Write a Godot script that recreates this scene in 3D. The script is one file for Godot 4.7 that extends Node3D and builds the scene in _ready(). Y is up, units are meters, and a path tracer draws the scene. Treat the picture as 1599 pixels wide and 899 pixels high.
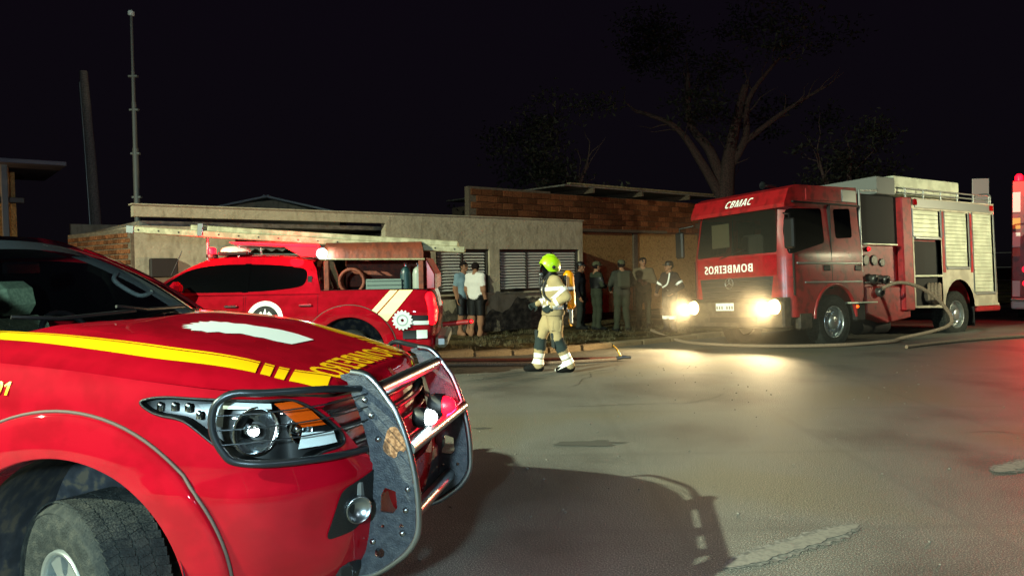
extends Node3D
# Night street: rescue pickups, a pumper truck and crew in front of low houses.

# ---------------------------------------------------------------- mesh helper
class Mb:
	var v := PackedVector3Array()
	var n := PackedVector3Array()
	var c := PackedColorArray()
	var uv := PackedVector2Array()
	var ix := PackedInt32Array()
	var has_n := false
	var has_c := false
	func add(p: Vector3) -> int:
		v.push_back(p); n.push_back(Vector3.ZERO)
		return v.size() - 1
	func addn(p: Vector3, nn: Vector3) -> int:
		has_n = true
		v.push_back(p); n.push_back(nn)
		return v.size() - 1
	func addc(p: Vector3, col: Color) -> int:
		has_c = true
		v.push_back(p); c.push_back(col); n.push_back(Vector3.ZERO)
		return v.size() - 1
	func t(a: int, b: int, d: int) -> void:
		ix.push_back(a); ix.push_back(b); ix.push_back(d)
	func tri(a: Vector3, b: Vector3, d: Vector3) -> void:
		t(add(a), add(b), add(d))
	func quad(a: Vector3, b: Vector3, d: Vector3, e: Vector3) -> void:
		var i := add(a); add(b); add(d); add(e)
		t(i, i + 1, i + 2); t(i, i + 2, i + 3)
	func grid(rows: Array, wrap := false) -> void:
		# rows: Array of PackedVector3Array with the same length
		var m: int = rows[0].size()
		var base := v.size()
		for r in rows:
			for p in r: add(p)
		var k := m if wrap else m - 1
		for i in rows.size() - 1:
			for j in k:
				var a := base + i * m + j
				var b := base + i * m + (j + 1) % m
				t(a, b, b + m); t(a, b + m, a + m)
	func grid_ret(rows: Array) -> Mb:
		grid(rows)
		return self
	func mesh(mat: Material = null) -> ArrayMesh:
		var arr := []
		arr.resize(Mesh.ARRAY_MAX)
		var given := PackedByteArray(); given.resize(n.size())
		if has_n:
			for i in n.size(): given[i] = 1 if n[i] != Vector3.ZERO else 0
		for i in range(0, ix.size(), 3):
			var a := ix[i]; var b := ix[i + 1]; var d := ix[i + 2]
			if given[a] == 1: continue
			var nn := (v[d] - v[a]).cross(v[b] - v[a])
			n[a] += nn; n[b] += nn; n[d] += nn
		for i in n.size():
			n[i] = n[i].normalized() if n[i].length_squared() > 1e-20 else Vector3.UP
		arr[Mesh.ARRAY_VERTEX] = v
		arr[Mesh.ARRAY_NORMAL] = n
		if has_c: arr[Mesh.ARRAY_COLOR] = c
		if uv.size() == v.size(): arr[Mesh.ARRAY_TEX_UV] = uv
		arr[Mesh.ARRAY_INDEX] = ix
		var am := ArrayMesh.new()
		am.add_surface_from_arrays(Mesh.PRIMITIVE_TRIANGLES, arr)
		if mat: am.surface_set_material(0, mat)
		return am
	func xf(t0: Transform3D, from := 0) -> Mb:
		for i in range(from, v.size()):
			v[i] = t0 * v[i]
			if has_n: n[i] = (t0.basis * n[i]).normalized()
		return self
	# chamfered box
	func box(ctr: Vector3, size: Vector3, bev := 0.01, bas := Basis.IDENTITY) -> Mb:
		var h := size * 0.5
		var bb: float = minf(bev, minf(h.x, minf(h.y, h.z)) * 0.9)
		if bb <= 0.0005:
			for ax in 3:
				for s in [-1.0, 1.0]:
					var o := Vector3.ZERO; o[ax] = s * h[ax]
					var a := Vector3.ZERO; a[(ax + 1) % 3] = h[(ax + 1) % 3]
					var b := Vector3.ZERO; b[(ax + 2) % 3] = h[(ax + 2) % 3]
					if s < 0: quad(ctr + bas * (o - a - b), ctr + bas * (o + a - b), ctr + bas * (o + a + b), ctr + bas * (o - a + b))
					else: quad(ctr + bas * (o - a - b), ctr + bas * (o - a + b), ctr + bas * (o + a + b), ctr + bas * (o + a - b))
			return self
		var q := func(sx: float, sy: float, sz: float, ax: int) -> Vector3:
			var p := Vector3(sx * (h.x - bb), sy * (h.y - bb), sz * (h.z - bb))
			var sg := Vector3(sx, sy, sz)
			p[ax] = sg[ax] * h[ax]
			return ctr + bas * p
		for ax in 3:
			var a1 := (ax + 1) % 3
			var a2 := (ax + 2) % 3
			for s in [-1.0, 1.0]:
				var cs := []
				for k in [[-1, -1], [1, -1], [1, 1], [-1, 1]]:
					var sg := Vector3.ZERO
					sg[ax] = s; sg[a1] = k[0]; sg[a2] = k[1]
					cs.push_back(q.call(sg.x, sg.y, sg.z, ax))
				if s < 0: quad(cs[0], cs[1], cs[2], cs[3])
				else: quad(cs[0], cs[3], cs[2], cs[1])
			# edges parallel to ax
			for s1 in [-1.0, 1.0]:
				for s2 in [-1.0, 1.0]:
					var g := []
					for k in [[-1, a1], [1, a1], [1, a2], [-1, a2]]:
						var sg := Vector3.ZERO
						sg[ax] = k[0]; sg[a1] = s1; sg[a2] = s2
						g.push_back(q.call(sg.x, sg.y, sg.z, k[1]))
					if s1 * s2 > 0: quad(g[0], g[1], g[2], g[3])
					else: quad(g[3], g[2], g[1], g[0])
		for sx in [-1.0, 1.0]:
			for sy in [-1.0, 1.0]:
				for sz in [-1.0, 1.0]:
					var a: Vector3 = q.call(sx, sy, sz, 0)
					var b: Vector3 = q.call(sx, sy, sz, 1)
					var d: Vector3 = q.call(sx, sy, sz, 2)
					if sx * sy * sz > 0: tri(a, d, b)
					else: tri(a, b, d)
		return self
	# tube along a polyline; r float or array
	func tube(path: Array, r, seg := 8, caps := true, closed := false) -> Mb:
		var rows := []
		var np := path.size()
		var up := Vector3.UP
		var prev := Vector3.ZERO
		for i in np:
			var a: Vector3 = path[(i - 1 + np) % np] if closed else path[maxi(i - 1, 0)]
			var b: Vector3 = path[(i + 1) % np] if closed else path[mini(i + 1, np - 1)]
			var d := (b - a).normalized()
			if prev == Vector3.ZERO:
				prev = d.cross(Vector3.UP if absf(d.y) < 0.9 else Vector3.RIGHT).normalized()
			var s := (prev - d * prev.dot(d)).normalized()
			prev = s
			var w := d.cross(s)
			var rr: float = r[i] if r is Array else r
			var row := PackedVector3Array()
			for k in seg:
				var an := TAU * k / seg
				row.push_back(path[i] + (s * cos(an) + w * sin(an)) * rr)
			rows.push_back(row)
		if closed: rows.push_back(rows[0])
		grid(rows, true)
		if caps and not closed:
			for e in [0, np - 1]:
				var row: PackedVector3Array = rows[e]
				var c0 := add(path[e])
				var i0 := v.size()
				for p in row: add(p)
				for k in seg:
					if e == 0: t(c0, i0 + k, i0 + (k + 1) % seg)
					else: t(c0, i0 + (k + 1) % seg, i0 + k)
		return self
	# lathe round local y; profile of Vector2(r, y); sharp splits rows at repeated points
	func lathe(prof: Array, seg := 24, x := Transform3D.IDENTITY) -> Mb:
		var from := v.size()
		var runs := [[]]
		for i in prof.size():
			if i > 0 and prof[i] == prof[i - 1]: runs.push_back([])
			runs[-1].push_back(prof[i])
		for run in runs:
			if run.size() < 2: continue
			var rows := []
			for p in run:
				var row := PackedVector3Array()
				for k in seg:
					var an := TAU * k / seg
					row.push_back(Vector3(p.x * cos(an), p.y, p.x * sin(an)))
				rows.push_back(row)
			grid(rows, true)
		for i in range(from, v.size()): v[i] = x * v[i]
		return self
	# flat polygon in the xy plane extruded from z0 to z1
	func prism(poly: PackedVector2Array, z0: float, z1: float, x := Transform3D.IDENTITY, bev := 0.0) -> Mb:
		var from := v.size()
		var pl := poly
		if Geometry2D.is_polygon_clockwise(pl): pl.reverse()
		var inner := pl
		if bev > 0.0:
			var o := Geometry2D.offset_polygon(pl, -bev)
			if o.size() == 1 and o[0].size() == pl.size(): inner = o[0]
		var ti := Geometry2D.triangulate_polygon(inner)
		for s in 2:
			var z := z1 if s == 1 else z0
			var i0 := v.size()
			for p in inner: add(Vector3(p.x, p.y, z))
			for k in range(0, ti.size(), 3):
				if s == 1: t(i0 + ti[k], i0 + ti[k + 2], i0 + ti[k + 1])
				else: t(i0 + ti[k], i0 + ti[k + 1], i0 + ti[k + 2])
		if inner != pl:
			# match vertices by nearest
			var map := []
			for p in pl:
				var best := 0
				for j in inner.size():
					if inner[j].distance_to(p) < inner[best].distance_to(p): best = j
				map.push_back(inner[best])
			for i in pl.size():
				var j := (i + 1) % pl.size()
				var a: Vector2 = pl[i]; var b: Vector2 = pl[j]
				var ai: Vector2 = map[i]; var bi: Vector2 = map[j]
				quad(Vector3(a.x, a.y, z1 - bev), Vector3(ai.x, ai.y, z1), Vector3(bi.x, bi.y, z1), Vector3(b.x, b.y, z1 - bev))
				quad(Vector3(a.x, a.y, z0 + bev), Vector3(a.x, a.y, z1 - bev), Vector3(b.x, b.y, z1 - bev), Vector3(b.x, b.y, z0 + bev))
				quad(Vector3(ai.x, ai.y, z0), Vector3(a.x, a.y, z0 + bev), Vector3(b.x, b.y, z0 + bev), Vector3(bi.x, bi.y, z0))
		else:
			for i in pl.size():
				var a := pl[i]; var b := pl[(i + 1) % pl.size()]
				quad(Vector3(a.x, a.y, z0), Vector3(a.x, a.y, z1), Vector3(b.x, b.y, z1), Vector3(b.x, b.y, z0))
		for i in range(from, v.size()): v[i] = x * v[i]
		return self
	# a region of a parametric surface f(Vector2)->Vector3, cut exactly along polygons
	func patch(f: Callable, region: PackedVector2Array, holes: Array, du: float, dv: float, flip := false) -> Mb:
		var lo := region[0]; var hi := region[0]
		for p in region:
			lo = lo.min(p); hi = hi.max(p)
		var hb := []
		for h in holes:
			var a: Vector2 = h[0]; var b: Vector2 = h[0]
			for p in h:
				a = a.min(p); b = b.max(p)
			hb.push_back(Rect2(a, b - a))
		var nu := maxi(1, int(ceil((hi.x - lo.x) / du)))
		var nv := maxi(1, int(ceil((hi.y - lo.y) / dv)))
		var st := Vector2((hi.x - lo.x) / nu, (hi.y - lo.y) / nv)
		for i in nu:
			for j in nv:
				_cell(f, region, holes, hb, lo + Vector2(i, j) * st, st, flip, 0)
		return self
	func _cell(f: Callable, region: PackedVector2Array, holes: Array, hb: Array, o: Vector2, st: Vector2, flip: bool, depth: int) -> void:
		var q := PackedVector2Array([o, o + Vector2(st.x, 0), o + st, o + Vector2(0, st.y)])
		var polys := Geometry2D.intersect_polygons(q, region)
		var r := Rect2(o, st)
		for k in holes.size():
			if not r.intersects(hb[k]): continue
			var nx: Array[PackedVector2Array] = []
			for p in polys: nx.append_array(Geometry2D.clip_polygons(p, holes[k]))
			polys = nx
		for p in polys:
			if Geometry2D.is_polygon_clockwise(p):
				if depth < 4:
					for a in 2:
						for b in 2:
							_cell(f, region, holes, hb, o + Vector2(a, b) * st * 0.5, st * 0.5, flip, depth + 1)
				return
		for p in polys:
			if p.size() < 3: continue
			var ti := Geometry2D.triangulate_polygon(p)
			if ti.is_empty(): continue
			var i0 := v.size()
			for w in p:
				var e := 0.004
				var pu: Vector3 = f.call(w + Vector2(e, 0)) - f.call(w - Vector2(e, 0))
				var pv: Vector3 = f.call(w + Vector2(0, e)) - f.call(w - Vector2(0, e))
				var nn := pu.cross(pv).normalized()
				addn(f.call(w), -nn if flip else nn)
			for k in range(0, ti.size(), 3):
				var a := i0 + ti[k]; var b := i0 + ti[k + 1]; var d := i0 + ti[k + 2]
				var g := (v[d] - v[a]).cross(v[b] - v[a])
				if g.dot(n[a]) < 0: t(a, d, b)
				else: t(a, b, d)

# ---------------------------------------------------------------- nodes
var used := {}
func numbered(s: String) -> String:
	if not used.has(s):
		used[s] = 0
		return s
	used[s] += 1
	return "%s_%03d" % [s, used[s]]
func thing(called: String, label: String, category: String, at := Vector3.ZERO, turn := 0.0, group := "") -> Node3D:
	var o := Node3D.new()
	o.name = numbered(called)
	add_child(o, true)
	o.position = at
	o.rotation.y = turn
	tag(o, label, category, group)
	return o
func tag(o: Node, label: String, category: String, group := "", kind := "") -> Node:
	if label: o.set_meta("label", label)
	if category: o.set_meta("category", category)
	if group: o.set_meta("group", group)
	if kind: o.set_meta("kind", kind)
	return o
func part(called: String, mesh, m: Material, parent: Node, label := "") -> MeshInstance3D:
	var o := MeshInstance3D.new()
	o.name = numbered(called) if parent == self else called
	if mesh is Mb: mesh = mesh.mesh()
	o.mesh = mesh
	o.material_override = m
	o.cast_shadow = GeometryInstance3D.SHADOW_CASTING_SETTING_ON
	parent.add_child(o, true)
	if label: o.set_meta("label", label)
	return o
func struct(called: String, mesh, m: Material) -> MeshInstance3D:
	var o := part(called, mesh, m, self)
	o.set_meta("kind", "structure")
	return o

# ---------------------------------------------------------------- materials
var M := {}
func mat(col: Color, rough := 0.6, metal := 0.0, spec := 0.5) -> StandardMaterial3D:
	var m := StandardMaterial3D.new()
	m.albedo_color = col
	m.roughness = rough
	m.metallic = metal
	m.metallic_specular = spec
	m.cull_mode = BaseMaterial3D.CULL_DISABLED
	return m
func glow(col: Color, e: float) -> StandardMaterial3D:
	var m := mat(col, 0.4)
	m.emission_enabled = true
	m.emission = col
	m.emission_energy_multiplier = e
	return m
func noise_tex(freq: float, ramp: Array, sz := 512, seed_ := 1, octaves := 5, normal := false, strength := 4.0, kind := FastNoiseLite.TYPE_SIMPLEX_SMOOTH) -> NoiseTexture2D:
	var fn := FastNoiseLite.new()
	fn.noise_type = kind
	fn.seed = seed_
	fn.frequency = freq
	fn.fractal_octaves = octaves
	var t := NoiseTexture2D.new()
	t.width = sz; t.height = sz
	t.seamless = true
	t.noise = fn
	if normal:
		t.as_normal_map = true
		t.bump_strength = strength
	elif ramp.size():
		var g := Gradient.new()
		g.offsets = PackedFloat32Array(); g.colors = PackedColorArray()
		var off := PackedFloat32Array(); var cols := PackedColorArray()
		for r in ramp:
			off.push_back(r[0]); cols.push_back(r[1])
		g.offsets = off; g.colors = cols
		t.color_ramp = g
	return t
func tri_tex(m: StandardMaterial3D, scale: float, tex: Texture2D, nrm: Texture2D = null, nscale := 1.0, world := true) -> StandardMaterial3D:
	m.uv1_triplanar = true
	m.uv1_world_triplanar = world
	m.uv1_scale = Vector3.ONE * scale
	if tex: m.albedo_texture = tex
	if nrm:
		m.normal_enabled = true
		m.normal_texture = nrm
		m.normal_scale = nscale
	return m
func detail(m: StandardMaterial3D, tex: Texture2D, scale: float, blend := BaseMaterial3D.BLEND_MODE_MUL) -> StandardMaterial3D:
	m.detail_enabled = true
	m.detail_blend_mode = blend
	m.detail_albedo = tex
	m.detail_uv_layer = BaseMaterial3D.DETAIL_UV_2
	m.uv2_triplanar = true
	m.uv2_world_triplanar = true
	m.uv2_scale = Vector3.ONE * scale
	return m
func g(x: float) -> Color: return Color(x, x, x)

func make_materials() -> void:
	var n_fine := noise_tex(0.09, [], 512, 3, 4, true, 6.0)
	var n_soft := noise_tex(0.02, [], 512, 8, 4, true, 3.0)
	# asphalt
	var a := mat(Color.WHITE, 0.72, 0.0, 0.4)
	tri_tex(a, 0.6, noise_tex(0.17, [[0.0, Color(0.18, 0.18, 0.175)], [0.42, Color(0.31, 0.31, 0.295)], [0.58, Color(0.36, 0.36, 0.34)], [0.72, Color(0.52, 0.52, 0.49)], [1.0, Color(0.75, 0.74, 0.70)]], 1024, 5, 5), noise_tex(0.2, [], 512, 6, 3, true, 5.0), 0.22)
	detail(a, noise_tex(0.012, [[0.15, g(0.74)], [0.36, g(0.92)], [0.5, g(1.0)], [0.8, Color(1.0, 0.97, 0.9)]], 512, 21, 5), 0.06)
	M.asphalt = a
	var d := mat(Color.WHITE, 0.95, 0.0, 0.2)
	tri_tex(d, 0.5, noise_tex(0.03, [[0.2, Color(0.23, 0.21, 0.13)], [0.45, Color(0.36, 0.30, 0.20)], [0.6, Color(0.44, 0.37, 0.26)], [0.8, Color(0.30, 0.29, 0.16)]], 512, 9, 6), n_fine, 1.6)
	detail(d, noise_tex(0.02, [[0.3, g(0.55)], [0.7, g(1.0)]], 512, 33, 4), 0.08)
	M.dirt = d
	var k := mat(Color.WHITE, 0.9)
	tri_tex(k, 1.2, noise_tex(0.04, [[0.2, Color(0.38, 0.33, 0.25)], [0.5, Color(0.50, 0.44, 0.34)], [0.8, Color(0.42, 0.37, 0.28)]], 512, 12, 5), n_fine, 1.0)
	M.kerb = k
	M.sand = tri_tex(mat(Color.WHITE, 0.95), 1.4, noise_tex(0.05, [[0.25, Color(0.40, 0.39, 0.365)], [0.6, Color(0.47, 0.455, 0.42)], [0.8, Color(0.42, 0.41, 0.38)]], 256, 41, 5))
	M.dust_thin = tri_tex(mat(Color.WHITE, 0.9), 0.6, noise_tex(0.17, [[0.0, Color(0.26, 0.26, 0.25)], [0.5, Color(0.375, 0.37, 0.35)], [1.0, Color(0.55, 0.54, 0.51)]], 256, 5, 5))
	# plaster
	var p := mat(Color.WHITE, 0.85, 0.0, 0.3)
	tri_tex(p, 0.25, noise_tex(0.012, [[0.2, Color(0.62, 0.565, 0.48)], [0.40, Color(0.68, 0.625, 0.535)], [0.6, Color(0.70, 0.645, 0.555)], [0.85, Color(0.64, 0.58, 0.485)]], 512, 14, 6), n_fine, 0.6)
	detail(p, noise_tex(0.05, [[0.16, g(0.80)], [0.40, g(1.0)]], 512, 15, 5), 0.5)
	p.uv2_scale = Vector3(0.30, 0.07, 0.30)
	p.normal_scale = 0.18
	M.plaster = p
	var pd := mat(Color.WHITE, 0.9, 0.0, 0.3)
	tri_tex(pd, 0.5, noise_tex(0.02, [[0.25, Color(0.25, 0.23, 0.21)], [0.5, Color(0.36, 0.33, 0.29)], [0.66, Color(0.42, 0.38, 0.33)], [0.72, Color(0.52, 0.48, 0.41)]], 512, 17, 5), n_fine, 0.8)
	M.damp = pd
	M.sheet = tri_tex(mat(Color.WHITE, 0.55, 0.3), 0.7, noise_tex(0.03, [[0.3, Color(0.40, 0.40, 0.38)], [0.6, Color(0.58, 0.58, 0.55)], [0.8, Color(0.45, 0.36, 0.28)]], 256, 51, 5))
	for i in 3:
		var b := mat(Color.WHITE, 0.92, 0.0, 0.2)
		var f: float = [1.0, 0.84, 1.12][i]
		tri_tex(b, 1.3, noise_tex(0.05, [[0.2, Color(0.34 * f, 0.20 * f, 0.13 * f)], [0.5, Color(0.46 * f, 0.28 * f, 0.18 * f)], [0.8, Color(0.52 * f, 0.35 * f, 0.24 * f)]], 256, 60 + i, 5), n_fine, 1.0)
		M["brick%d" % i] = b
	M.ochre = tri_tex(mat(Color.WHITE, 0.9, 0.0, 0.2), 0.5, noise_tex(0.025, [[0.2, Color(0.52, 0.41, 0.26)], [0.5, Color(0.68, 0.55, 0.36)], [0.8, Color(0.60, 0.45, 0.29)]], 512, 64, 6), n_fine, 0.9)
	M.mortar = tri_tex(mat(Color.WHITE, 0.95), 1.0, noise_tex(0.05, [[0.3, Color(0.36, 0.31, 0.26)], [0.7, Color(0.47, 0.41, 0.34)]], 256, 66, 4))
	M.slat = mat(Color(0.82, 0.80, 0.77), 0.4, 0.1)
	M.frame_dark = mat(Color(0.16, 0.13, 0.11), 0.5)
	M.dark = mat(Color(0.07, 0.07, 0.07), 0.8)
	M.black = mat(Color(0.035, 0.035, 0.04), 0.5)
	M.wood = tri_tex(mat(Color.WHITE, 0.9), 1.5, noise_tex(0.05, [[0.2, Color(0.30, 0.25, 0.20)], [0.7, Color(0.46, 0.40, 0.33)]], 256, 70, 4), n_fine, 1.2)
	M.pole = tri_tex(mat(Color.WHITE, 0.9), 1.5, noise_tex(0.05, [[0.2, Color(0.42, 0.38, 0.36)], [0.7, Color(0.60, 0.55, 0.52)]], 256, 70, 4), n_fine, 1.0)
	M.mast = mat(Color(0.36, 0.37, 0.37), 0.6, 0.3)
	M.steel = mat(Color(0.62, 0.63, 0.62), 0.42, 0.75)
	M.bark = tri_tex(mat(Color.WHITE, 0.95), 0.9, noise_tex(0.05, [[0.2, Color(0.22, 0.18, 0.17)], [0.7, Color(0.42, 0.34, 0.32)]], 256, 71, 5), n_fine, 2.0)
	var lf := mat(Color.WHITE, 0.6, 0.0, 0.3)
	lf.vertex_color_use_as_albedo = true
	lf.backlight = Color(0.25, 0.3, 0.1)
	M.leaf = lf
	# vehicles
	var red := mat(Color(0.565, 0.012, 0.085), 0.65, 0.0, 0.12)
	red.clearcoat_enabled = true; red.clearcoat = 1.0; red.clearcoat_roughness = 0.03
	tri_tex(red, 1.3, noise_tex(0.015, [[0.25, Color(0.90, 0.85, 0.85)], [0.6, Color(1, 1, 1)]], 256, 81, 5), noise_tex(0.006, [], 256, 82, 2, true, 0.35), 0.10, false)
	M.red = red
	var redd := mat(Color(0.58, 0.035, 0.065), 0.5, 0.0, 0.5)
	redd.clearcoat_enabled = true; redd.clearcoat = 0.6; redd.clearcoat_roughness = 0.2
	tri_tex(redd, 0.8, noise_tex(0.02, [[0.2, Color(0.72, 0.62, 0.55)], [0.55, Color(1, 1, 1)]], 256, 83, 6), null, 1.0, false)
	M.red_dusty = redd
	var ye := mat(Color(0.95, 0.72, 0.02), 0.35)
	ye.clearcoat_enabled = true; ye.clearcoat_roughness = 0.1
	M.yellow = ye
	M.pale_yellow = mat(Color(0.98, 0.90, 0.55), 0.4)
	M.white = mat(Color(0.88, 0.89, 0.87), 0.45)
	M.decal_white = mat(Color(0.80, 0.84, 0.84), 0.4)
	M.retro = mat(Color(0.97, 0.97, 0.95), 0.35)
	M.retro_yellow = mat(Color(0.98, 0.94, 0.66), 0.35)
	M.glass = mat(Color(0.03, 0.04, 0.038, 0.14), 0.02, 0.0, 0.5)
	M.glass.albedo_color.a = 0.06
	M.glass.transparency = BaseMaterial3D.TRANSPARENCY_ALPHA
	M.tint = mat(Color(0.015, 0.017, 0.02), 0.06, 0.0, 0.5)
	M.lens = mat(Color(0.08, 0.08, 0.08, 0.03), 0.02, 0.0, 0.6)
	M.lens.transparency = BaseMaterial3D.TRANSPARENCY_ALPHA
	M.chrome = mat(Color(0.82, 0.84, 0.85), 0.12, 1.0)
	M.chrome_dull = mat(Color(0.60, 0.62, 0.63), 0.3, 1.0)
	M.amber = mat(Color(0.75, 0.28, 0.03), 0.15, 0.0, 0.6)
	M.plastic = tri_tex(mat(Color(0.055, 0.058, 0.062), 0.45), 3.0, null, n_fine, 0.3, false)
	M.rubber = tri_tex(mat(Color.WHITE, 0.85, 0.0, 0.3), 2.0, noise_tex(0.03, [[0.2, Color(0.11, 0.122, 0.12)], [0.5, Color(0.145, 0.16, 0.157)], [0.75, Color(0.20, 0.205, 0.19)]], 256, 86, 5), n_fine, 0.6, false)
	M.liner = tri_tex(mat(Color.WHITE, 0.9), 2.0, noise_tex(0.02, [[0.3, Color(0.10, 0.11, 0.13)], [0.6, Color(0.16, 0.17, 0.19)], [0.8, Color(0.30, 0.27, 0.22)]], 256, 87, 4), null, 1.0, false)
	M.mud = tri_tex(mat(Color.WHITE, 0.95), 3.0, noise_tex(0.03, [[0.3, Color(0.38, 0.33, 0.24)], [0.7, Color(0.50, 0.43, 0.32)]], 256, 88, 4), n_fine, 1.0, false)
	M.alloy = mat(Color(0.70, 0.73, 0.73), 0.3, 0.85)
	var gp := mat(Color.WHITE, 0.5, 0.25)
	tri_tex(gp, 2.2, noise_tex(0.02, [[0.2, Color(0.165, 0.18, 0.205)], [0.5, Color(0.195, 0.215, 0.245)], [0.75, Color(0.24, 0.255, 0.275)]], 512, 90, 6), n_fine, 0.25, false)
	M.plate = gp
	M.rust = tri_tex(mat(Color.WHITE, 0.9), 6.0, noise_tex(0.03, [[0.3, Color(0.40, 0.27, 0.17)], [0.7, Color(0.60, 0.44, 0.31)]], 256, 91, 5), n_fine, 1.0, false)
	M.alu = tri_tex(mat(Color.WHITE, 0.42, 0.35), 0.8, noise_tex(0.01, [[0.3, Color(0.72, 0.74, 0.66)], [0.7, Color(0.80, 0.82, 0.74)]], 256, 92, 4), null, 1.0, false)
	M.ladder = tri_tex(mat(Color.WHITE, 0.5, 0.2), 1.5, noise_tex(0.02, [[0.3, Color(0.50, 0.47, 0.36)], [0.7, Color(0.61, 0.58, 0.46)]], 256, 93, 4), null, 1.0, false)
	M.tarp = tri_tex(mat(Color.WHITE, 0.7), 1.2, noise_tex(0.02, [[0.2, Color(0.32, 0.14, 0.08)], [0.6, Color(0.46, 0.20, 0.11)], [0.8, Color(0.38, 0.19, 0.11)]], 256, 94, 5), n_soft, 0.8, false)
	M.hose = tri_tex(mat(Color.WHITE, 0.85), 3.0, noise_tex(0.04, [[0.3, Color(0.44, 0.37, 0.31)], [0.7, Color(0.58, 0.50, 0.42)]], 256, 95, 4), n_fine, 0.8)
	M.seat = tri_tex(mat(Color.WHITE, 0.9), 3.0, noise_tex(0.05, [[0.3, Color(0.36, 0.44, 0.34)], [0.7, Color(0.46, 0.54, 0.42)]], 256, 96, 3), null, 1.0, false)
	M.trim = mat(Color(0.34, 0.38, 0.37), 0.8)
	M.skin = mat(Color(0.55, 0.36, 0.27), 0.55)
	M.hair = mat(Color(0.05, 0.04, 0.035), 0.7)
	var cl := mat(Color.WHITE, 0.9, 0.0, 0.2)
	cl.vertex_color_use_as_albedo = true
	cl.uv1_triplanar = true
	cl.uv1_scale = Vector3.ONE * 4.0
	cl.normal_enabled = true
	cl.normal_texture = noise_tex(0.012, [], 256, 97, 4, true, 5.0)
	cl.normal_scale = 0.9
	M.cloth = cl
	M.hivis = mat(Color(0.66, 0.85, 0.03), 0.25)
	M.hivis.clearcoat_enabled = true
	M.cyl_yellow = mat(Color(0.90, 0.58, 0.02), 0.35)
	M.red_glow = glow(Color(1.0, 0.03, 0.09), 3.0)
	M.red_glow_hot = glow(Color(1.0, 0.05, 0.13), 4.5)
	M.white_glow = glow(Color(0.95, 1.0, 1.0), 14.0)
	M.warm_glow = glow(Color(1.0, 0.86, 0.55), 22.0)
	M.amber_glow = glow(Color(1.0, 0.35, 0.05), 2.0)

# ---------------------------------------------------------------- ground
const DA := Vector2(0.82898, 0.55931)   # along the road, in (x, depth)
const DN := Vector2(-0.55931, 0.82898)  # away across the road
const EDGE := 11.25
func gy(x: float, dz: float) -> float:
	var q := DN.dot(Vector2(x, dz))
	var c := smoothstep(4.0, 9.0, DA.dot(Vector2(x, dz)))
	return -0.2 * c * clampf((q - 6.5) / 4.4, 0.0, 1.0)
func on_ground(x: float, dz: float, up := 0.0) -> Vector3:
	return Vector3(x, gy(x, dz) + up, -dz)
func aq(al: float, q: float, up := 0.0) -> Vector3:
	var p := DA * al + DN * q
	return on_ground(p.x, p.y, up)

# ---------------------------------------------------------------- pickup
# vehicle frame: x forward (front bumper at 0), y up, z to its right; u = -x
var P_lut := PackedVector2Array()   # (v, u) by arc length
const P_DS := 0.02
var P_sh := PackedVector2Array()    # shoulder contour (u, v) by s
func pchip(tab: Array, x: float) -> float:
	if x <= tab[0].x: return tab[0].y
	for i in range(1, tab.size()):
		if x <= tab[i].x:
			var a: Vector2 = tab[maxi(i - 2, 0)]; var b: Vector2 = tab[i - 1]; var d: Vector2 = tab[i]; var e: Vector2 = tab[mini(i + 1, tab.size() - 1)]
			var w := (x - b.x) / (d.x - b.x)
			var m1 := (d.y - a.y) / maxf(d.x - a.x, 1e-5) * (d.x - b.x)
			var m2 := (e.y - b.y) / maxf(e.x - b.x, 1e-5) * (d.x - b.x)
			var w2 := w * w; var w3 := w2 * w
			return (2 * w3 - 3 * w2 + 1) * b.y + (w3 - 2 * w2 + w) * m1 + (-2 * w3 + 3 * w2) * d.y + (w3 - w2) * m2
	return tab[-1].y
var T_sh := [Vector2(-0.05, 0.995), Vector2(0.05, 1.01), Vector2(0.12, 1.03), Vector2(0.28, 1.06), Vector2(0.45, 1.085), Vector2(0.67, 1.115), Vector2(1.0, 1.155), Vector2(1.4, 1.185), Vector2(2.0, 1.195), Vector2(3.5, 1.205), Vector2(4.6, 1.205), Vector2(5.15, 1.185)]
var T_yc := [Vector2(-0.05, 1.0), Vector2(0.03, 1.02), Vector2(0.1, 1.065), Vector2(0.27, 1.105), Vector2(0.45, 1.158), Vector2(0.75, 1.228), Vector2(1.1, 1.270), Vector2(1.45, 1.29)]
var T_off := [Vector2(0, -0.07), Vector2(0.12, -0.025), Vector2(0.3, 0.0), Vector2(0.52, 0.012), Vector2(0.66, 0.014), Vector2(0.8, -0.004), Vector2(0.9, -0.016), Vector2(1.0, -0.05)]
var T_top := [Vector2(2.05, 1.625), Vector2(2.2, 1.645), Vector2(2.5, 1.66), Vector2(2.9, 1.655), Vector2(3.2, 1.635), Vector2(3.5, 1.585)]
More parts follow.
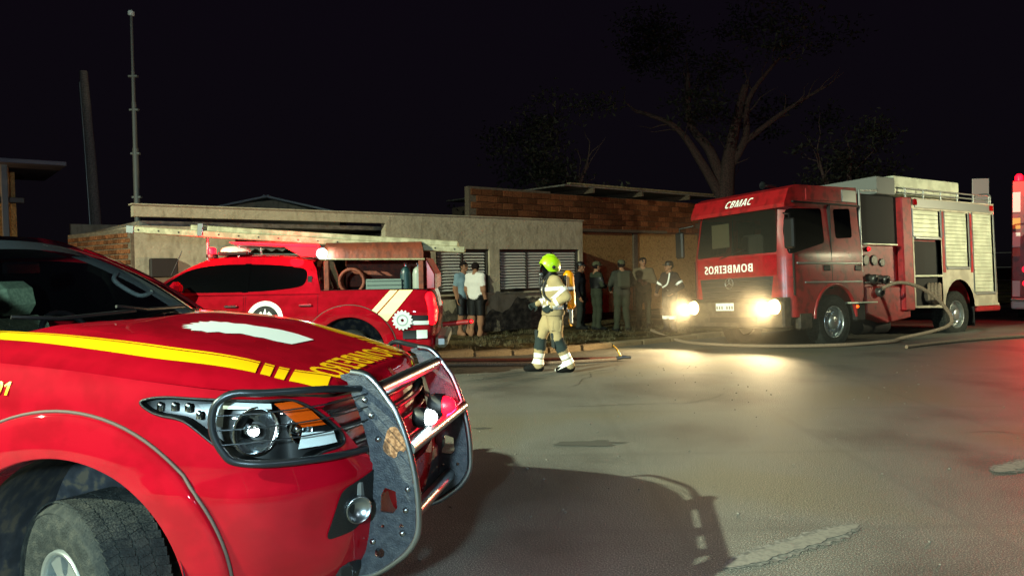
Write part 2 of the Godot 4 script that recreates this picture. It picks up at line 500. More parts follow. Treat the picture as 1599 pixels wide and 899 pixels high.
func p_init() -> void:
	var cp := [Vector2(-0.3, 0.0), Vector2(0, -0.02), Vector2(0.3, 0), Vector2(0.5, 0.04), Vector2(0.62, 0.10), Vector2(0.74, 0.22), Vector2(0.82, 0.40), Vector2(0.865, 0.65), Vector2(0.88, 1.0), Vector2(0.885, 1.4), Vector2(0.885, 2.2), Vector2(0.885, 3.2), Vector2(0.885, 4.2), Vector2(0.88, 4.75), Vector2(0.865, 4.95), Vector2(0.82, 5.06), Vector2(0.70, 5.10), Vector2(0.4, 5.12), Vector2(0.0, 5.12), Vector2(-0.3, 5.12)]
	var dense := PackedVector2Array()
	for i in range(1, cp.size() - 2):
		for k in 40:
			dense.push_back(cp[i].cubic_interpolate(cp[i + 1], cp[i - 1], cp[i + 2], k / 40.0))
	dense.push_back(cp[-2])
	var acc := 0.0
	var nxt := 0.0
	for i in range(1, dense.size()):
		var l := dense[i - 1].distance_to(dense[i])
		while nxt <= acc + l:
			P_lut.push_back(dense[i - 1].lerp(dense[i], (nxt - acc) / maxf(l, 1e-6)))
			nxt += P_DS
		acc += l
	P_lut.push_back(dense[-1])
	for i in P_lut.size():
		var s := i * P_DS
		var u := P_lut[i].y
		var p := side_pt(s, pchip(T_sh, u), 0.0, 1.0)
		P_sh.push_back(Vector2(-p.x, p.z))
func p_len() -> float: return (P_lut.size() - 1) * P_DS
func plan(s: float) -> Vector2:
	var k := clampf(s / P_DS, 0.0, P_lut.size() - 1.001)
	var i := int(k)
	return P_lut[i].lerp(P_lut[i + 1], k - i)
func plan_n(s: float) -> Vector2:
	var t := (plan(minf(s + 0.03, p_len())) - plan(maxf(s - 0.03, 0.0))).normalized()
	return Vector2(t.y, -t.x)   # (v, u)
func s_of_u(u: float) -> float:
	for i in range(20, P_lut.size()):
		if P_lut[i].y >= u: return i * P_DS
	return p_len()
func side_pt(s: float, y: float, off: float, sg: float) -> Vector3:
	var pl := plan(s)
	var nn := plan_n(s)
	var ys := pchip(T_sh, pl.y)
	var t := (y - 0.3) / (ys - 0.3)
	var o := pchip(T_off, t) + off
	# front bumper stands proud below the grille
	if pl.y < 0.9:
		o += 0.045 * smoothstep(0.80, 0.74, y) * smoothstep(0.26, 0.36, y) * smoothstep(0.8, 0.2, pl.y)
	# crease on the doors and bed
	if pl.y > 1.3: o += 0.012 * exp(-pow((y - 0.92) / 0.05, 2.0)) - 0.02 * exp(-pow((y - 0.62) / 0.1, 2.0))
	return Vector3(-(pl.y + nn.y * o), y, sg * (pl.x + nn.x * o))
func side_f(off: float, sg: float) -> Callable:
	return func(w: Vector2) -> Vector3: return side_pt(w.x, w.y, off, sg)
func v_sh(u: float) -> float:
	if u <= P_sh[0].x: return 0.02
	for i in range(1, P_sh.size()):
		if P_sh[i].x >= u:
			var a := P_sh[i - 1]; var b := P_sh[i]
			return lerpf(a.y, b.y, clampf((u - a.x) / maxf(b.x - a.x, 1e-5), 0, 1))
	return 0.83
func bonnet_y(u: float, v: float) -> float:
	var vs := maxf(v_sh(u), 0.02)
	var w := minf(absf(v) / vs, 1.0)
	var ys := pchip(T_sh, u)
	var y := ys + maxf(pchip(T_yc, u) - ys, 0.0) * (1.0 - pow(w, 6.0))
	# two raised ribs on the bonnet
	y += 0.010 * smoothstep(0.62, 0.50, absf(v)) * smoothstep(0.25, 0.8, u)
	return y
func bonnet_f(off: float) -> Callable:
	return func(w: Vector2) -> Vector3: return Vector3(-w.x, bonnet_y(w.x, w.y) + off, w.y)
func cowl_u(v: float) -> float: return 1.17 + 0.25 * pow(v / 0.76, 2.0)
func ws_pt(a: float, b: float, off := 0.0) -> Vector3:
	var lo := Vector3(-(1.22 + 0.22 * a * a), 1.275 - 0.025 * a * a, 0.75 * a)
	var hi := Vector3(-(1.98 + 0.10 * a * a), 1.625 + 0.055 * (1 - a * a), 0.60 * a)
	var p := lo.lerp(hi, b)
	var bul := 0.03 * sin(PI * b)
	return p + Vector3(0.42, 0.9, 0) * (bul + off)
func green_pt(u: float, y: float, off: float, sg: float) -> Vector3:
	var t := (y - 1.19) / 0.47
	var v := lerpf(0.845, 0.60, t) + 0.03 * sin(PI * clampf(t, 0, 1))
	return Vector3(-u, y, sg * (v + off))
func green_f(off: float, sg: float) -> Callable:
	return func(w: Vector2) -> Vector3: return green_pt(w.x, w.y, off, sg)
func circle(cx: float, cy: float, r: float, n := 40, a0 := 0.0, a1 := TAU) -> PackedVector2Array:
	var o := PackedVector2Array()
	for i in (n if a1 - a0 > 6.28 else n + 1):
		var a := a0 + (a1 - a0) * i / n
		o.push_back(Vector2(cx + r * cos(a), cy + r * sin(a)))
	return o
func poly(a: Array) -> PackedVector2Array:
	var o := PackedVector2Array()
	for i in range(0, a.size(), 2): o.push_back(Vector2(a[i], a[i + 1]))
	return o
func shrink(p: PackedVector2Array, d: float) -> PackedVector2Array:
	var o := Geometry2D.offset_polygon(p, -d)
	return o[0] if o.size() else p
func round_poly(p: PackedVector2Array, r: float) -> PackedVector2Array:
	var o := PackedVector2Array()
	for i in p.size():
		var a := p[(i - 1 + p.size()) % p.size()]; var b := p[i]; var d := p[(i + 1) % p.size()]
		var q0 := b + (a - b).limit_length(minf(r, a.distance_to(b) * 0.45)); var q1 := b + (d - b).limit_length(minf(r, d.distance_to(b) * 0.45))
		for k in 5:
			var t := k / 4.0
			o.push_back(q0.lerp(b, t).lerp(b.lerp(q1, t), t))
	return o
func smooth_poly(p: PackedVector2Array, it := 2) -> PackedVector2Array:
	var q := p
	for k in it:
		var o := PackedVector2Array()
		for i in q.size():
			var a := q[i]; var b := q[(i + 1) % q.size()]
			o.push_back(a.lerp(b, 0.25)); o.push_back(a.lerp(b, 0.75))
		q = o
	return q
func spline(pts: Array, n := 8, closed := false) -> Array:
	var o := []
	var m := pts.size()
	for i in (m if closed else m - 1):
		var a: Vector3 = pts[(i - 1 + m) % m] if closed else pts[maxi(i - 1, 0)]
		var b: Vector3 = pts[i]
		var d: Vector3 = pts[(i + 1) % m]
		var e: Vector3 = pts[(i + 2) % m] if closed else pts[mini(i + 2, m - 1)]
		for k in n: o.push_back(b.cubic_interpolate(d, a, e, float(k) / n))
	if not closed: o.push_back(pts[-1])
	return o
# flat lettering laid on a surface: f takes (x, y) of the text in metres
func letters(s: String, height: float, f: Callable, bold := true, slant := 0.0) -> Mb:
	var fo := SystemFont.new()
	fo.font_names = PackedStringArray(["Droid Sans"])
	fo.font_weight = 700 if bold else 400
	var tm := TextMesh.new()
	tm.font = fo
	tm.text = s
	tm.font_size = 64
	tm.pixel_size = height / 46.0
	tm.depth = 0.0
	tm.curve_step = 3.0
	var arr := tm.get_mesh_arrays()
	var mb := Mb.new()
	var vs: PackedVector3Array = arr[Mesh.ARRAY_VERTEX]
	var ids: PackedInt32Array = arr[Mesh.ARRAY_INDEX]
	for p in vs:
		var w := Vector2(p.x + p.y * slant, p.y)
		var q: Vector3 = f.call(w)
		var a: Vector3 = f.call(w + Vector2(0.005, 0)) - q
		var b: Vector3 = f.call(w + Vector2(0, 0.005)) - q
		mb.addn(q, a.cross(b).normalized())
	if ids.is_empty():
		for i in vs.size(): mb.ix.push_back(i)
	else: mb.ix = ids
	return mb

func wheel(parent: Node, at: Vector3, sg: float, r: float, rim_r: float, w: float, steer := 0.0, tread := 64, truck := false) -> Node3D:
	# sg: +1 outside faces +z
	var o := Node3D.new(); o.name = "wheel"
	parent.add_child(o, true)
	o.position = at
	o.rotation.y = steer
	var x := Transform3D(Basis(Vector3.RIGHT, PI / 2 * sg), Vector3.ZERO)   # local y -> +z * sg
	var t := Mb.new()
	var h := w * 0.5
	t.lathe([Vector2(rim_r - 0.01, -h * 0.8), Vector2(rim_r + 0.02, -h * 0.95), Vector2(r * 0.86, -h * 1.04), Vector2(r - 0.02, -h * 0.86), Vector2(r - 0.012, -h * 0.7), Vector2(r - 0.012, h * 0.7), Vector2(r - 0.02, h * 0.86), Vector2(r * 0.90, h * 1.02), Vector2(r * 0.90, h * 1.02), Vector2(r * 0.885, h * 1.06), Vector2(r * 0.87, h * 1.06), Vector2(r * 0.86, h * 1.03), Vector2(r * 0.86, h * 1.03), Vector2(r * 0.74, h * 1.08), Vector2(r * 0.66, h * 1.03), Vector2(rim_r + 0.012, h * 0.98), Vector2(rim_r - 0.008, h * 0.82)], 56, x)
	# tread blocks
	for k in tread:
		for row in 4:
			var an := TAU * (k + 0.5 * (row % 2)) / tread
			var zc := (row - 1.5) * w * 0.215
			var b := Basis(Vector3.BACK, an)
			t.box(b * Vector3(r - 0.011, 0, zc), Vector3(0.006, TAU * r / tread * 0.90, w * 0.2), 0.0, b * Basis(Vector3.RIGHT, 0.25 * (1 if row % 2 else -1)))
	part("tyre", t, M.rubber, o)
	var d := Mb.new()
	d.lathe([Vector2(rim_r, h * 0.84), Vector2(rim_r - 0.004, h * 0.98), Vector2(rim_r - 0.016, h * 0.98), Vector2(rim_r - 0.024, h * 0.86), Vector2(rim_r - 0.035, -h * 0.5), Vector2(rim_r - 0.035, -h * 0.5), Vector2(0.03, -h * 0.35)], 48, x)
	if truck:
		d.lathe([Vector2(rim_r - 0.03, h * 0.55), Vector2(rim_r * 0.82, h * 0.2), Vector2(rim_r * 0.62, h * 0.35), Vector2(rim_r * 0.55, h * 0.42), Vector2(rim_r * 0.5, h * 0.42), Vector2(rim_r * 0.5, h * 0.42), Vector2(rim_r * 0.46, h * 0.9), Vector2(rim_r * 0.30, h * 1.05), Vector2(0, h * 1.08)], 36, x)
		for k in 10:
			var an := TAU * k / 10.0
			d.box(Vector3(cos(an) * rim_r * 0.56, sin(an) * rim_r * 0.56, sg * h * 0.46), Vector3(0.032, 0.032, 0.05), 0.008)
			var ho := Basis(Vector3.BACK, an + 0.3) * Vector3(rim_r * 0.74, 0, sg * h * 0.31)
			d.tube([ho, ho + Vector3(0, 0, sg * 0.012)], 0.022, 10)
	for k in (0 if truck else 6):
		var b := Basis(Vector3.BACK, TAU * k / 6.0)
		var pl := poly([0.04, -0.03, rim_r * 0.5, -0.026, rim_r - 0.02, -0.045, rim_r - 0.02, 0.045, rim_r * 0.5, 0.026, 0.04, 0.03])
		d.prism(pl, sg * h * 0.62 if sg > 0 else -h * 0.86, sg * h * 0.86 if sg > 0 else -h * 0.62, Transform3D(b, Vector3.ZERO), 0.006)
	part("rim", d, M.alloy, o)
	var hb := Mb.new().lathe([Vector2(0.0, h * 1.0), Vector2(0.04, h * 0.98), Vector2(0.062, h * 0.9), Vector2(0.066, h * 0.7)], 20, x)
	part("hub_cap", hb, M.chrome_dull, o)
	return o

func build_pickup(root: Node3D, steer := 0.0) -> void:
	var L := p_len()
	var sF := s_of_u(0.95)
	var sR := s_of_u(3.95)
	var hl := smooth_poly(poly([1.275, 1.050, 1.20, 1.062, 1.08, 1.052, 0.99, 1.045, 0.81, 1.030, 0.735, 1.030, 0.66, 0.995, 0.597, 0.939, 0.528, 0.875, 0.530, 0.832, 0.66, 0.828, 0.688, 0.795, 0.864, 0.815, 0.939, 0.847, 1.005, 0.892, 1.081, 0.957, 1.124, 0.986, 1.209, 1.0, 1.262, 1.03]), 2)
	var grille := smooth_poly(poly([-0.6, 0.645, 0.35, 0.645, 0.45, 0.80, 0.50, 0.86, 0.56, 0.93, 0.63, 0.995, 0.40, 1.0, -0.6, 1.0]), 1)
	var sd := func(u: float) -> float: return s_of_u(u)
	var door1 := poly([sd.call(1.66), 0.46, sd.call(2.60), 0.46, sd.call(2.60), 1.16, sd.call(1.62), 1.16, sd.call(1.58), 0.95])
	var door2 := PackedVector2Array([Vector2(sd.call(2.615), 0.46), Vector2(sd.call(3.28), 0.46)])
	for k in 7:
		var an := -2.85 - k * 0.17
		door2.push_back(Vector2(sR + 0.56 * cos(an), 0.385 - 0.56 * sin(an)))
	door2.push_back(Vector2(sd.call(3.56), 1.0)); door2.push_back(Vector2(sd.call(3.56), 1.16)); door2.push_back(Vector2(sd.call(2.615), 1.16))
	var tail := smooth_poly(poly([sd.call(4.93), 1.165, L - 0.72, 1.165, L - 0.70, 0.80, L - 0.82, 0.72, sd.call(4.97), 0.74, sd.call(5.0), 0.95]), 2)
	var out := PackedVector2Array()
	out.push_back(Vector2(0, 0.34)); out.push_back(Vector2(sd.call(0.45), 0.34)); out.push_back(Vector2(sd.call(0.6), 0.38)); out.push_back(Vector2(sd.call(4.6), 0.38)); out.push_back(Vector2(L, 0.45))
	var k2 := P_lut.size() - 1
	while k2 >= 0:
		out.push_back(Vector2(k2 * P_DS, pchip(T_sh, P_lut[k2].y)))
		k2 -= 3
	out.push_back(Vector2(0, pchip(T_sh, P_lut[0].y)))
	var archF := circle(sF, 0.385, 0.472)
	var archR := circle(sR, 0.385, 0.472)
	var body := Mb.new()
	for sg in [1.0, -1.0]:
		var holes := [archF, archR, hl, grille, door1, door2, tail]
		if sg < 0: pass
		body.patch(side_f(0.0, sg), out, holes, 0.07, 0.06, sg < 0)
	part("body", body, M.red, root)
	# doors, slightly smaller than their openings
	for sg in [1.0, -1.0]:
		for dd in [door1, door2]:
			part("door", Mb.new().patch(side_f(0.001, sg), shrink(dd, 0.005), [], 0.08, 0.06, sg < 0), M.red, root)
			var hx := 0.0
			for p in dd: hx = maxf(hx, p.x)
			var hp := side_pt(hx - 0.16, 1.02, 0.02, sg)
			part("handle", Mb.new().box(hp, Vector3(0.17, 0.03, 0.035), 0.012), M.chrome_dull, root)
		# dark backing that shows in the gaps
		part("door_sill", Mb.new().patch(side_f(-0.03, sg), poly([sd.call(1.5), 0.40, sd.call(3.4), 0.40, sd.call(3.75), 0.98, sd.call(3.75), 1.18, sd.call(1.5), 1.17]), [], 0.1, 0.1, sg < 0), M.black, root)
	# arches
	for sg in [1.0, -1.0]:
		for sc in [sF, sR]:
			var fl := Mb.new()
			var rows := []
			for k in 49:
				var an := deg_to_rad(-12.0 + 204.0 * k / 48.0)
				var row := PackedVector3Array()
				for e in [[0.455, -0.09], [0.462, -0.01], [0.466, 0.012], [0.472, 0.022], [0.53, 0.021], [0.59, 0.019], [0.612, 0.016], [0.622, 0.008], [0.624, -0.01]]:
					row.push_back(side_pt(sc + e[0] * cos(an), maxf(0.385 + e[0] * sin(an), 0.31), e[1], sg))
				rows.push_back(row)
			fl.grid(rows)
			part("wheel_arch", fl, M.red, root)
			var path := []
			for k in 49:
				var an := deg_to_rad(-8.0 + 196.0 * k / 48.0)
				path.push_back(side_pt(sc + 0.627 * cos(an), 0.385 + 0.627 * sin(an), 0.003, sg))
			part("arch_seal", Mb.new().tube(path, 0.0065, 6), mat(Color(0.30, 0.24, 0.21), 0.7), root)
			# inner liner: barrel, back wall
			var ln := Mb.new()
			var rr := []
			var uc: float = 0.95 if sc == sF else 3.95
			for k in 33:
				var an := deg_to_rad(-14.0 + 208.0 * k / 32.0)
				var row := PackedVector3Array()
				for e in [0.885, 0.7, 0.42]:
					row.push_back(Vector3(-(uc - 0.47 * cos(an)), 0.385 + 0.47 * sin(an), sg * e))
				rr.push_back(row)
			ln.grid(rr)
			ln.prism(circle(-uc, 0.385, 0.49, 24), sg * 0.40, sg * 0.42)
			part("wheel_arch_liner", ln, M.liner, root)
	for sg in [1.0, -1.0]:
		wheel(root, Vector3(-0.95, 0.338, sg * 0.735), sg, 0.343, 0.165, 0.25, steer)
		wheel(root, Vector3(-3.95, 0.338, sg * 0.735), sg, 0.343, 0.165, 0.25)
	# bonnet
	var reg := PackedVector2Array()
	var left := PackedVector2Array()
	for i in P_sh.size():
		if P_sh[i].x > 1.44: break
		if i % 2 == 0: reg.push_back(P_sh[i]); left.push_back(Vector2(P_sh[i].x, -P_sh[i].y))
	for k in range(20, -21, -1):
		var v := 0.82 * k / 20.0
		reg.push_back(Vector2(minf(cowl_u(v), 1.46) - 0.012, v))
	left.reverse()
	for p in left: reg.push_back(p)
	part("bonnet", Mb.new().patch(bonnet_f(0.0), reg, [], 0.05, 0.055, true), M.red, root)
	# cowl between bonnet and windscreen
	var cw := PackedVector2Array()
	for k in 21:
		var v := 0.835 * (k - 10) / 10.0
		cw.push_back(Vector2(minf(cowl_u(v), 1.46) - 0.03, v))
	for k in 21:
		var v := 0.835 * (10 - k) / 10.0
		cw.push_back(Vector2(1.26 + 0.24 * pow(v / 0.75, 2.0), v))
	part("cowl", Mb.new().patch(func(w: Vector2) -> Vector3: return Vector3(-w.x, 1.262 - 0.06 * w.y * w.y - (0.008 if w.x < cowl_u(w.y) else 0.0), w.y), cw, [], 0.04, 0.08, true), M.plastic, root)
	for sg in [-0.35, 0.25]:
		part("wiper", Mb.new().tube([ws_pt(sg - 0.15, 0.05, 0.02), ws_pt(sg + 0.35, 0.04, 0.025), ws_pt(sg + 0.55, 0.10, 0.02)], 0.009, 5), M.black, root)
	# windscreen and its pillars
	var rows := []
	for j in 9:
		var row := PackedVector3Array()
		for i in 25: row.push_back(ws_pt(-1.0 + i / 12.0, j / 8.0))
		rows.push_back(row)
	part("windscreen", Mb.new().grid_ret(rows), M.glass, root)
	for sg in [1.0, -1.0]:
		var pr := []
		for j in 9:
			var b := j / 8.0
			var p := ws_pt(sg, b)
			var q := green_pt(-p.x + 0.02 + 0.02 * b, maxf(p.y - 0.012, 1.19), 0.0, sg)
			pr.push_back(PackedVector3Array([p + Vector3(0.012, 0.012, -sg * 0.02), p.lerp(q, 0.5) + Vector3(0.006, 0.018, sg * 0.012), q]))
		part("windscreen_pillar", Mb.new().grid_ret(pr), M.red, root)
	var sides := Mb.new()
	var gpoly := PackedVector2Array([Vector2(1.44, 1.17)])
	for j in 9:
		var p := ws_pt(1.0, j / 8.0)
		gpoly.push_back(Vector2(-p.x + 0.015, p.y - 0.01))
	for k in 12:
		var u := lerpf(2.15, 3.46, k / 11.0)
		gpoly.push_back(Vector2(u, pchip(T_top, u)))
	gpoly.push_back(Vector2(3.52, 1.5)); gpoly.push_back(Vector2(3.60, 1.19))
	gpoly.push_back(Vector2(3.60, 1.17))
	var gl := smooth_poly(poly([1.56, 1.345, 1.80, 1.478, 2.07, 1.552, 2.45, 1.572, 3.02, 1.553, 3.33, 1.515, 3.42, 1.455, 3.40, 1.30, 3.30, 1.245, 2.77, 1.20, 2.0, 1.20, 1.62, 1.215, 1.50, 1.26]), 2)
	for sg in [1.0, -1.0]:
		sides.patch(green_f(0.0, sg), gpoly, [gl], 0.1, 0.06, sg < 0)
	part("cab_side", sides, M.red, root)
	for sg in [1.0, -1.0]:
		part("side_window", Mb.new().patch(green_f(-0.004, sg), gl, [], 0.12, 0.08, sg < 0), M.tint, root)
		part("window_post", Mb.new().patch(green_f(0.001, sg), poly([2.58, 1.19, 2.66, 1.19, 2.66, 1.575, 2.58, 1.575]), [], 0.1, 0.1, sg < 0), M.tint, root)
	var roof := Mb.new()
	var rrows := []
	for j in 15:
		var b := j / 14.0
		var row := PackedVector3Array()
		for i in 17:
			var a := -1.0 + i / 8.0
			var u := lerpf(1.98 + 0.10 * a * a, 3.48, b)
			var y := lerpf(1.625, pchip(T_top, u), smoothstep(0.0, 0.2, b)) + 0.055 * (1 - pow(absf(a), 2.4))
			row.push_back(Vector3(-u, y, a * lerpf(0.60, 0.605, b)))
		rrows.push_back(row)
	roof.grid(rrows)
	part("roof", roof, M.red, root)
	part("cab_back", Mb.new().patch(func(w: Vector2) -> Vector3: return Vector3(-(3.50 + 0.10 * (1.62 - w.y) / 0.5), w.y, w.x), poly([-0.84, 1.15, 0.84, 1.15, 0.60, 1.585, 0.3, 1.63, -0.3, 1.63, -0.60, 1.585]), [], 0.2, 0.2), M.red, root)
	part("rear_window", Mb.new().patch(func(w: Vector2) -> Vector3: return Vector3(-(3.504 + 0.10 * (1.62 - w.y) / 0.5), w.y, w.x), smooth_poly(poly([-0.64, 1.24, 0.64, 1.24, 0.52, 1.54, -0.52, 1.54]), 1), [], 0.3, 0.2), M.tint, root)
	# inside of the cab
	var dash := Mb.new().box(Vector3(-1.62, 1.10, 0), Vector3(0.5, 0.22, 1.5), 0.06)
	part("dashboard", dash, M.plastic, root)
	var cabin := Mb.new().box(Vector3(-2.5, 0.5, 0), Vector3(2.1, 0.05, 1.6), 0.0)
	cabin.box(Vector3(-3.45, 0.95, 0), Vector3(0.05, 0.9, 1.6), 0.0)
	part("cabin_floor", cabin, M.dark, root)
	var head := Mb.new()
	var hr := []
	for j in 9:
		var row := PackedVector3Array()
		for i in 9:
			var a := -1.0 + i / 4.0
			row.push_back(Vector3(-lerpf(2.06 + 0.1 * a * a, 3.4, j / 8.0), 1.585 + 0.05 * (1 - a * a), a * 0.57))
		hr.push_back(row)
	head.grid(hr)
	# trim along the screen, on the inside
	for sg in [1.0, -1.0]:
		var tr := []
		for j in 9:
			var b := j / 8.0
			tr.push_back(PackedVector3Array([ws_pt(sg * 0.985, b, -0.02), ws_pt(sg * 0.93, b, -0.035), ws_pt(sg * 0.84, b * 0.97, -0.05) + Vector3(-0.03, 0, 0)]))
		head.grid(tr)
	var tt := []
	for i in 17:
		var a := -0.97 + i * 0.97 / 8.0
		tt.push_back(PackedVector3Array([ws_pt(a, 0.995, -0.02), ws_pt(a, 0.90, -0.035)]))
	head.grid(tt)
	part("headlining", head, M.trim, root)
	for sg in [1.0, -1.0]:
		part("grab_handle", Mb.new().tube(spline([ws_pt(sg * 0.84, 0.66, -0.05), ws_pt(sg * 0.76, 0.62, -0.09), ws_pt(sg * 0.78, 0.44, -0.10), ws_pt(sg * 0.86, 0.38, -0.05)], 5), 0.013, 6), M.trim, root)
		var st := Mb.new().box(Vector3(-2.34, 0.98, sg * 0.40), Vector3(0.16, 0.56, 0.48), 0.06, Basis(Vector3.BACK, 0.2))
		st.box(Vector3(-2.12, 0.70, sg * 0.40), Vector3(0.48, 0.16, 0.48), 0.06)
		part("seat", st, M.seat, root)
		part("headrest", Mb.new().box(Vector3(-2.36, 1.36, sg * 0.40), Vector3(0.11, 0.19, 0.27), 0.05, Basis(Vector3.BACK, 0.2)), M.seat, root)
	var sw := []
	for k in 24: sw.push_back(Vector3(-1.98, 1.12, -0.37) + Basis(Vector3.BACK, 0.45) * Vector3(0, 0.18 * sin(TAU * k / 24), 0.18 * cos(TAU * k / 24)))
	var swm := Mb.new().tube(sw, 0.016, 6, false, true)
	swm.box(Vector3(-1.98, 1.12, -0.37), Vector3(0.04, 0.07, 0.34), 0.015, Basis(Vector3.BACK, 0.45))
	part("steering_wheel", swm, M.plastic, root)
	part("mirror", Mb.new().box(Vector3(-1.92, 1.52, 0), Vector3(0.03, 0.07, 0.22), 0.02), M.tint, root)
	for sg in [1.0, -1.0]:
		var mm := Mb.new().box(Vector3(-1.80, 1.27, sg * 1.0), Vector3(0.12, 0.17, 0.22), 0.05)
		mm.tube([Vector3(-1.78, 1.19, sg * 0.84), Vector3(-1.79, 1.21, sg * 0.95)], 0.025, 6)
		part("wing_mirror", mm, M.red, root)
	# headlights
	for sg in [1.0, -1.0]:
		var h := Node3D.new(); h.name = "headlight"; root.add_child(h, true)
		var hous := Mb.new().patch(func(w: Vector2) -> Vector3: return side_pt(w.x, w.y, -0.035 - 0.06 * clampf(minf((w.x - 0.53) / 0.2, (1.25 - w.x) / 0.3), 0.0, 1.0), sg), hl, [], 0.05, 0.04, sg < 0)
		var hw := []
		for k in hl.size() + 1:
			var p := hl[k % hl.size()]
			hw.push_back(PackedVector3Array([side_pt(p.x, p.y, 0.0, sg), side_pt(p.x, p.y, -0.1, sg)]))
		hous.grid(hw)
		part("housing", hous, mat(Color(0.035, 0.04, 0.042), 0.3, 0.0), h)
		# bowls
		for bw in [[0.875, 0.925, 0.082, 0.065], [0.70, 0.915, 0.050, 0.05]]:
			var ctr := side_pt(bw[0], bw[1], -0.045, sg)
			var nn := (side_pt(bw[0], bw[1], 0.0, sg) - side_pt(bw[0], bw[1], -0.1, sg)).normalized()
			nn = nn.lerp(Vector3(1, 0, 0), 0.45).normalized()
			var bas := Basis(Quaternion(Vector3.UP, nn))
			part("reflector", Mb.new().lathe([Vector2(bw[2] + 0.006, 0.012), Vector2(bw[2], 0.016), Vector2(bw[2] * 0.93, 0.0), Vector2(bw[2] * 0.7, -0.03), Vector2(bw[2] * 0.35, -0.05), Vector2(0.01, -0.055)], 28, Transform3D(bas, ctr)), M.chrome, h)
			part("bulb", Mb.new().lathe([Vector2(0.0, 0.012), Vector2(0.016, 0.008), Vector2(0.024, -0.006), Vector2(0.024, -0.04)], 16, Transform3D(bas, ctr)), M.chrome, h)
		for q in [[1.21, 1.03, 0.012], [1.16, 1.03, 0.011], [1.11, 1.025, 0.012], [1.07, 1.0, 0.010]]:
			part("small_reflector", Mb.new().lathe([Vector2(0, q[2]), Vector2(q[2] * 0.7, q[2] * 0.7), Vector2(q[2], 0), Vector2(q[2], -0.02)], 12, Transform3D(Basis.IDENTITY, side_pt(q[0], q[1], -0.025, sg))), M.chrome, h)
		part("reflector_panel", Mb.new().patch(side_f(-0.022, sg), poly([0.98, 1.03, 1.075, 1.03, 1.0, 0.95, 0.985, 0.95]), [], 0.05, 0.05, sg < 0), M.chrome_dull, h)
		part("indicator", Mb.new().patch(side_f(-0.012, sg), poly([0.80, 1.018, 0.72, 1.018, 0.655, 0.98, 0.60, 0.92, 0.70, 0.925, 0.745, 0.965]), [], 0.03, 0.03, sg < 0), M.amber, h)
		part("side_lamp", Mb.new().patch(side_f(-0.018, sg), poly([0.56, 0.89, 0.70, 0.905, 0.72, 0.85, 0.55, 0.845]), [], 0.03, 0.02, sg < 0), M.decal_white, h)  # white colour stands in for bright crystal and chrome reflections
		part("top_strip", Mb.new().patch(side_f(-0.016, sg), poly([0.985, 1.035, 0.81, 1.018, 0.81, 1.0, 0.985, 1.012]), [], 0.05, 0.02, sg < 0), M.decal_white, h)  # painted pale in place of a chrome glint
		part("lens", Mb.new().patch(side_f(-0.002, sg), hl, [], 0.06, 0.05, sg < 0), M.lens, h)
		var rim := []
		for p in hl: rim.push_back(side_pt(p.x, p.y, 0.001, sg))
		part("surround", Mb.new().tube(rim, 0.005, 5, false, true), M.plastic, h)
	# grille
	var gr := Mb.new()
	for sg in [1.0, -1.0]:
		gr.patch(side_f(-0.05, sg), poly([0, 0.60, 0.55, 0.60, 0.66, 1.0, 0, 1.0]), [], 0.1, 0.1, sg < 0)
	part("grille", gr, M.black, root)
	for k in 5:
		var y := 0.70 + k * 0.062
		var pth := []
		var sm: float = [0.33, 0.40, 0.46, 0.52, 0.57][k]
		for i in 13:
			var s := sm * (i - 6) / 6.0
			pth.push_back(side_pt(absf(s), y, -0.012, signf(s) if s != 0 else 1.0))
		part("grille_bar", Mb.new().tube(pth, 0.009, 6), M.gauge if k == 3 else M.plastic, root)
	for sg in [1.0, -1.0]:
		part("bumper_trim", Mb.new().patch(side_f(0.004, sg), round_poly(poly([0.595, 0.69, 0.655, 0.515, 0.53, 0.52, 0.36, 0.66, 0.36, 0.74]), 0.03), [], 0.05, 0.04, sg < 0), M.plastic, root)
		var nn := Vector3(0.72, 0.0, sg * 0.69)
		part("fog_lamp", Mb.new().lathe([Vector2(0.052, -0.03), Vector2(0.052, 0.022), Vector2(0.046, 0.03), Vector2(0.040, 0.016), Vector2(0.02, 0.004), Vector2(0, 0.002)], 24, Transform3D(Basis(Quaternion(Vector3.UP, nn.normalized())), side_pt(0.535, 0.60, 0.004, sg))), M.chrome_dull, root)
	part("lower_bumper", Mb.new().box(Vector3(-0.12, 0.36, 0), Vector3(0.2, 0.10, 1.15), 0.03), M.plastic, root)
	# bed
	var bed := Mb.new()
	bed.patch(func(w: Vector2) -> Vector3: return Vector3(-w.x, 1.13, w.y), poly([3.6, -0.80, 5.05, -0.80, 5.05, 0.80, 3.6, 0.80]), [], 0.5, 0.5)
	for sg in [1.0, -1.0]:
		var rr := []
		for i in 20:
			var u := lerpf(3.6, 5.0, i / 19.0)
			rr.push_back(PackedVector3Array([Vector3(-u, 1.203, sg * 0.84), Vector3(-u, 1.212, sg * 0.82), Vector3(-u, 1.212, sg * 0.77), Vector3(-u, 1.13, sg * 0.76)]))
		bed.grid(rr)
	part("bed_liner", bed, M.plastic, root)
	part("bed_front", Mb.new().box(Vector3(-3.64, 0.9, 0), Vector3(0.04, 0.62, 1.66), 0.005), M.red, root)
	for sg in [1.0, -1.0]:
		part("tail_lamp", Mb.new().patch(side_f(0.006, sg), tail, [], 0.05, 0.06, sg < 0), M.red_glow, root)
	part("rear_bumper", Mb.new().box(Vector3(-5.17, 0.50, 0), Vector3(0.16, 0.16, 1.66), 0.04), M.chrome_dull, root)
	part("engine", Mb.new().box(Vector3(-0.5, 0.6, 0), Vector3(0.7, 0.3, 0.9), 0.02), M.dark, root)
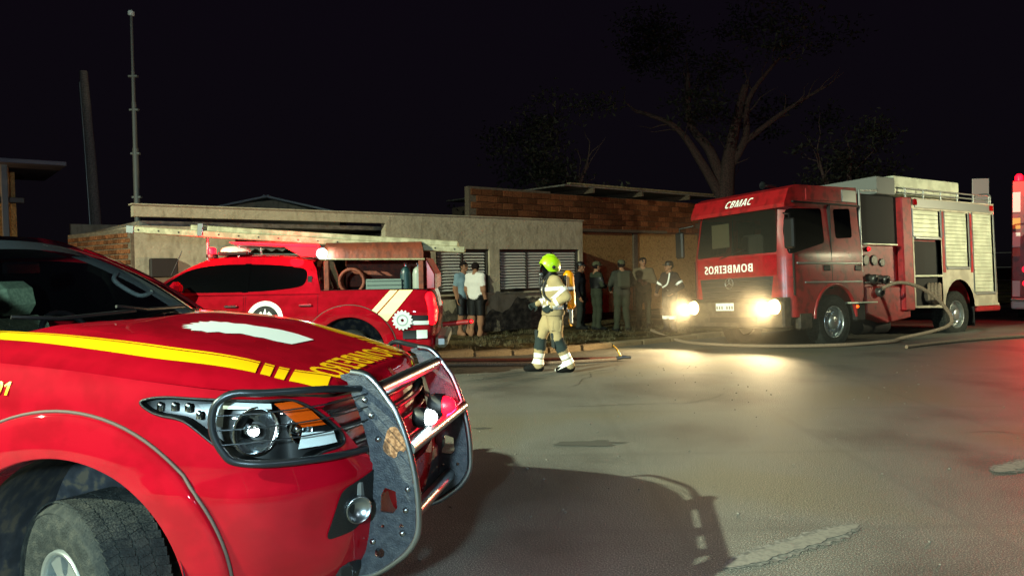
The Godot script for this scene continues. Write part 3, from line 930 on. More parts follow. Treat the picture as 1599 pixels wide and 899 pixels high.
	part("chassis", Mb.new().box(Vector3(-2.6, 0.42, 0), Vector3(4.6, 0.16, 1.1), 0.02), M.dark, root)

func bullbar(root: Node3D) -> void:
	var pl := poly([0.09, 1.085, 0.05, 1.094, 0.0, 1.088, -0.03, 1.070, -0.062, 1.035, -0.095, 0.99, -0.125, 0.945, -0.162, 0.855, -0.187, 0.76, -0.203, 0.67, -0.210, 0.58, -0.206, 0.48, -0.168, 0.41, -0.11, 0.36, -0.03, 0.31, 0.06, 0.29, 0.125, 0.29, 0.115, 0.33, 0.05, 0.41, -0.01, 0.475, -0.02, 0.58, -0.028, 0.70, -0.022, 0.80, -0.002, 0.88, 0.02, 0.95, 0.045, 1.01, 0.062, 1.06, 0.085, 1.07])
	for i in pl.size(): pl[i] = Vector2(-pl[i].x, pl[i].y)
	var holes := [poly([0.082, 0.652, 0.125, 0.638, 0.130, 0.575, 0.112, 0.552, 0.062, 0.556, 0.066, 0.62]), circle(0.055, 0.396, 0.020, 16), circle(0.145, 0.505, 0.008, 10), circle(0.07, 0.50, 0.007, 10)]
	for sg in [1.0, -1.0]:
		var m := Mb.new()
		for e in [0.0, 1.0]:
			var z: float = sg * (0.45 - 0.012 * e)
			m.patch(func(w: Vector2) -> Vector3: return Vector3(w.x, w.y, z), pl, holes, 0.08, 0.08, (e == 1.0) == (sg > 0))
		for c in [pl] + holes:
			for i in c.size():
				var a: Vector2 = c[i]; var b: Vector2 = c[(i + 1) % c.size()]
				var nn := Vector3(b.y - a.y, a.x - b.x, 0).normalized()
				var z0: float = sg * 0.45; var z1: float = sg * 0.438
				var k := m.addn(Vector3(a.x, a.y, z0), nn); m.addn(Vector3(b.x, b.y, z0), nn); m.addn(Vector3(b.x, b.y, z1), nn); m.addn(Vector3(a.x, a.y, z1), nn)
				m.t(k, k + 1, k + 2); m.t(k, k + 2, k + 3)
		# rolled front edge
		part("bull_bar_plate", m, M.plate, root)
		var edge := []
		for i in range(1, 17): edge.push_back(Vector3(pl[i].x, pl[i].y, sg * 0.438))
		part("plate_edge", Mb.new().tube(spline(edge, 4), 0.015, 8), M.chrome_dull, root)
		for b in [[0.165, 0.568], [0.150, 0.478], [0.175, 0.65], [0.03, 0.44], [0.012, 0.60], [0.035, 0.93], [0.01, 0.99], [0.06, 0.84]]:
			var bm := Mb.new()
			bm.lathe([Vector2(0.0, 0.010), Vector2(0.010, 0.009), Vector2(0.013, 0.0)], 8, Transform3D(Basis(Vector3.RIGHT, PI / 2 * sg), Vector3(b[0], b[1], sg * 0.451)))
			part("bolt", bm, M.chrome_dull, root)
	part("rust_patch", Mb.new().prism(smooth_poly(poly([0.10, 0.885, 0.135, 0.89, 0.15, 0.86, 0.175, 0.835, 0.168, 0.79, 0.14, 0.80, 0.13, 0.765, 0.10, 0.775, 0.075, 0.80, 0.085, 0.835]), 1), 0.450, 0.4515), M.rust, root)
	for tb in [[0.045, 1.02, 0.030], [0.175, 0.80, 0.028], [0.10, 0.45, 0.03]]:
		part("cross_tube", Mb.new().tube([Vector3(tb[0], tb[1], -0.44), Vector3(tb[0], tb[1], 0.44)], tb[2], 20), M.chrome_dull, root)
	part("winch_mount", Mb.new().box(Vector3(-0.01, 0.50, 0), Vector3(0.12, 0.22, 0.86), 0.01), M.plate, root)
	for sg in [1.0, -1.0]:
		part("mount_bracket", Mb.new().box(Vector3(-0.02, 0.62, sg * 0.50), Vector3(0.08, 0.16, 0.09), 0.01), M.steel, root)
		part("mount_arm", Mb.new().box(Vector3(-0.14, 0.36, sg * 0.43), Vector3(0.34, 0.07, 0.02), 0.006, Basis(Vector3.BACK, 0.35)), M.steel, root)
		var lp := spline([Vector3(-0.01, 1.035, sg * 0.455), Vector3(-0.08, 1.062, sg * 0.64), Vector3(-0.22, 1.072, sg * 0.785), Vector3(-0.305, 1.078, sg * 0.838), Vector3(-0.352, 1.055, sg * 0.862), Vector3(-0.372, 1.01, sg * 0.870), Vector3(-0.370, 0.945, sg * 0.870), Vector3(-0.342, 0.88, sg * 0.860), Vector3(-0.305, 0.843, sg * 0.842), Vector3(-0.20, 0.826, sg * 0.785), Vector3(-0.06, 0.815, sg * 0.64), Vector3(0.01, 0.80, sg * 0.455)], 6)
		part("headlight_guard", Mb.new().tube(lp, 0.0135, 10), M.guard, root)
		for y in [0.905, 0.955, 1.005]:
			part("guard_rod", Mb.new().tube(spline([Vector3(0.02, y + 0.01, sg * 0.45), Vector3(-0.06, y + 0.004, sg * 0.64), Vector3(-0.21, y, sg * 0.785), Vector3(-0.362, y, sg * 0.868)], 5), 0.003, 5), M.guard, root)

func led(parent: Node3D, at: Vector3, m: Material, r := 0.02, dirv := Vector3.RIGHT) -> void:
	part("lamp", Mb.new().lathe([Vector2(0, r * 1.35), Vector2(r * 0.45, r * 1.22), Vector2(r * 0.8, r * 0.85), Vector2(r, r * 0.3), Vector2(r, 0)], 14, Transform3D(Basis(Quaternion(Vector3.UP, dirv)), at)), m, parent)
	part("lamp_base", Mb.new().lathe([Vector2(r * 1.25, 0.0), Vector2(r * 1.3, -r), Vector2(r * 1.1, -r * 1.6), Vector2(0, -r * 1.6)], 14, Transform3D(Basis(Quaternion(Vector3.UP, dirv)), at)), M.black, parent)

func omni(parent: Node3D, at: Vector3, col: Color, e: float, size := 0.05) -> OmniLight3D:
	var l := OmniLight3D.new()
	l.name = "light"
	l.light_color = col
	l.light_energy = e
	l.omni_range = 60.0
	l.omni_attenuation = 2.0
	l.light_size = size
	l.shadow_enabled = true
	parent.add_child(l, true)
	l.position = at
	return l

func lightbar(root: Node3D, at: Vector3, lit: bool) -> void:
	var b := Mb.new().box(at, Vector3(0.30, 0.05, 1.15), 0.02)
	part("light_bar_base", b, M.black, root)
	for k in 5:
		var z := -0.46 + k * 0.23
		part("light_bar_lens", Mb.new().box(at + Vector3(0, 0.06, z), Vector3(0.27, 0.085, 0.215), 0.03), M.lens_red if k != 2 else M.white, root)
	if lit: pass

var T_in := [Vector2(0.0, 0.30), Vector2(0.1, 0.36), Vector2(0.25, 0.44), Vector2(0.33, 0.48), Vector2(0.46, 0.51), Vector2(0.75, 0.58), Vector2(1.3, 0.60), Vector2(1.6, 0.60)]
var T_out := [Vector2(0.0, 0.46), Vector2(0.1, 0.53), Vector2(0.25, 0.59), Vector2(0.33, 0.605), Vector2(0.46, 0.635), Vector2(0.75, 0.69), Vector2(1.3, 0.69), Vector2(1.6, 0.69)]
func pickups() -> void:
	var r := thing("rescue_pickup", "red fire brigade pickup in the foreground with yellow bonnet stripes and bull bar", "pickup truck", Vector3(-0.506, 0, -3.270), -0.1727, "red fire brigade pickups")
	build_pickup(r, -0.42)
	var base := r.get_children()
	# second one shares every mesh
	var r2 := thing("rescue_pickup", "red fire brigade pickup parked side on by the low house, carrying a ladder", "pickup truck", Vector3(-6.154, 0, -10.344), PI - 0.0483, "red fire brigade pickups")
	r2.rotation.y = 3.1899 - TAU
	for o in base:
		var c: Node = o.duplicate()
		r2.add_child(c, true)
	for w in r2.get_children():
		if String(w.name).begins_with("wheel") and w is Node3D and not (w is MeshInstance3D): w.rotation.y = 0.0
	lightbar(r, Vector3(-2.75, 1.76, 0), false)
	bullbar(r)
	# yellow stripes on both sides of the bonnet
	for sg in [1.0, -1.0]:
		var strip := func(u0: float, u1: float, f0: float, f1: float) -> Mb:
			var rows := []
			for i in 25:
				var row := PackedVector3Array()
				for j in 5:
					var f := lerpf(f0, f1, j / 4.0)
					var u := lerpf(u0, u1, i / 24.0) - 0.04 * f
					var v := lerpf(pchip(T_in, u), pchip(T_out, u), f)
					if sg < 0: v -= 0.10 * smoothstep(0.15, 0.6, u)
					else: v += 0.022 * smoothstep(0.3, 0.7, u)
					v = minf(v, v_sh(u) - 0.004) * sg
					row.push_back(Vector3(-u, bonnet_y(u, v) + 0.0025, v))
				rows.push_back(row)
			return Mb.new().grid_ret(rows)
		for q in [[1.48, 0.395], [0.378, 0.343], [0.327, 0.292], [0.275, 0.15]]:
			part("yellow_stripe", strip.call(q[0], q[1], 0.20, 1.0), M.yellow, r)
			part("yellow_stripe", strip.call(q[0], q[1], 0.0, 0.13), M.yellow, r)
	# mirrored lettering across the front of the bonnet
	var tf := func(w: Vector2) -> Vector3:
		var z := w.x + 0.02
		var u := 0.135 + 0.055 * cos(z * 2.2) + w.y * 1.0
		return Vector3(-u, bonnet_y(u, z) + 0.003, z)
	part("bonnet_lettering", letters("BOMBEIRO", 0.125, func(w: Vector2) -> Vector3: return tf.call(Vector2(w.x * 0.88, w.y * 1.15))), M.yellow, r)
	var mp := poly([0.91, 0.225, 0.875, 0.23, 0.885, 0.27, 0.85, 0.265, 0.855, 0.31, 0.82, 0.295, 0.80, 0.33, 0.77, 0.30, 0.74, 0.31, 0.72, 0.25, 0.69, 0.25, 0.66, 0.18, 0.60, 0.17, 0.575, 0.147, 0.52, 0.14, 0.461, 0.106, 0.455, -0.105, 0.54, -0.12, 0.616, -0.108, 0.68, -0.075, 0.73, -0.048, 0.77, -0.05, 0.806, -0.012, 0.85, -0.02, 0.86, 0.01, 0.91, 0.01, 0.895, 0.055, 0.93, 0.075, 0.90, 0.11, 0.925, 0.15, 0.89, 0.17])
	part("state_map_decal", Mb.new().patch(bonnet_f(0.003), mp, [], 0.06, 0.06, true), M.decal_white, r)
	var s0 := s_of_u(1.195)
	part("wing_number", letters("901", 0.046, func(w: Vector2) -> Vector3: return side_pt(s0 - w.x, 1.088 + w.y, 0.003, 1.0), true, 0.2), M.yellow, r)
	# lit lamps on the bull bar
	led(r, Vector3(0.172, 0.868, 0.17), M.white_glow, 0.034)
	led(r, Vector3(0.172, 0.868, -0.10), M.red_glow_hot, 0.042)
	omni(r, Vector3(0.21, 0.865, 0.17), Color(0.9, 1, 1), 0.10, 0.02)
	omni(r, Vector3(0.19, 0.868, -0.28), Color(1, 0.05, 0.15), 0.22, 0.03)
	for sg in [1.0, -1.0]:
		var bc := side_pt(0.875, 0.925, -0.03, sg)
		part("reflection_glow", Mb.new().lathe([Vector2(0, 0.016), Vector2(0.012, 0.011), Vector2(0.017, 0.0)], 14, Transform3D(Basis(Quaternion(Vector3.UP, Vector3(0.7, 0, sg * 0.7).normalized())), bc)), M.white_glow, r)  # glow stands in for a bright reflection in the headlights
	# ---- second pickup
	var side := func(off: float) -> Callable: return side_f(off, -1.0)
	var disc := func(u: float, y: float, r0: float, off: float) -> Mb:
		return Mb.new().patch(side_f(off, -1.0), circle(s_of_u(u), y, r0, 32), [], 0.06, 0.06, true)
	part("door_emblem", disc.call(2.88, 0.848, 0.235, 0.003), M.retro, r2)
	part("door_emblem", disc.call(2.88, 0.848, 0.175, 0.005), M.dark, r2)
	var ec := Vector2(s_of_u(2.88), 0.848)
	for pg in [[-0.02, -0.12, 0.02, -0.12, 0.035, 0.02, 0.0, 0.14, -0.035, 0.02], [-0.13, 0.02, -0.05, 0.10, -0.03, 0.07, -0.07, -0.01, -0.12, -0.03], [0.13, 0.02, 0.05, 0.10, 0.03, 0.07, 0.07, -0.01, 0.12, -0.03], [-0.12, -0.09, -0.04, -0.11, -0.04, -0.08, -0.11, -0.06], [0.12, -0.09, 0.04, -0.11, 0.04, -0.08, 0.11, -0.06]]:
		var pp := poly(pg)
		for i in pp.size(): pp[i] += ec
		part("door_emblem", Mb.new().patch(side_f(0.007, -1.0), pp, [], 0.06, 0.06, true), M.retro, r2)
	for q in [[4.578, 1.195, 4.602, 1.195, 4.30, 0.87, 4.232, 0.912], [4.618, 1.195, 4.79, 1.195, 4.46, 0.79, 4.32, 0.862]]:
		var pp := PackedVector2Array()
		for i in 4: pp.push_back(Vector2(s_of_u(q[i * 2]) if i != 0 or q[0] > 4.6 else s_of_u(4.49), q[i * 2 + 1]))
		part("reflective_stripe", Mb.new().patch(side_f(0.004, -1.0), pp, [], 0.08, 0.08, true), M.retro_yellow, r2)
	var gear := PackedVector2Array()
	var gc := Vector2(s_of_u(4.655), 0.80)
	for k in 64:
		var an := TAU * k / 64.0
		gear.push_back(gc + Vector2(cos(an), sin(an)) * (0.135 if k % 4 < 2 else 0.115))
	part("gear_emblem", Mb.new().patch(side_f(0.026, -1.0), gear, [circle(gc.x, gc.y, 0.022, 14)], 0.05, 0.05, true), M.decal_white, r2)
	part("gear_emblem", Mb.new().patch(side_f(0.028, -1.0), circle(gc.x, gc.y, 0.075, 24), [circle(gc.x, gc.y, 0.06, 24)], 0.05, 0.05, true), mat(Color(0.55, 0.62, 0.62), 0.4), r2)
	part("text_panel", Mb.new().patch(side_f(0.010, -1.0), poly([s_of_u(4.78), 0.865, s_of_u(5.0), 0.855, s_of_u(5.0), 0.79, s_of_u(4.78), 0.795]), [], 0.06, 0.06, true), M.black, r2)
	part("text_panel", Mb.new().patch(side_f(0.010, -1.0), poly([s_of_u(4.78), 0.79, s_of_u(5.0), 0.785, s_of_u(5.0), 0.735, s_of_u(4.78), 0.735]), [], 0.06, 0.06, true), M.decal_white, r2)
	part("small_panel", Mb.new().patch(side_f(0.022, -1.0), poly([s_of_u(4.83), 0.665, s_of_u(4.97), 0.665, s_of_u(4.97), 0.555, s_of_u(4.83), 0.55]), [], 0.06, 0.06, true), M.decal_white, r2)
	part("small_panel", Mb.new().patch(side_f(0.020, -1.0), poly([s_of_u(4.66), 0.66, s_of_u(4.83), 0.665, s_of_u(4.83), 0.55, s_of_u(4.66), 0.55]), [], 0.06, 0.06, true), M.black, r2)
	# lights on the roof
	part("beacon_base", Mb.new().lathe([Vector2(0.075, -0.03), Vector2(0.075, 0.01), Vector2(0.06, 0.02)], 18, Transform3D(Basis.IDENTITY, Vector3(-2.07, 1.695, -0.45))), M.black, r2)
	part("beacon_lamp", Mb.new().lathe([Vector2(0.058, 0.0), Vector2(0.058, 0.06), Vector2(0.045, 0.085), Vector2(0, 0.092)], 18, Transform3D(Basis.IDENTITY, Vector3(-2.07, 1.715, -0.45))), M.red_glow_hot, r2)
	omni(r2, Vector3(-2.05, 1.77, -0.62), Color(1, 0.05, 0.08), 0.7, 0.05)
	part("dome_base", Mb.new().box(Vector3(-2.38, 1.715, -0.42), Vector3(0.40, 0.05, 0.30), 0.02), M.black, r2)
	part("dome_lens", Mb.new().lathe([Vector2(0.20, 0.0), Vector2(0.20, 0.03), Vector2(0.17, 0.075), Vector2(0.10, 0.10), Vector2(0.0, 0.108)], 24, Transform3D(Basis.IDENTITY.scaled(Vector3(1, 0.8, 0.7)), Vector3(-2.38, 1.735, -0.42))), mat(Color(0.75, 0.80, 0.72), 0.15), r2)
	# roof rack with its long glowing red bar
	for u in [2.45, 3.45]:
		for z in [-0.52, 0.52]:
			part("rack_post", Mb.new().tube([Vector3(-u, 1.64, z), Vector3(-u, 1.84, z)], 0.018, 6), M.steel, r2)
	for z in [-0.52, 0.0, 0.52]:
		part("rack_rail", Mb.new().tube([Vector3(-2.4, 1.83, z), Vector3(-3.52, 1.80, z)], 0.02, 8), M.steel, r2)
	part("red_light_bar", Mb.new().prism(poly([-2.37, 1.872, -2.35, 1.862, -2.40, 1.845, -3.08, 1.795, -3.22, 1.715, -3.30, 1.660, -3.50, 1.660, -3.55, 1.80, -3.52, 1.828, -2.80, 1.862]), -0.60, -0.56, Transform3D.IDENTITY, 0.008), M.red_glow, r2)
	part("red_light_tube", Mb.new().tube([Vector3(-2.40, 1.856, -0.603), Vector3(-3.10, 1.815, -0.603), Vector3(-3.50, 1.80, -0.603)], 0.012, 8), M.red_glow_hot, r2)
	omni(r2, Vector3(-3.2, 1.80, -0.72), Color(1, 0.06, 0.1), 0.6, 0.1)
	led(r2, Vector3(-3.62, 1.69, -0.80), M.white_glow, 0.065, Vector3(-0.15, 0.1, -0.95).normalized())
	part("lamp_arm", Mb.new().tube([Vector3(-3.62, 1.68, -0.66), Vector3(-3.52, 1.66, -0.55)], 0.02, 6), M.chrome_dull, r2)
	omni(r2, Vector3(-3.64, 1.71, -0.82), Color(0.92, 1, 1), 1.3, 0.05)
	part("antenna", Mb.new().tube([Vector3(-1.60, 1.42, -0.66), Vector3(-1.74, 1.76, -0.62)], 0.006, 5), M.black, r2)
	# canopy over the bed
	var cp := Mb.new()
	for z in [-1.0, 1.0]:
		var rows := []
		for i in 13:
			var u := lerpf(3.62, 4.95, i / 12.0)
			var sag := 0.012 * sin(i * 1.3)
			rows.push_back(PackedVector3Array([Vector3(-u, 1.61 + sag * 0.5, z * 0.84), Vector3(-u + 0.0, 1.70 + sag, z * 0.80), Vector3(-u + 0.05 * (u - 4.3), 1.835, z * 0.70), Vector3(-u + 0.05 * (u - 4.3), 1.86, 0)]))
		cp.grid(rows)
	part("canopy", cp, M.tarp, r2)
	part("canopy_rail", Mb.new().tube([Vector3(-3.6, 1.615, -0.845), Vector3(-4.97, 1.60, -0.845)], 0.014, 6), M.ladder, r2)
	for u in [3.68, 4.92]:
		for z in [-0.82, 0.82]:
			part("canopy_post", Mb.new().box(Vector3(-u, 1.41, z), Vector3(0.07, 0.42, 0.05), 0.01), M.tarp, r2)
	part("canopy_back", Mb.new().box(Vector3(-4.3, 1.42, 0.60), Vector3(1.2, 0.42, 0.03), 0.005), M.tarp, r2)
	part("tail_box", Mb.new().prism(poly([-4.98, 1.20, -5.10, 1.20, -5.10, 1.40, -4.98, 1.62]), -0.80, 0.80, Transform3D.IDENTITY, 0.015), M.red_dusty, r2)
	# bumper corner and tow bar
	part("tow_bar", Mb.new().tube([Vector3(-5.18, 0.70, -0.5), Vector3(-5.56, 0.74, -0.55)], 0.035, 8), M.red_dusty, r2)
	led(r2, Vector3(-5.57, 0.745, -0.60), M.red_glow, 0.025, Vector3(-0.5, 0, -0.85).normalized())
	part("mudflap", Mb.new().box(Vector3(-4.62, 0.34, -0.78), Vector3(0.015, 0.28, 0.24), 0.004), M.black, r2)
	var T := r2.transform
	# loads of the bed: each a thing
	var coil := Mb.new()
	for k in 4:
		var ring := []
		for i in 26:
			var an := TAU * i / 26
			ring.push_back(Vector3(0.16 * cos(an), 0.16 * sin(an) , -0.08 + 0.045 * k))
		coil.tube(ring, 0.024, 7, false, true)
	var hc := part("hose_coil", coil, M.tarp, self)
	hc.transform = T * Transform3D(Basis.IDENTITY, Vector3(-3.99, 1.32, -0.66))
	tag(hc, "coiled orange brown hose standing in the bed of the side on pickup", "hose")
	var cb := Mb.new()
	cb.box(Vector3(0, 0.10, 0), Vector3(0.48, 0.20, 0.3), 0.01)
	for k in 4: cb.box(Vector3(0, 0.03 + k * 0.055, -0.155), Vector3(0.47, 0.03, 0.02), 0.006)
	var eb := part("equipment_crate", cb, mat(Color(0.36, 0.42, 0.40), 0.6), self)
	eb.transform = T * Transform3D(Basis.IDENTITY, Vector3(-4.42, 1.135, -0.62))
	tag(eb, "pale slatted equipment crate beside the coil in the pickup bed", "crate")
	var cols := [Color(0.08, 0.20, 0.21), Color(0.52, 0.54, 0.50)]
	for k in 2:
		var cy := thing("gas_cylinder", ["dark green cylinder standing at the tail of the pickup bed", "white cylinder standing at the tail of the pickup bed"][k], "cylinder", T * Vector3(-4.70 - 0.165 * k, 1.135, -0.68), 0.0, "cylinders in the pickup bed")
		part("tank", Mb.new().lathe([Vector2(0, 0), Vector2(0.07, 0), Vector2(0.07, 0), Vector2(0.075, 0.02), Vector2(0.075, 0.27), Vector2(0.06, 0.33), Vector2(0.03, 0.36), Vector2(0.025, 0.37)], 20), mat(cols[k], 0.4), cy)
		part("valve", Mb.new().lathe([Vector2(0.022, 0.37), Vector2(0.022, 0.42), Vector2(0.0, 0.42)], 10), M.chrome_dull, cy)
	# extension ladder lying on the rack
	var lad := thing("extension_ladder", "long pale extension ladder lying along the roof of the side on pickup", "ladder", Vector3.ZERO)
	var A := Vector3(-1.02, 2.09, -0.5); var B := Vector3(-5.50, 1.75, -0.5)
	lad.transform = T * Transform3D(Basis(Vector3.BACK, atan2(A.y - B.y, A.x - B.x)), (A + B) * 0.5)
	var len := A.distance_to(B)
	for z in [-0.05, 0.42]:
		part("rail", Mb.new().box(Vector3(0, -0.03, z), Vector3(len, 0.085, 0.035), 0.008), M.ladder, lad)
		part("rail", Mb.new().box(Vector3(-0.35, 0.045, z + (0.04 if z < 0 else -0.04)), Vector3(len * 0.80, 0.075, 0.03), 0.008), M.ladder, lad)
	for k in 17:
		var x := -len / 2 + 0.14 + k * (len - 0.28) / 16.0
		part("rung", Mb.new().tube([Vector3(x, -0.03, -0.06), Vector3(x, -0.03, 0.43)], 0.014, 6), M.ladder, lad)
		part("rung_end", Mb.new().tube([Vector3(x, -0.03, -0.0685), Vector3(x, -0.03, -0.071)], 0.012, 8), M.dark, lad)
	part("end_bracket", Mb.new().box(Vector3(len / 2 - 0.03, -0.03, -0.07), Vector3(0.10, 0.10, 0.015), 0.004), M.chrome_dull, lad)
	part("ladder_hook", Mb.new().box(Vector3(1.30, 0.02, -0.075), Vector3(0.07, 0.17, 0.012), 0.004), M.chrome_dull, lad)
	for u in [2.0, 4.6]:
		part("ladder_bracket", Mb.new().tube([Vector3(-u, 1.64 if u < 3 else 1.80, -0.40), Vector3(-u, 2.09 - (u - 1.02) * 0.0759 - 0.08, -0.40)], 0.02, 6), M.steel, r2)

# ---------------------------------------------------------------- pumper truck
func pumper() -> void:
	var t := thing("fire_engine", "large red fire engine with both headlights lit facing the road", "fire engine", Vector3.ZERO)
	t.transform = Transform3D(Basis(Vector3(-0.85254, 0.01595, 0.52242), Vector3(-0.01373, 0.99851, -0.05289), Vector3(-0.52248, -0.05227, -0.85105)).orthonormalized(), Vector3(4.143, -0.147, -13.489))
	# cab: front profile extruded across (x forward, y up)
	var W := 1.16
	var prof := poly([-0.02, 0.55, 0.0, 0.62, 0.0, 1.74, -0.13, 2.56, -0.13, 2.60, -0.20, 2.93, -0.40, 2.985, -2.09, 2.99, -2.11, 1.02, -1.92, 1.02])
	var cab := Mb.new()
	var arch := PackedVector2Array()
	for k in 13:
		var an := PI * k / 12.0
		arch.push_back(Vector2(-1.27 + 0.60 * cos(PI - an), 0.58 + 0.60 * sin(an)))
	var cabp := poly([-0.05, 0.62, 0.0, 0.70, 0.0, 1.74, -0.12, 2.54, -0.20, 2.60, -2.09, 2.62, -2.11, 1.10, -2.11, 0.95])
	for p in arch: cabp.push_back(p)
	cabp.push_back(Vector2(-0.60, 0.62))
	# sides with their window holes, rounded into the front
	var win1 := round_poly(poly([-0.15, 1.72, -0.10, 1.72, -0.10, 2.1, -0.18, 2.51, -1.03, 2.54, -1.03, 1.92]), 0.07)
	var win2 := round_poly(poly([-1.37, 2.0, -1.37, 2.54, -1.88, 2.57, -1.86, 2.03]), 0.06)
	var sidef := func(sg: float, off: float) -> Callable:
		return func(w: Vector2) -> Vector3:
			var rd := 0.22 * pow(clampf(1.0 - (-w.x - maxf(0.0, (w.y - 1.74) * 0.14)) / 0.25, 0.0, 1.0), 2.2)
			var tum := 0.07 * clampf((w.y - 1.7) / 0.9, 0.0, 1.0)
			return Vector3(w.x, w.y, sg * (W + off - rd - tum))
	for sg in [1.0, -1.0]:
		cab.patch(sidef.call(sg, 0.0), cabp, [win1, win2], 0.06, 0.12, sg < 0)
	# front skin between the two rounded corners
	var fx := func(y: float) -> float: return -maxf(0.0, (y - 1.74) * 0.14) if y > 1.74 else 0.0
	var ffun := func(off: float) -> Callable:
		return func(w: Vector2) -> Vector3: return Vector3(fx.call(w.y) + off - 0.05 * pow(absf(w.x) / 0.95, 3.0) + 0.05, w.y, w.x)
	var zz := func(y: float) -> float: return W - 0.22 - 0.07 * clampf((y - 1.7) / 0.9, 0.0, 1.0)
	var screen := round_poly(poly([-0.935, 1.755, 0.935, 1.755, 0.873, 2.53, -0.873, 2.53]), 0.05)
	cab.patch(ffun.call(0.0), poly([-0.94, 0.62, 0.94, 0.62, 0.94, 1.74, 0.875, 2.56, -0.875, 2.56, -0.94, 1.74]), [screen], 0.15, 0.12)
	part("cab", cab, M.red_dusty, t)
	var top := Mb.new()
	top.prism(poly([-0.03, 2.53, -0.03, 2.60, -0.16, 2.86, -0.34, 2.93, -2.09, 2.97, -2.11, 2.60, -0.3, 2.55]), -W + 0.06, W - 0.06, Transform3D.IDENTITY, 0.05)
	part("roof_visor", top, M.red_dusty, t)
	part("roof_side_panel", Mb.new().box(Vector3(-1.85, 2.80, -W + 0.055), Vector3(0.42, 0.22, 0.02), 0.004), M.steel, t)
	part("roof_side_panel", Mb.new().box(Vector3(-1.1, 2.78, -W + 0.055), Vector3(0.98, 0.20, 0.016), 0.004), M.red_dusty, t)
	part("gutter", Mb.new().box(Vector3(-1.15, 2.625, -W + 0.03), Vector3(1.9, 0.03, 0.05), 0.006), M.black, t)
	part("windscreen", Mb.new().patch(ffun.call(-0.004), screen, [], 0.2, 0.2), M.tint2, t)
	for sg in [1.0, -1.0]:
		part("door_window", Mb.new().patch(sidef.call(sg, -0.012), win1, [], 0.12, 0.12, sg < 0), M.tint, t)
		part("rear_door_window", Mb.new().patch(sidef.call(sg, -0.012), win2, [], 0.2, 0.2, sg < 0), M.tint, t)
		for gp in [[-1.20, 1.10, 2.60], [-0.16, 1.0, 1.72]]:
			part("door_gap", Mb.new().box(Vector3(gp[0], (gp[1] + gp[2]) / 2, sg * (W - 0.035)), Vector3(0.014, gp[2] - gp[1], 0.075), 0.0), M.black, t)
		part("side_moulding", Mb.new().box(Vector3(-1.15, 1.555, sg * (W + 0.004)), Vector3(1.85, 0.035, 0.03), 0.008), M.steel, t)
		part("side_moulding", Mb.new().box(Vector3(-1.25, 1.22, sg * (W + 0.004)), Vector3(1.65, 0.03, 0.03), 0.008), M.steel, t)
		for hx in [-1.04, -1.95]:
			part("door_handle", Mb.new().box(Vector3(hx, 1.47, sg * (W + 0.012)), Vector3(0.18, 0.10, 0.03), 0.012), M.black, t)
		part("wing_mirror", Mb.new().box(Vector3(0.10, 2.05, sg * (W + 0.13)), Vector3(0.10, 0.52, 0.20), 0.03), M.black, t)
		part("mirror_arm", Mb.new().tube([Vector3(-0.05, 2.42, sg * (W - 0.1)), Vector3(0.10, 2.38, sg * (W + 0.13)), Vector3(0.10, 2.2, sg * (W + 0.13))], 0.018, 6), M.black, t)
		# wheel arch edge
		var ap := []
		for p in arch: ap.push_back(Vector3(p.x, p.y, sg * (W - 0.01)))
		part("wheel_arch", Mb.new().tube(ap, 0.035, 8), M.red_dusty, t)
	# front details
	part("cab_back_wall", Mb.new().box(Vector3(-2.02, 1.9, 0), Vector3(0.04, 1.5, 2.1), 0.0), mat(Color(0.22, 0.21, 0.19), 0.9), t)
	part("cab_dash", Mb.new().box(Vector3(-0.42, 1.62, 0), Vector3(0.5, 0.26, 1.9), 0.05), M.dark, t)
	for z in [-0.55, 0.55]:
		part("cab_seat", Mb.new().box(Vector3(-1.15, 1.80, z), Vector3(0.16, 0.85, 0.52), 0.06), mat(Color(0.30, 0.29, 0.25), 0.9), t)
	part("pale_panel", Mb.new().box(Vector3(-0.32, 2.18, 0.62), Vector3(0.02, 0.46, 0.44), 0.01), mat(Color(0.52, 0.48, 0.36), 0.9), t)  # pale panel added for a lighter rectangle behind the windscreen
	part("red_front_panel", Mb.new().patch(ffun.call(0.006), poly([-0.93, 1.36, 0.93, 1.36, 0.935, 1.72, -0.935, 1.72]), [], 0.12, 0.2), M.red, t)
	part("grille_panel", Mb.new().patch(ffun.call(0.004), poly([-0.80, 0.95, 0.80, 0.95, 0.86, 1.345, -0.86, 1.345]), [], 0.12, 0.2), mat(Color(0.13, 0.125, 0.12), 0.7), t)
	for k in 4:
		var pth := []
		for i in 13:
			var z := 0.80 * (i - 6) / 6.0
			pth.push_back(ffun.call(0.012).call(Vector2(z, 1.01 + k * 0.09)))
		part("grille_bar", Mb.new().tube(pth, 0.014, 6), mat(Color(0.20, 0.19, 0.18), 0.6), t)
	var em := []
	for k in 28: em.push_back(Vector3(0.065, 1.25 + 0.095 * sin(TAU * k / 28), 0.10 + 0.095 * cos(TAU * k / 28)))
	var emm := Mb.new().tube(em, 0.009, 6, false, true)
	for k in 3:
		var an := PI / 2 + TAU * k / 3
		emm.tube([Vector3(0.065, 1.25, 0.10), Vector3(0.065, 1.25 + 0.09 * sin(an), 0.10 + 0.09 * cos(an))], [0.012, 0.004], 5)
	part("grille_emblem", emm, M.chrome_dull, t)
	part("bumper", Mb.new().prism(poly([0.02, 0.42, 0.11, 0.46, 0.12, 0.90, 0.04, 0.97, -0.10, 0.97, -0.10, 0.42]), -1.12, 1.12, Transform3D.IDENTITY, 0.03), M.bumper, t)
	part("bumper_slot", Mb.new().box(Vector3(0.118, 0.58, 0), Vector3(0.012, 0.10, 1.1), 0.004), M.black, t)
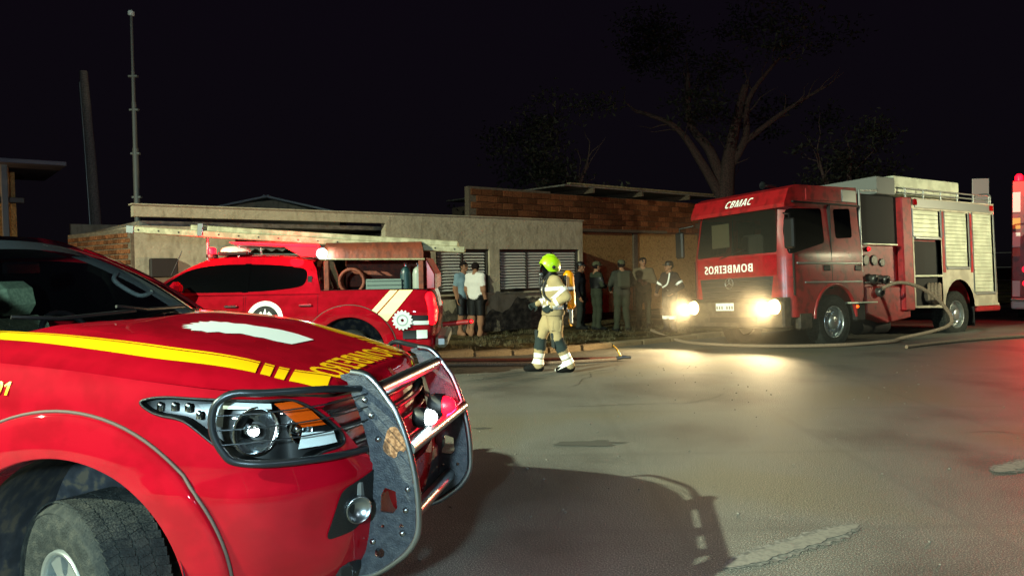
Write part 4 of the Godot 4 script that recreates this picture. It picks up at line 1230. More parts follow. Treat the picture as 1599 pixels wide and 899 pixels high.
	part("number_plate", Mb.new().box(Vector3(0.125, 0.82, 0.17), Vector3(0.012, 0.14, 0.43), 0.004), M.retro, t)
	for k in 7:
		if k == 3: continue
		part("plate_character", Mb.new().box(Vector3(0.133, 0.805, 0.17 + 0.18 - 0.06 * k), Vector3(0.003, 0.06, 0.034), 0.0), mat(Color(0.4, 0.42, 0.42), 0.5), t)
	for z in [0.965, -0.93]:
		var h := Node3D.new(); h.name = "headlight"; t.add_child(h, true)
		var bas := Basis(Vector3.BACK, -PI / 2)
		part("reflector", Mb.new().lathe([Vector2(0.13, 0.035), Vector2(0.115, 0.03), Vector2(0.09, 0.0), Vector2(0.03, -0.02)], 24, Transform3D(bas, Vector3(0.115, 0.81, z))), M.chrome, h)
		part("lamp", Mb.new().lathe([Vector2(0.0, 0.07), Vector2(0.08, 0.055), Vector2(0.125, 0.02), Vector2(0.13, 0.0)], 20, Transform3D(bas, Vector3(0.115, 0.81, z))), M.warm_glow, h)
		var sp := SpotLight3D.new(); sp.name = "light"
		sp.light_color = Color(1.0, 0.88, 0.66); sp.light_energy = E_HEAD
		sp.spot_range = 60.0; sp.spot_angle = 62.0; sp.spot_attenuation = 2.0; sp.spot_angle_attenuation = 1.4
		sp.light_size = 0.07; sp.shadow_enabled = true
		h.add_child(sp, true)
		sp.position = Vector3(0.19, 0.81, z)
		sp.rotation = Vector3(-0.13, -PI / 2, 0)
		part("side_indicator", Mb.new().box(Vector3(0.06, 0.81, signf(z) * 1.09), Vector3(0.10, 0.14, 0.03), 0.01), M.amber, t)
	part("front_lettering", letters("BOMBEIROS", 0.145, func(w: Vector2) -> Vector3: return ffun.call(0.011).call(Vector2(0.13 + w.x * 1.02, 1.515 + w.y))), M.retro, t)
	part("roof_lettering", letters("CBMAC", 0.13, func(w: Vector2) -> Vector3:
		var y := 2.72 + w.y
		return Vector3(-0.03 - (y - 2.60) * 0.5 + 0.008, y, -0.06 - w.x * 1.0), true, 0.25), M.retro, t)
	part("wiper", Mb.new().tube([Vector3(0.06, 1.72, 0.3), Vector3(0.055, 1.85, -0.3)], 0.01, 5), M.black, t)
	part("horn", Mb.new().lathe([Vector2(0.03, 0), Vector2(0.035, 0.25), Vector2(0.07, 0.35)], 12, Transform3D(Basis(Vector3.BACK, -PI / 2), Vector3(-0.75, 3.03, -0.35))), M.chrome_dull, t)
	# wheels, chassis
	for x in [-1.27, -5.38]:
		for sg in [1.0, -1.0]:
			wheel(t, Vector3(x, 0.50, sg * 0.98), sg, 0.50, 0.29, 0.28, 0.0, 40, true)
	part("chassis", Mb.new().box(Vector3(-3.4, 0.66, 0), Vector3(6.6, 0.26, 0.9), 0.02), M.dark, t)
	part("front_axle", Mb.new().tube([Vector3(-1.27, 0.5, -0.9), Vector3(-1.27, 0.5, 0.9)], 0.08, 8), M.dark, t)
	part("rear_axle", Mb.new().tube([Vector3(-5.38, 0.5, -0.9), Vector3(-5.38, 0.5, 0.9)], 0.12, 8), M.dark, t)
	part("cab_step", Mb.new().box(Vector3(-0.42, 0.55, -W + 0.06), Vector3(0.36, 0.30, 0.14), 0.03), M.bumper, t)
	part("step_box", Mb.new().box(Vector3(-1.98, 0.66, -W + 0.14), Vector3(0.30, 0.34, 0.32), 0.03), M.dark, t)
	part("step_plate", Mb.new().box(Vector3(-2.05, 0.83, -W + 0.03), Vector3(0.62, 0.03, 0.30), 0.008), M.alu, t)
	led(t, Vector3(-1.86, 0.76, -W - 0.02), M.amber_glow, 0.03, Vector3(0, 0, -1))
	# pump bay between cab and body
	part("pump_bay", Mb.new().box(Vector3(-2.88, 1.30, 0), Vector3(1.50, 1.34, 2.1), 0.02), M.red_dusty, t)
	part("pump_bay_cabinet", Mb.new().box(Vector3(-2.86, 2.40, 0), Vector3(1.46, 0.96, 2.16), 0.03), M.dark, t)
	part("cabinet_frame", Mb.new().tube([Vector3(-2.17, 1.4, -1.10), Vector3(-2.17, 2.93, -1.10), Vector3(-2.75, 2.96, -1.10)], 0.025, 6), M.steel, t)
	part("cabinet_shelf", Mb.new().box(Vector3(-2.75, 1.92, -1.12), Vector3(1.0, 0.03, 0.12), 0.008), M.alu, t)
	for q in [[-2.35, 1.62, 0.10], [-2.62, 1.62, 0.10], [-2.88, 1.58, 0.08]]:
		part("pressure_gauge", Mb.new().lathe([Vector2(q[2], 0), Vector2(q[2], 0.03), Vector2(q[2] * 0.85, 0.035), Vector2(0, 0.03)], 18, Transform3D(Basis(Vector3.RIGHT, -PI / 2), Vector3(q[0], q[1], -1.05))), M.gauge, t)
	for q in [[-2.42, 1.30], [-2.78, 1.28], [-2.6, 1.05]]:
		part("pump_outlet", Mb.new().lathe([Vector2(0.07, 0), Vector2(0.07, 0.12), Vector2(0.09, 0.12), Vector2(0.09, 0.18), Vector2(0.05, 0.18)], 16, Transform3D(Basis(Vector3.RIGHT, -PI / 2 - 0.3), Vector3(q[0], q[1], -1.05))), M.gauge, t)
	part("pump_rail", Mb.new().tube([Vector3(-2.2, 1.20, -1.12), Vector3(-3.1, 1.20, -1.12)], 0.018, 6), M.steel, t)
	led(t, Vector3(-2.40, 1.83, -1.10), M.red_glow, 0.035, Vector3(0, 0, -1))
	part("lower_skirt", Mb.new().prism(poly([-2.25, 0.62, -2.25, 1.12, -3.70, 1.12, -3.70, 0.50, -2.9, 0.42]), -1.12, -0.6, Transform3D.IDENTITY, 0.02), M.red_dusty, t)
	part("air_tank", Mb.new().tube([Vector3(-2.45, 0.36, -0.75), Vector3(-3.35, 0.36, -0.75)], 0.16, 14), M.dark, t)
	# body
	var x0 := -3.64; var x1 := -6.90
	part("body", Mb.new().prism(poly([x0 - 0.03, 0.70, x0 - 0.03, 2.60, x1, 2.62, x1, 0.72, -6.02, 0.70, -5.98, 0.85, -5.86, 1.08, -5.62, 1.22, -5.38, 1.25, -5.14, 1.22, -4.92, 1.08, -4.84, 0.85, -4.83, 0.70]), -1.10, 1.16, Transform3D.IDENTITY, 0.0), M.red_dusty, t)
	var frame := PackedVector2Array([Vector2(x0 - 0.08, 0.68), Vector2(x0 - 0.08, 2.86), Vector2(x1, 2.87), Vector2(x1 - 0.02, 0.66), Vector2(-6.02, 0.66)])
	for k in 13:
		var an := PI * k / 12.0
		frame.push_back(Vector2(-5.38 - 0.575 * cos(an), 0.66 + 0.575 * sin(an)))
	frame.push_back(Vector2(-4.80, 0.66))
	var ho := [poly([-3.76, 2.10, -3.76, 2.625, -4.72, 2.625, -4.72, 2.10]), poly([-3.76, 1.33, -3.76, 2.05, -4.74, 2.05, -4.74, 1.33]), poly([-3.76, 0.72, -3.76, 1.29, -4.74, 1.29, -4.74, 0.72]),
		poly([-4.90, 1.44, -4.90, 2.625, -5.80, 2.625, -5.80, 1.44]), poly([-5.99, 0.93, -5.99, 2.64, -6.83, 2.64, -6.83, 0.93])]
	var sp2 := Mb.new()
	sp2.patch(func(w: Vector2) -> Vector3: return Vector3(w.x, w.y, -1.20), frame, ho, 0.4, 0.4)
	for c in [frame] + ho:
		for i in c.size():
			var a: Vector2 = c[i]; var b: Vector2 = c[(i + 1) % c.size()]
			var nn := Vector3(b.y - a.y, a.x - b.x, 0).normalized()
			var k := sp2.addn(Vector3(a.x, a.y, -1.20), nn); sp2.addn(Vector3(b.x, b.y, -1.20), nn); sp2.addn(Vector3(b.x, b.y, -1.10), nn); sp2.addn(Vector3(a.x, a.y, -1.10), nn)
			sp2.t(k, k + 1, k + 2); sp2.t(k, k + 2, k + 3)
	part("side_frame", sp2, M.frame_pale, t)
	part("corner_pillar", Mb.new().box(Vector3(x0 + 0.08, 1.75, -1.13), Vector3(0.34, 2.22, 0.14), 0.02), M.red_dusty, t)
	part("roof_band", Mb.new().box(Vector3((x0 + x1) / 2, 2.74, 0), Vector3(x0 - x1 + 0.02, 0.25, 2.34), 0.01), M.frame_pale, t)
	part("band_panel", Mb.new().box(Vector3((x0 + x1) / 2, 2.755, -1.206), Vector3(2.9, 0.17, 0.02), 0.004), M.steel, t)
	for lx in [-3.80, -6.75]:
		part("marker_lamp", Mb.new().box(Vector3(lx, 2.77, -1.225), Vector3(0.14, 0.12, 0.03), 0.02), M.lens_red, t)
	# roller shutters: every slat its own
	for sh in [[-3.76, -4.72, 2.10, 2.625], [-4.90, -5.80, 1.50, 2.625], [-5.99, -6.83, 0.96, 2.64]]:
		var ny := int((sh[3] - sh[2]) / 0.075)
		for k in ny:
			var y: float = sh[2] + (k + 0.5) * (sh[3] - sh[2]) / ny
			part("shutter_slat", Mb.new().box(Vector3((sh[0] + sh[1]) / 2, y, -1.165 - 0.002 * (k % 2)), Vector3(sh[0] - sh[1] - 0.03, (sh[3] - sh[2]) / ny - 0.004, 0.016), 0.005), M.alu, t)
		part("shutter_bar", Mb.new().box(Vector3((sh[0] + sh[1]) / 2, sh[2] - 0.035, -1.20), Vector3(sh[0] - sh[1] - 0.02, 0.06, 0.05), 0.015), M.steel, t)
		for e in [sh[0] + 0.03, sh[1] - 0.03]:
			part("shutter_guide", Mb.new().box(Vector3(e, (sh[2] + sh[3]) / 2, -1.205), Vector3(0.035, sh[3] - sh[2] + 0.04, 0.02), 0.005), M.chrome_dull, t)
	for x in [-4.82, -5.895]:
		part("frame_post", Mb.new().box(Vector3(x, 2.0, -1.203), Vector3(0.10, 1.25, 0.012), 0.003), M.red_dusty, t)
	part("open_locker", Mb.new().box(Vector3(-4.25, 1.36, -1.108), Vector3(0.98, 1.30, 0.012), 0.0), M.dark, t)
	part("locker_shelf", Mb.new().box(Vector3(-4.25, 1.31, -1.17), Vector3(0.98, 0.035, 0.07), 0.006), M.alu, t)
	part("rear_bumper", Mb.new().box(Vector3(-6.55, 0.60, -1.05), Vector3(0.95, 0.12, 0.30), 0.02), M.red_dusty, t)
	part("rear_step", Mb.new().box(Vector3(-7.0, 0.66, 0), Vector3(0.22, 0.10, 2.3), 0.02), M.alu, t)
	part("mudflap", Mb.new().box(Vector3(-6.02, 0.48, -0.98), Vector3(0.02, 0.48, 0.34), 0.004), M.black, t)
	part("roof_locker", Mb.new().box(Vector3(-4.66, 3.13, -0.70), Vector3(2.42, 0.36, 0.62), 0.012), M.alu, t)
	part("roof_locker", Mb.new().box(Vector3(-3.13, 3.08, -0.40), Vector3(0.62, 0.34, 1.3), 0.012), M.sheetw, t)
	for y in [2.96, 3.05]:
		part("roof_rail", Mb.new().tube([Vector3(-3.62, y, -1.12), Vector3(-6.92, y, -1.12)], 0.018, 6), M.steel, t)
	for k in 6:
		part("rail_post", Mb.new().tube([Vector3(-3.66 - k * 0.64, 2.86, -1.12), Vector3(-3.66 - k * 0.64, 3.05, -1.12)], 0.016, 6), M.steel, t)
	part("rear_hoop", Mb.new().tube(spline([Vector3(-6.92, 2.86, -1.12), Vector3(-6.94, 3.1, -1.1), Vector3(-6.94, 3.1, -0.8), Vector3(-6.94, 2.86, -0.78)], 5), 0.016, 6), M.steel, t)
	var T := t.transform
	var reel := []
	for k in 4:
		var ring := []
		for i in 24:
			var an := TAU * i / 24
			ring.push_back(Vector3(0.19 * cos(an), 0.19 * sin(an), -0.09 + 0.06 * k))
		reel.push_back(ring)
	var rm := Mb.new()
	for rg in reel: rm.tube(rg, 0.034, 7, false, true)
	var hr := part("rolled_hose", rm, M.hose, self)
	hr.transform = T * Transform3D(Basis(Vector3.UP, 0.5), Vector3(-4.42, 0.95, -1.20))
	tag(hr, "rolled pale hose in the open lower locker of the fire engine", "hose")

# ---------------------------------------------------------------- setting
func ground() -> void:
	var road := Mb.new()
	var rows := []
	var qs := [-120.0, -60.0, -30.0, -15.0, -5.0, 0.0, 4.0, 6.0, 6.5, 7.2, 8.0, 8.8, 9.6, 10.4, 11.25]
	for q in qs:
		var row := PackedVector3Array()
		for k in 121:
			var al := -60.0 + k * 1.5
			row.push_back(aq(al, q))
		rows.push_back(row)
	struct("road", road.grid_ret(rows), M.asphalt)
	var verge := Mb.new()
	rows = []
	var fn := FastNoiseLite.new(); fn.seed = 4; fn.frequency = 0.9
	for q in [11.2, 11.3, 11.5, 11.8, 12.2, 12.7, 13.2, 13.8, 14.4, 15.2, 16.5, 20.0, 30.0, 60.0, 140.0]:
		var row := PackedVector3Array()
		for k in 301:
			var al := -60.0 + k * 0.6
			var up := 0.0
			if q > 11.25: up = (0.085 if q < 20 else 0.05) * smoothstep(5.2, 7.5, al) + 0.004 + (0.018 * fn.get_noise_2d(al * 3, q * 3) if q < 20 else 0.0)
			row.push_back(aq(al, q, up))
		rows.push_back(row)
	struct("verge", verge.grid_ret(rows), M.dirt)
	# kerb stones along the verge
	var rng := RandomNumberGenerator.new(); rng.seed = 7
	var kerb := Node3D.new(); kerb.name = "kerb"; add_child(kerb, true)
	kerb.set_meta("kind", "structure")
	for k in 34:
		var al := 5.9 + k * 0.82
		var p := aq(al + 0.4, EDGE + 0.02, 0.03)
		var m := Mb.new().box(Vector3.ZERO, Vector3(0.80 - rng.randf() * 0.02, 0.15, 0.20 + rng.randf() * 0.02), 0.022)
		var o := part("kerb_stone", m, M.kerb, kerb)
		o.position = p + Vector3(0, rng.randf_range(-0.008, 0.008), 0)
		o.rotation = Vector3(rng.randf_range(-0.03, 0.03), atan2(DA.y, DA.x) + rng.randf_range(-0.015, 0.015), 0)
	# grass on the verge
	var mm := MultiMesh.new()
	mm.transform_format = MultiMesh.TRANSFORM_3D
	mm.use_colors = true
	var bl := Mb.new()
	for b in 5:
		var an := b * 1.3
		var d := Vector3(cos(an), 0, sin(an))
		var w := Vector3(-d.z, 0, d.x) * 0.007
		var o := d * 0.02
		bl.tri(o - w, o + w, o + d * 0.05 + Vector3(0, 0.10 + 0.03 * (b % 3), 0))
	mm.mesh = bl.mesh()
	var pts := []
	for k in 6500:
		var al := rng.randf_range(4.0, 24.0); var q := 11.5 + pow(rng.randf(), 1.2) * 3.6
		if fn.get_noise_2d(al * 0.9, q * 0.9) < -0.02: continue
		pts.push_back([al, q])
	mm.instance_count = pts.size()
	for i in pts.size():
		var s := rng.randf_range(0.4, 1.0)
		mm.set_instance_transform(i, Transform3D(Basis(Vector3.UP, rng.randf() * TAU).scaled(Vector3(s, s * rng.randf_range(0.5, 1.0), s)), aq(pts[i][0], pts[i][1], 0.075)))
		mm.set_instance_color(i, Color(0.065, 0.065, 0.032).lerp(Color(0.12, 0.095, 0.055), rng.randf()))
	var gi := MultiMeshInstance3D.new()
	gi.name = "grass"; gi.multimesh = mm; gi.material_override = M.leaf
	add_child(gi, true)
	tag(gi, "sparse dry grass on the verge in front of the low house", "grass", "", "stuff")
	for s in [[0.62, 6.12, 0.26, 0.10], [-0.3, 6.75, 0.09, 0.03]]:
		var pp := []
		var row0 := PackedVector3Array(); var row1 := PackedVector3Array()
		for i in 31:
			var an := TAU * i / 30.0
			var rr := 1.0 + 0.55 * fn.get_noise_2d(cos(an) * 1.6 + s[0] * 9, sin(an) * 1.6) + 0.2 * fn.get_noise_2d(cos(an) * 6, sin(an) * 6 + s[0])
			row0.push_back(on_ground(s[0], s[1], 0.004))
			row1.push_back(on_ground(s[0] + cos(an) * s[2] * rr, s[1] + sin(an) * s[3] * rr, 0.004))
		pp = [row0, row1]
		struct("oil_stain", Mb.new().grid_ret(pp), M.stain)
	for k in 4:
		var p0 := Vector2(rng.randf_range(-0.5, 4.5), rng.randf_range(4.5, 10.0))
		var ang := rng.randf_range(-0.5, 0.9)
		var r3 := []
		for i in 40:
			ang += rng.randf_range(-0.35, 0.35) - 0.02 * (ang - 0.2)
			p0 += Vector2(cos(ang), sin(ang)) * 0.06
			var w := 0.006 * (0.4 + rng.randf()) * minf(1.0, minf(i, 39 - i) / 6.0)
			var nn := Vector2(-sin(ang), cos(ang)) * w
			r3.push_back(PackedVector3Array([on_ground(p0.x - nn.x, p0.y - nn.y, 0.0035), on_ground(p0.x + nn.x, p0.y + nn.y, 0.0035)]))
		struct("road_crack", Mb.new().grid_ret(r3), M.dark)
	# worn sandy streaks on the asphalt, thin sheets
	for s in [[[1.02, 3.56], [1.30, 3.74], [1.62, 3.93], [1.95, 4.13], 0.085, "long dusty streak on the asphalt at the lower right"], [[3.36, 5.10], [3.52, 5.2], [3.75, 5.32], [4.1, 5.5], 0.09, "short dusty streak on the asphalt near the right edge"]]:
		for layer in 2:
			var r2 := []
			for i in 41:
				var t := i * 3.0 / 40.0
				var j := mini(int(t), 2)
				var a: Array = s[j]; var b: Array = s[j + 1]
				var c := Vector2(a[0], a[1]).lerp(Vector2(b[0], b[1]), t - j)
				var nn := Vector2(-0.55, 0.83)
				var ends := minf(1.0, minf(i, 40 - i) / 9.0)
				var wd: float = s[4] * (1.0 if layer == 0 else 0.62) * sqrt(ends) * (1.0 + 0.5 * fn.get_noise_2d(i * 0.8 + layer * 40, 3.0))
				var w2: float = s[4] * (0.95 if layer == 0 else 0.55) * sqrt(ends) * (1.0 + 0.5 * fn.get_noise_2d(i * 0.8 + layer * 40, 9.0))
				r2.push_back(PackedVector3Array([on_ground(c.x - nn.x * wd, c.y - nn.y * wd, 0.003 + 0.003 * layer), on_ground(c.x + nn.x * w2, c.y + nn.y * w2, 0.003 + 0.003 * layer)]))
			struct("dust_streak", Mb.new().grid_ret(r2), M.dust_thin if layer == 0 else M.sand)

func houses() -> void:
	# the long low house, its front turned to the road
	var b := thing("low_house", "long low plastered house with louvred windows behind the side on pickup", "house", Vector3(-6.6, -0.25, -12.9), atan2(0.6357, 0.7719))
	var H := 2.91   # parapet above the node, which stands 0.25 under the road
	var y := func(v: float) -> float: return v + 0.25
	var wall := func(x0: float, x1: float, y0: float, y1: float, m: Material, nm := "wall") -> void:
		part(nm, Mb.new().box(Vector3((x0 + x1) / 2, (y.call(y0) + y.call(y1)) / 2, -0.09), Vector3(x1 - x0, y1 - y0, 0.18), 0.0), m, b)
	wall.call(0.0, 1.55, -0.25, 2.30, M.plaster)
	wall.call(1.55, 1.75, -0.25, 2.30, M.plaster)
	wall.call(5.0, 6.30, 0.84, 2.46, M.plaster)
	wall.call(7.86, 8.17, 0.84, 1.90, M.plaster)
	wall.call(10.92, 11.05, 0.84, 1.90, M.plaster)
	wall.call(6.30, 11.05, 1.90, 2.46, M.plaster)
	wall.call(0.0, 11.05, 2.46, 2.66, M.plaster, "parapet")
	wall.call(5.0, 11.05, -0.25, 0.84, M.plaster)
	part("coping", Mb.new().box(Vector3(5.525, H + 0.012, -0.09), Vector3(11.12, 0.03, 0.24), 0.008), M.plaster, b)
	# damp plaster at the foot of the wall: uneven, a few mm proud
	var fn := FastNoiseLite.new(); fn.seed = 11; fn.frequency = 0.9
	var dp := PackedVector2Array([Vector2(5.02, 0.0)])
	dp.push_back(Vector2(11.03, 0.0))
	for k in 61:
		var x := 11.03 - k * 6.01 / 60.0
		dp.push_back(Vector2(x, y.call(0.50 + 0.42 * fn.get_noise_2d(x * 1.2, 0.0) + 0.12 * fn.get_noise_2d(x * 5, 7.0))))
	part("damp_patch", Mb.new().prism(dp, 0.0, 0.004), M.damp, b)
	# porch recess
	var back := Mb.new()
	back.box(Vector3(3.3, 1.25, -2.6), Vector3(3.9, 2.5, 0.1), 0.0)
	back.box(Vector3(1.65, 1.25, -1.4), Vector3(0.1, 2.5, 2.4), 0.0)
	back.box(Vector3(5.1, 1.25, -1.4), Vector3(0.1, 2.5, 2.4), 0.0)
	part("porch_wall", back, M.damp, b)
	var aw := []
	for k in 81:
		var x := 1.75 + k * 3.25 / 80.0
		var w := 0.025 * sin(k * TAU / 5.0)
		aw.push_back(PackedVector3Array([Vector3(x, y.call(1.86) + w, 0.35), Vector3(x, y.call(2.05) + w, -0.6)]))
	part("corrugated_awning", Mb.new().grid_ret(aw), M.sheet, b)
	part("awning_beam", Mb.new().box(Vector3(3.37, y.call(1.76), 0.33), Vector3(3.25, 0.07, 0.06), 0.008), mat(Color(0.45, 0.58, 0.56), 0.6), b)
	# right and left end walls, roof slab
	part("end_wall", Mb.new().box(Vector3(10.96, H / 2, -3.3), Vector3(0.18, H, 6.2), 0.0), M.plaster, b)
	part("end_wall", Mb.new().box(Vector3(0.09, y.call(2.30) / 2, -3.3), Vector3(0.18, y.call(2.30), 6.2), 0.0), M.plaster, b)
	part("roof", Mb.new().box(Vector3(5.5, H - 0.3, -3.4), Vector3(10.7, 0.08, 6.3), 0.0), M.sheet, b)
	part("back_wall", Mb.new().box(Vector3(5.5, H / 2, -6.4), Vector3(11.0, H, 0.16), 0.0), M.plaster, b)
	# louvred windows
	for w in [[6.30, 7.86], [8.17, 10.92]]:
		var win := Node3D.new(); win.name = "window"; b.add_child(win, true)
		var x0: float = w[0]; var x1: float = w[1]
		var y0: float = y.call(0.84); var y1: float = y.call(1.90)
		for q in [[x0 + 0.03, x0, x0 + 0.06], [x1 - 0.03, x1 - 0.06, x1]]:
			part("frame", Mb.new().box(Vector3(q[0], (y0 + y1) / 2, -0.10), Vector3(0.06, y1 - y0, 0.08), 0.008), M.frame_dark, win)
		for q in [y0 + 0.03, y1 - 0.03]:
			part("frame", Mb.new().box(Vector3((x0 + x1) / 2, q, -0.10), Vector3(x1 - x0 - 0.12, 0.06, 0.08), 0.008), M.frame_dark, win)
		var np := 2 if x1 - x0 < 2 else 3
		var pw := (x1 - x0 - 0.12) / np
		for p in np:
			if p > 0: part("mullion", Mb.new().box(Vector3(x0 + 0.06 + p * pw, (y0 + y1) / 2, -0.10), Vector3(0.045, y1 - y0 - 0.12, 0.07), 0.006), M.frame_dark, win)
			var m := Mb.new().box(Vector3.ZERO, Vector3(pw - 0.07, 0.012, 0.075), 0.003, Basis(Vector3.RIGHT, 0.7)).mesh()
			for k in 13:
				var o := part("louvre_slat", m, M.slat, win)
				o.position = Vector3(x0 + 0.06 + (p + 0.5) * pw, y0 + 0.10 + k * (y1 - y0 - 0.2) / 12.0, -0.10)
		part("room_behind", Mb.new().box(Vector3((x0 + x1) / 2, (y0 + y1) / 2, -0.26), Vector3(x1 - x0 + 0.2, y1 - y0 + 0.2, 0.02), 0.0), M.black, win)
		part("sill", Mb.new().box(Vector3((x0 + x1) / 2, y0 - 0.02, 0.03), Vector3(x1 - x0 + 0.1, 0.05, 0.10), 0.01), M.plaster, win)
	# meter box on the left end
	var mb := Mb.new().box(Vector3(0.45, y.call(1.55), 0.07), Vector3(0.46, 0.34, 0.14), 0.02)
	part("meter_box", mb, mat(Color(0.13, 0.09, 0.08), 0.7), b)
	# yard wall of bare brick on the left
	var yw := thing("yard_wall", "low bare brick yard wall running back from the house's left end", "wall", Vector3(-6.6, -0.05, -12.9), atan2(0.6357, 0.7719) + PI / 2 + 0.15)
	part("wall_core", Mb.new().box(Vector3(1.6, 1.15, 0.0), Vector3(3.2, 2.3, 0.12), 0.0), M.mortar, yw)
	var bm := Mb.new().box(Vector3.ZERO, Vector3(0.185, 0.078, 0.15), 0.008).mesh()
	for r in 14:
		for c in 15:
			var o := part("brick", bm, M["brick%d" % ((r * 5 + c * 3 + (r * c) % 7) % 3)], yw)
			o.position = Vector3(0.12 + c * 0.203 + (0.1 if r % 2 else 0.0), 0.95 + r * 0.095, 0.002 * ((r * 7 + c * 5) % 5) - 0.004)
	# brick building to the right, behind
	var k := thing("brick_building", "unfinished brick building with a thin roof edge behind the group of people", "building", Vector3(-8.507, -0.3, -15.216), atan2(0.6357, 0.7719))
	part("wall_core", Mb.new().box(Vector3(17.0, 2.02, -0.15), Vector3(8.6, 4.04, 0.2), 0.0), M.mortar, k)
	part("wall_core", Mb.new().box(Vector3(11.1, 2.05, -0.15), Vector3(3.2, 4.10, 0.2), 0.0), M.mortar, k)
	var bmesh := [Mb.new().box(Vector3.ZERO, Vector3(0.378, 0.178, 0.06), 0.010).mesh(), Mb.new().box(Vector3.ZERO, Vector3(0.374, 0.176, 0.075), 0.014).mesh()]
	var rng := RandomNumberGenerator.new(); rng.seed = 3
	var rest := Mb.new()
	var n := 0
	for r in range(20, -1, -1):
		for c in 27:
			var x := 9.75 + c * 0.39 + (0.195 if r % 2 else 0.0)
			var yy := 0.14 + r * 0.19
			if x > 20.4: continue
			var pos := Vector3(x, yy, -0.035 + rng.randf_range(-0.006, 0.006))
			# the lower storey right of the house is rendered over
			if x > 13.8 and x < 20.2 and yy < 2.75 and yy > 0.0: continue
			if n < 300:
				var o := part("brick", bmesh[rng.randi() % 2], M["brick%d" % (rng.randi() % 3)], k)
				o.position = pos
				n += 1
			else:
				rest.box(pos, Vector3(0.376, 0.177, 0.06), 0.0)
	if rest.v.size():
		var o := part("brickwork", rest, M.brick0, k)
		o.set_meta("kind", "stuff")
	# rendered panels, post and ledge
	for q in [[13.85, 16.48], [16.72, 20.2]]:
		part("rendered_panel", Mb.new().box(Vector3((q[0] + q[1]) / 2, 1.42, -0.02), Vector3(q[1] - q[0], 2.84, 0.06), 0.006), M.ochre, k)
	part("post", Mb.new().box(Vector3(16.6, 1.42, 0.0), Vector3(0.22, 2.84, 0.14), 0.012), M.mortar, k)
	part("ledge", Mb.new().box(Vector3(16.0, 2.90, 0.06), Vector3(4.4, 0.10, 0.22), 0.012), M.wood, k)
	part("roof_edge", Mb.new().box(Vector3(17.0, 4.36, 0.25), Vector3(7.6, 0.06, 0.16), 0.01), M.ladder, k)
	part("roof", Mb.new().box(Vector3(17.0, 4.30, -3.0), Vector3(8.0, 0.05, 6.6), 0.0), M.sheet, k)
	part("end_wall", Mb.new().box(Vector3(13.3, 2.02, -3.2), Vector3(0.2, 4.04, 6.0), 0.0), M.mortar, k)
	part("end_wall", Mb.new().box(Vector3(21.2, 2.02, -3.2), Vector3(0.2, 4.04, 6.0), 0.0), M.mortar, k)
	for e in [14.2, 16.6, 19.2]:
		part("rafter", Mb.new().box(Vector3(e, 4.18, -0.6), Vector3(0.08, 0.16, 2.0), 0.0), M.wood, k)
	# pale gable behind the house
	var gh := thing("gabled_house", "pale low gable roof showing above the low house's parapet", "house", Vector3(-7.6, -0.2, -23.0), 0.25)
	var gp := poly([-2.2, 0, -2.2, 3.35, -0.6, 3.75, 0.2, 3.85, 2.2, 3.35, 2.2, 0])
	part("gable_wall", Mb.new().prism(gp, -5.0, 0.0), M.plaster, gh)
	for s in [-1.0, 1.0]:
		part("roof_panel", Mb.new().box(Vector3(s * 1.22, 3.66, -2.4), Vector3(2.7, 0.06, 5.4), 0.01, Basis(Vector3.BACK, -s * 0.225)), mat(Color(0.62, 0.64, 0.66), 0.5), gh)
	# the porch house at the far left
	var p := thing("porch_house", "dim house at the far left edge with a lit wall under its eave", "house", Vector3(-10.72, -0.1, -16.0), 0.64)
	part("wall", Mb.new().box(Vector3(-1.3, 1.55, -0.1), Vector3(2.6, 3.1, 0.2), 0.0), M.ochre, p)
	part("upper_wall", Mb.new().box(Vector3(-1.42, 3.55, -0.1), Vector3(2.6, 0.7, 0.2), 0.0), M.plaster, p)
	part("wall_beam", Mb.new().box(Vector3(-1.2, 3.17, 0.02), Vector3(2.7, 0.12, 0.14), 0.01), M.frame_dark, p)
	part("wall_lamp", Mb.new().lathe([Vector2(0, -0.06), Vector2(0.05, -0.03), Vector2(0.06, 0.02), Vector2(0.03, 0.05)], 14, Transform3D(Basis.IDENTITY, Vector3(-2.3, 3.0, 0.30))), glow(Color(1.0, 0.85, 0.6), 5.0), p)
	omni(p, Vector3(-2.3, 2.9, 0.42), Color(1.0, 0.78, 0.5), 1.6, 0.06)
	part("side_wall", Mb.new().box(Vector3(-0.1, 1.9, -2.4), Vector3(0.2, 3.8, 4.4), 0.0), M.ochre, p)
	part("eave", Mb.new().box(Vector3(-1.2, 3.98, -1.4), Vector3(4.1, 0.09, 5.2), 0.01, Basis(Vector3.RIGHT, 0.04)), mat(Color(0.30, 0.29, 0.36), 0.6), p)
	part("porch_post", Mb.new().box(Vector3(-0.22, 2.0, 0.55), Vector3(0.12, 4.0, 0.12), 0.012), mat(Color(0.42, 0.43, 0.45), 0.7), p)
	part("porch_post", Mb.new().box(Vector3(-2.6, 2.0, 0.75), Vector3(0.12, 4.0, 0.12), 0.012), mat(Color(0.42, 0.43, 0.45), 0.7), p)

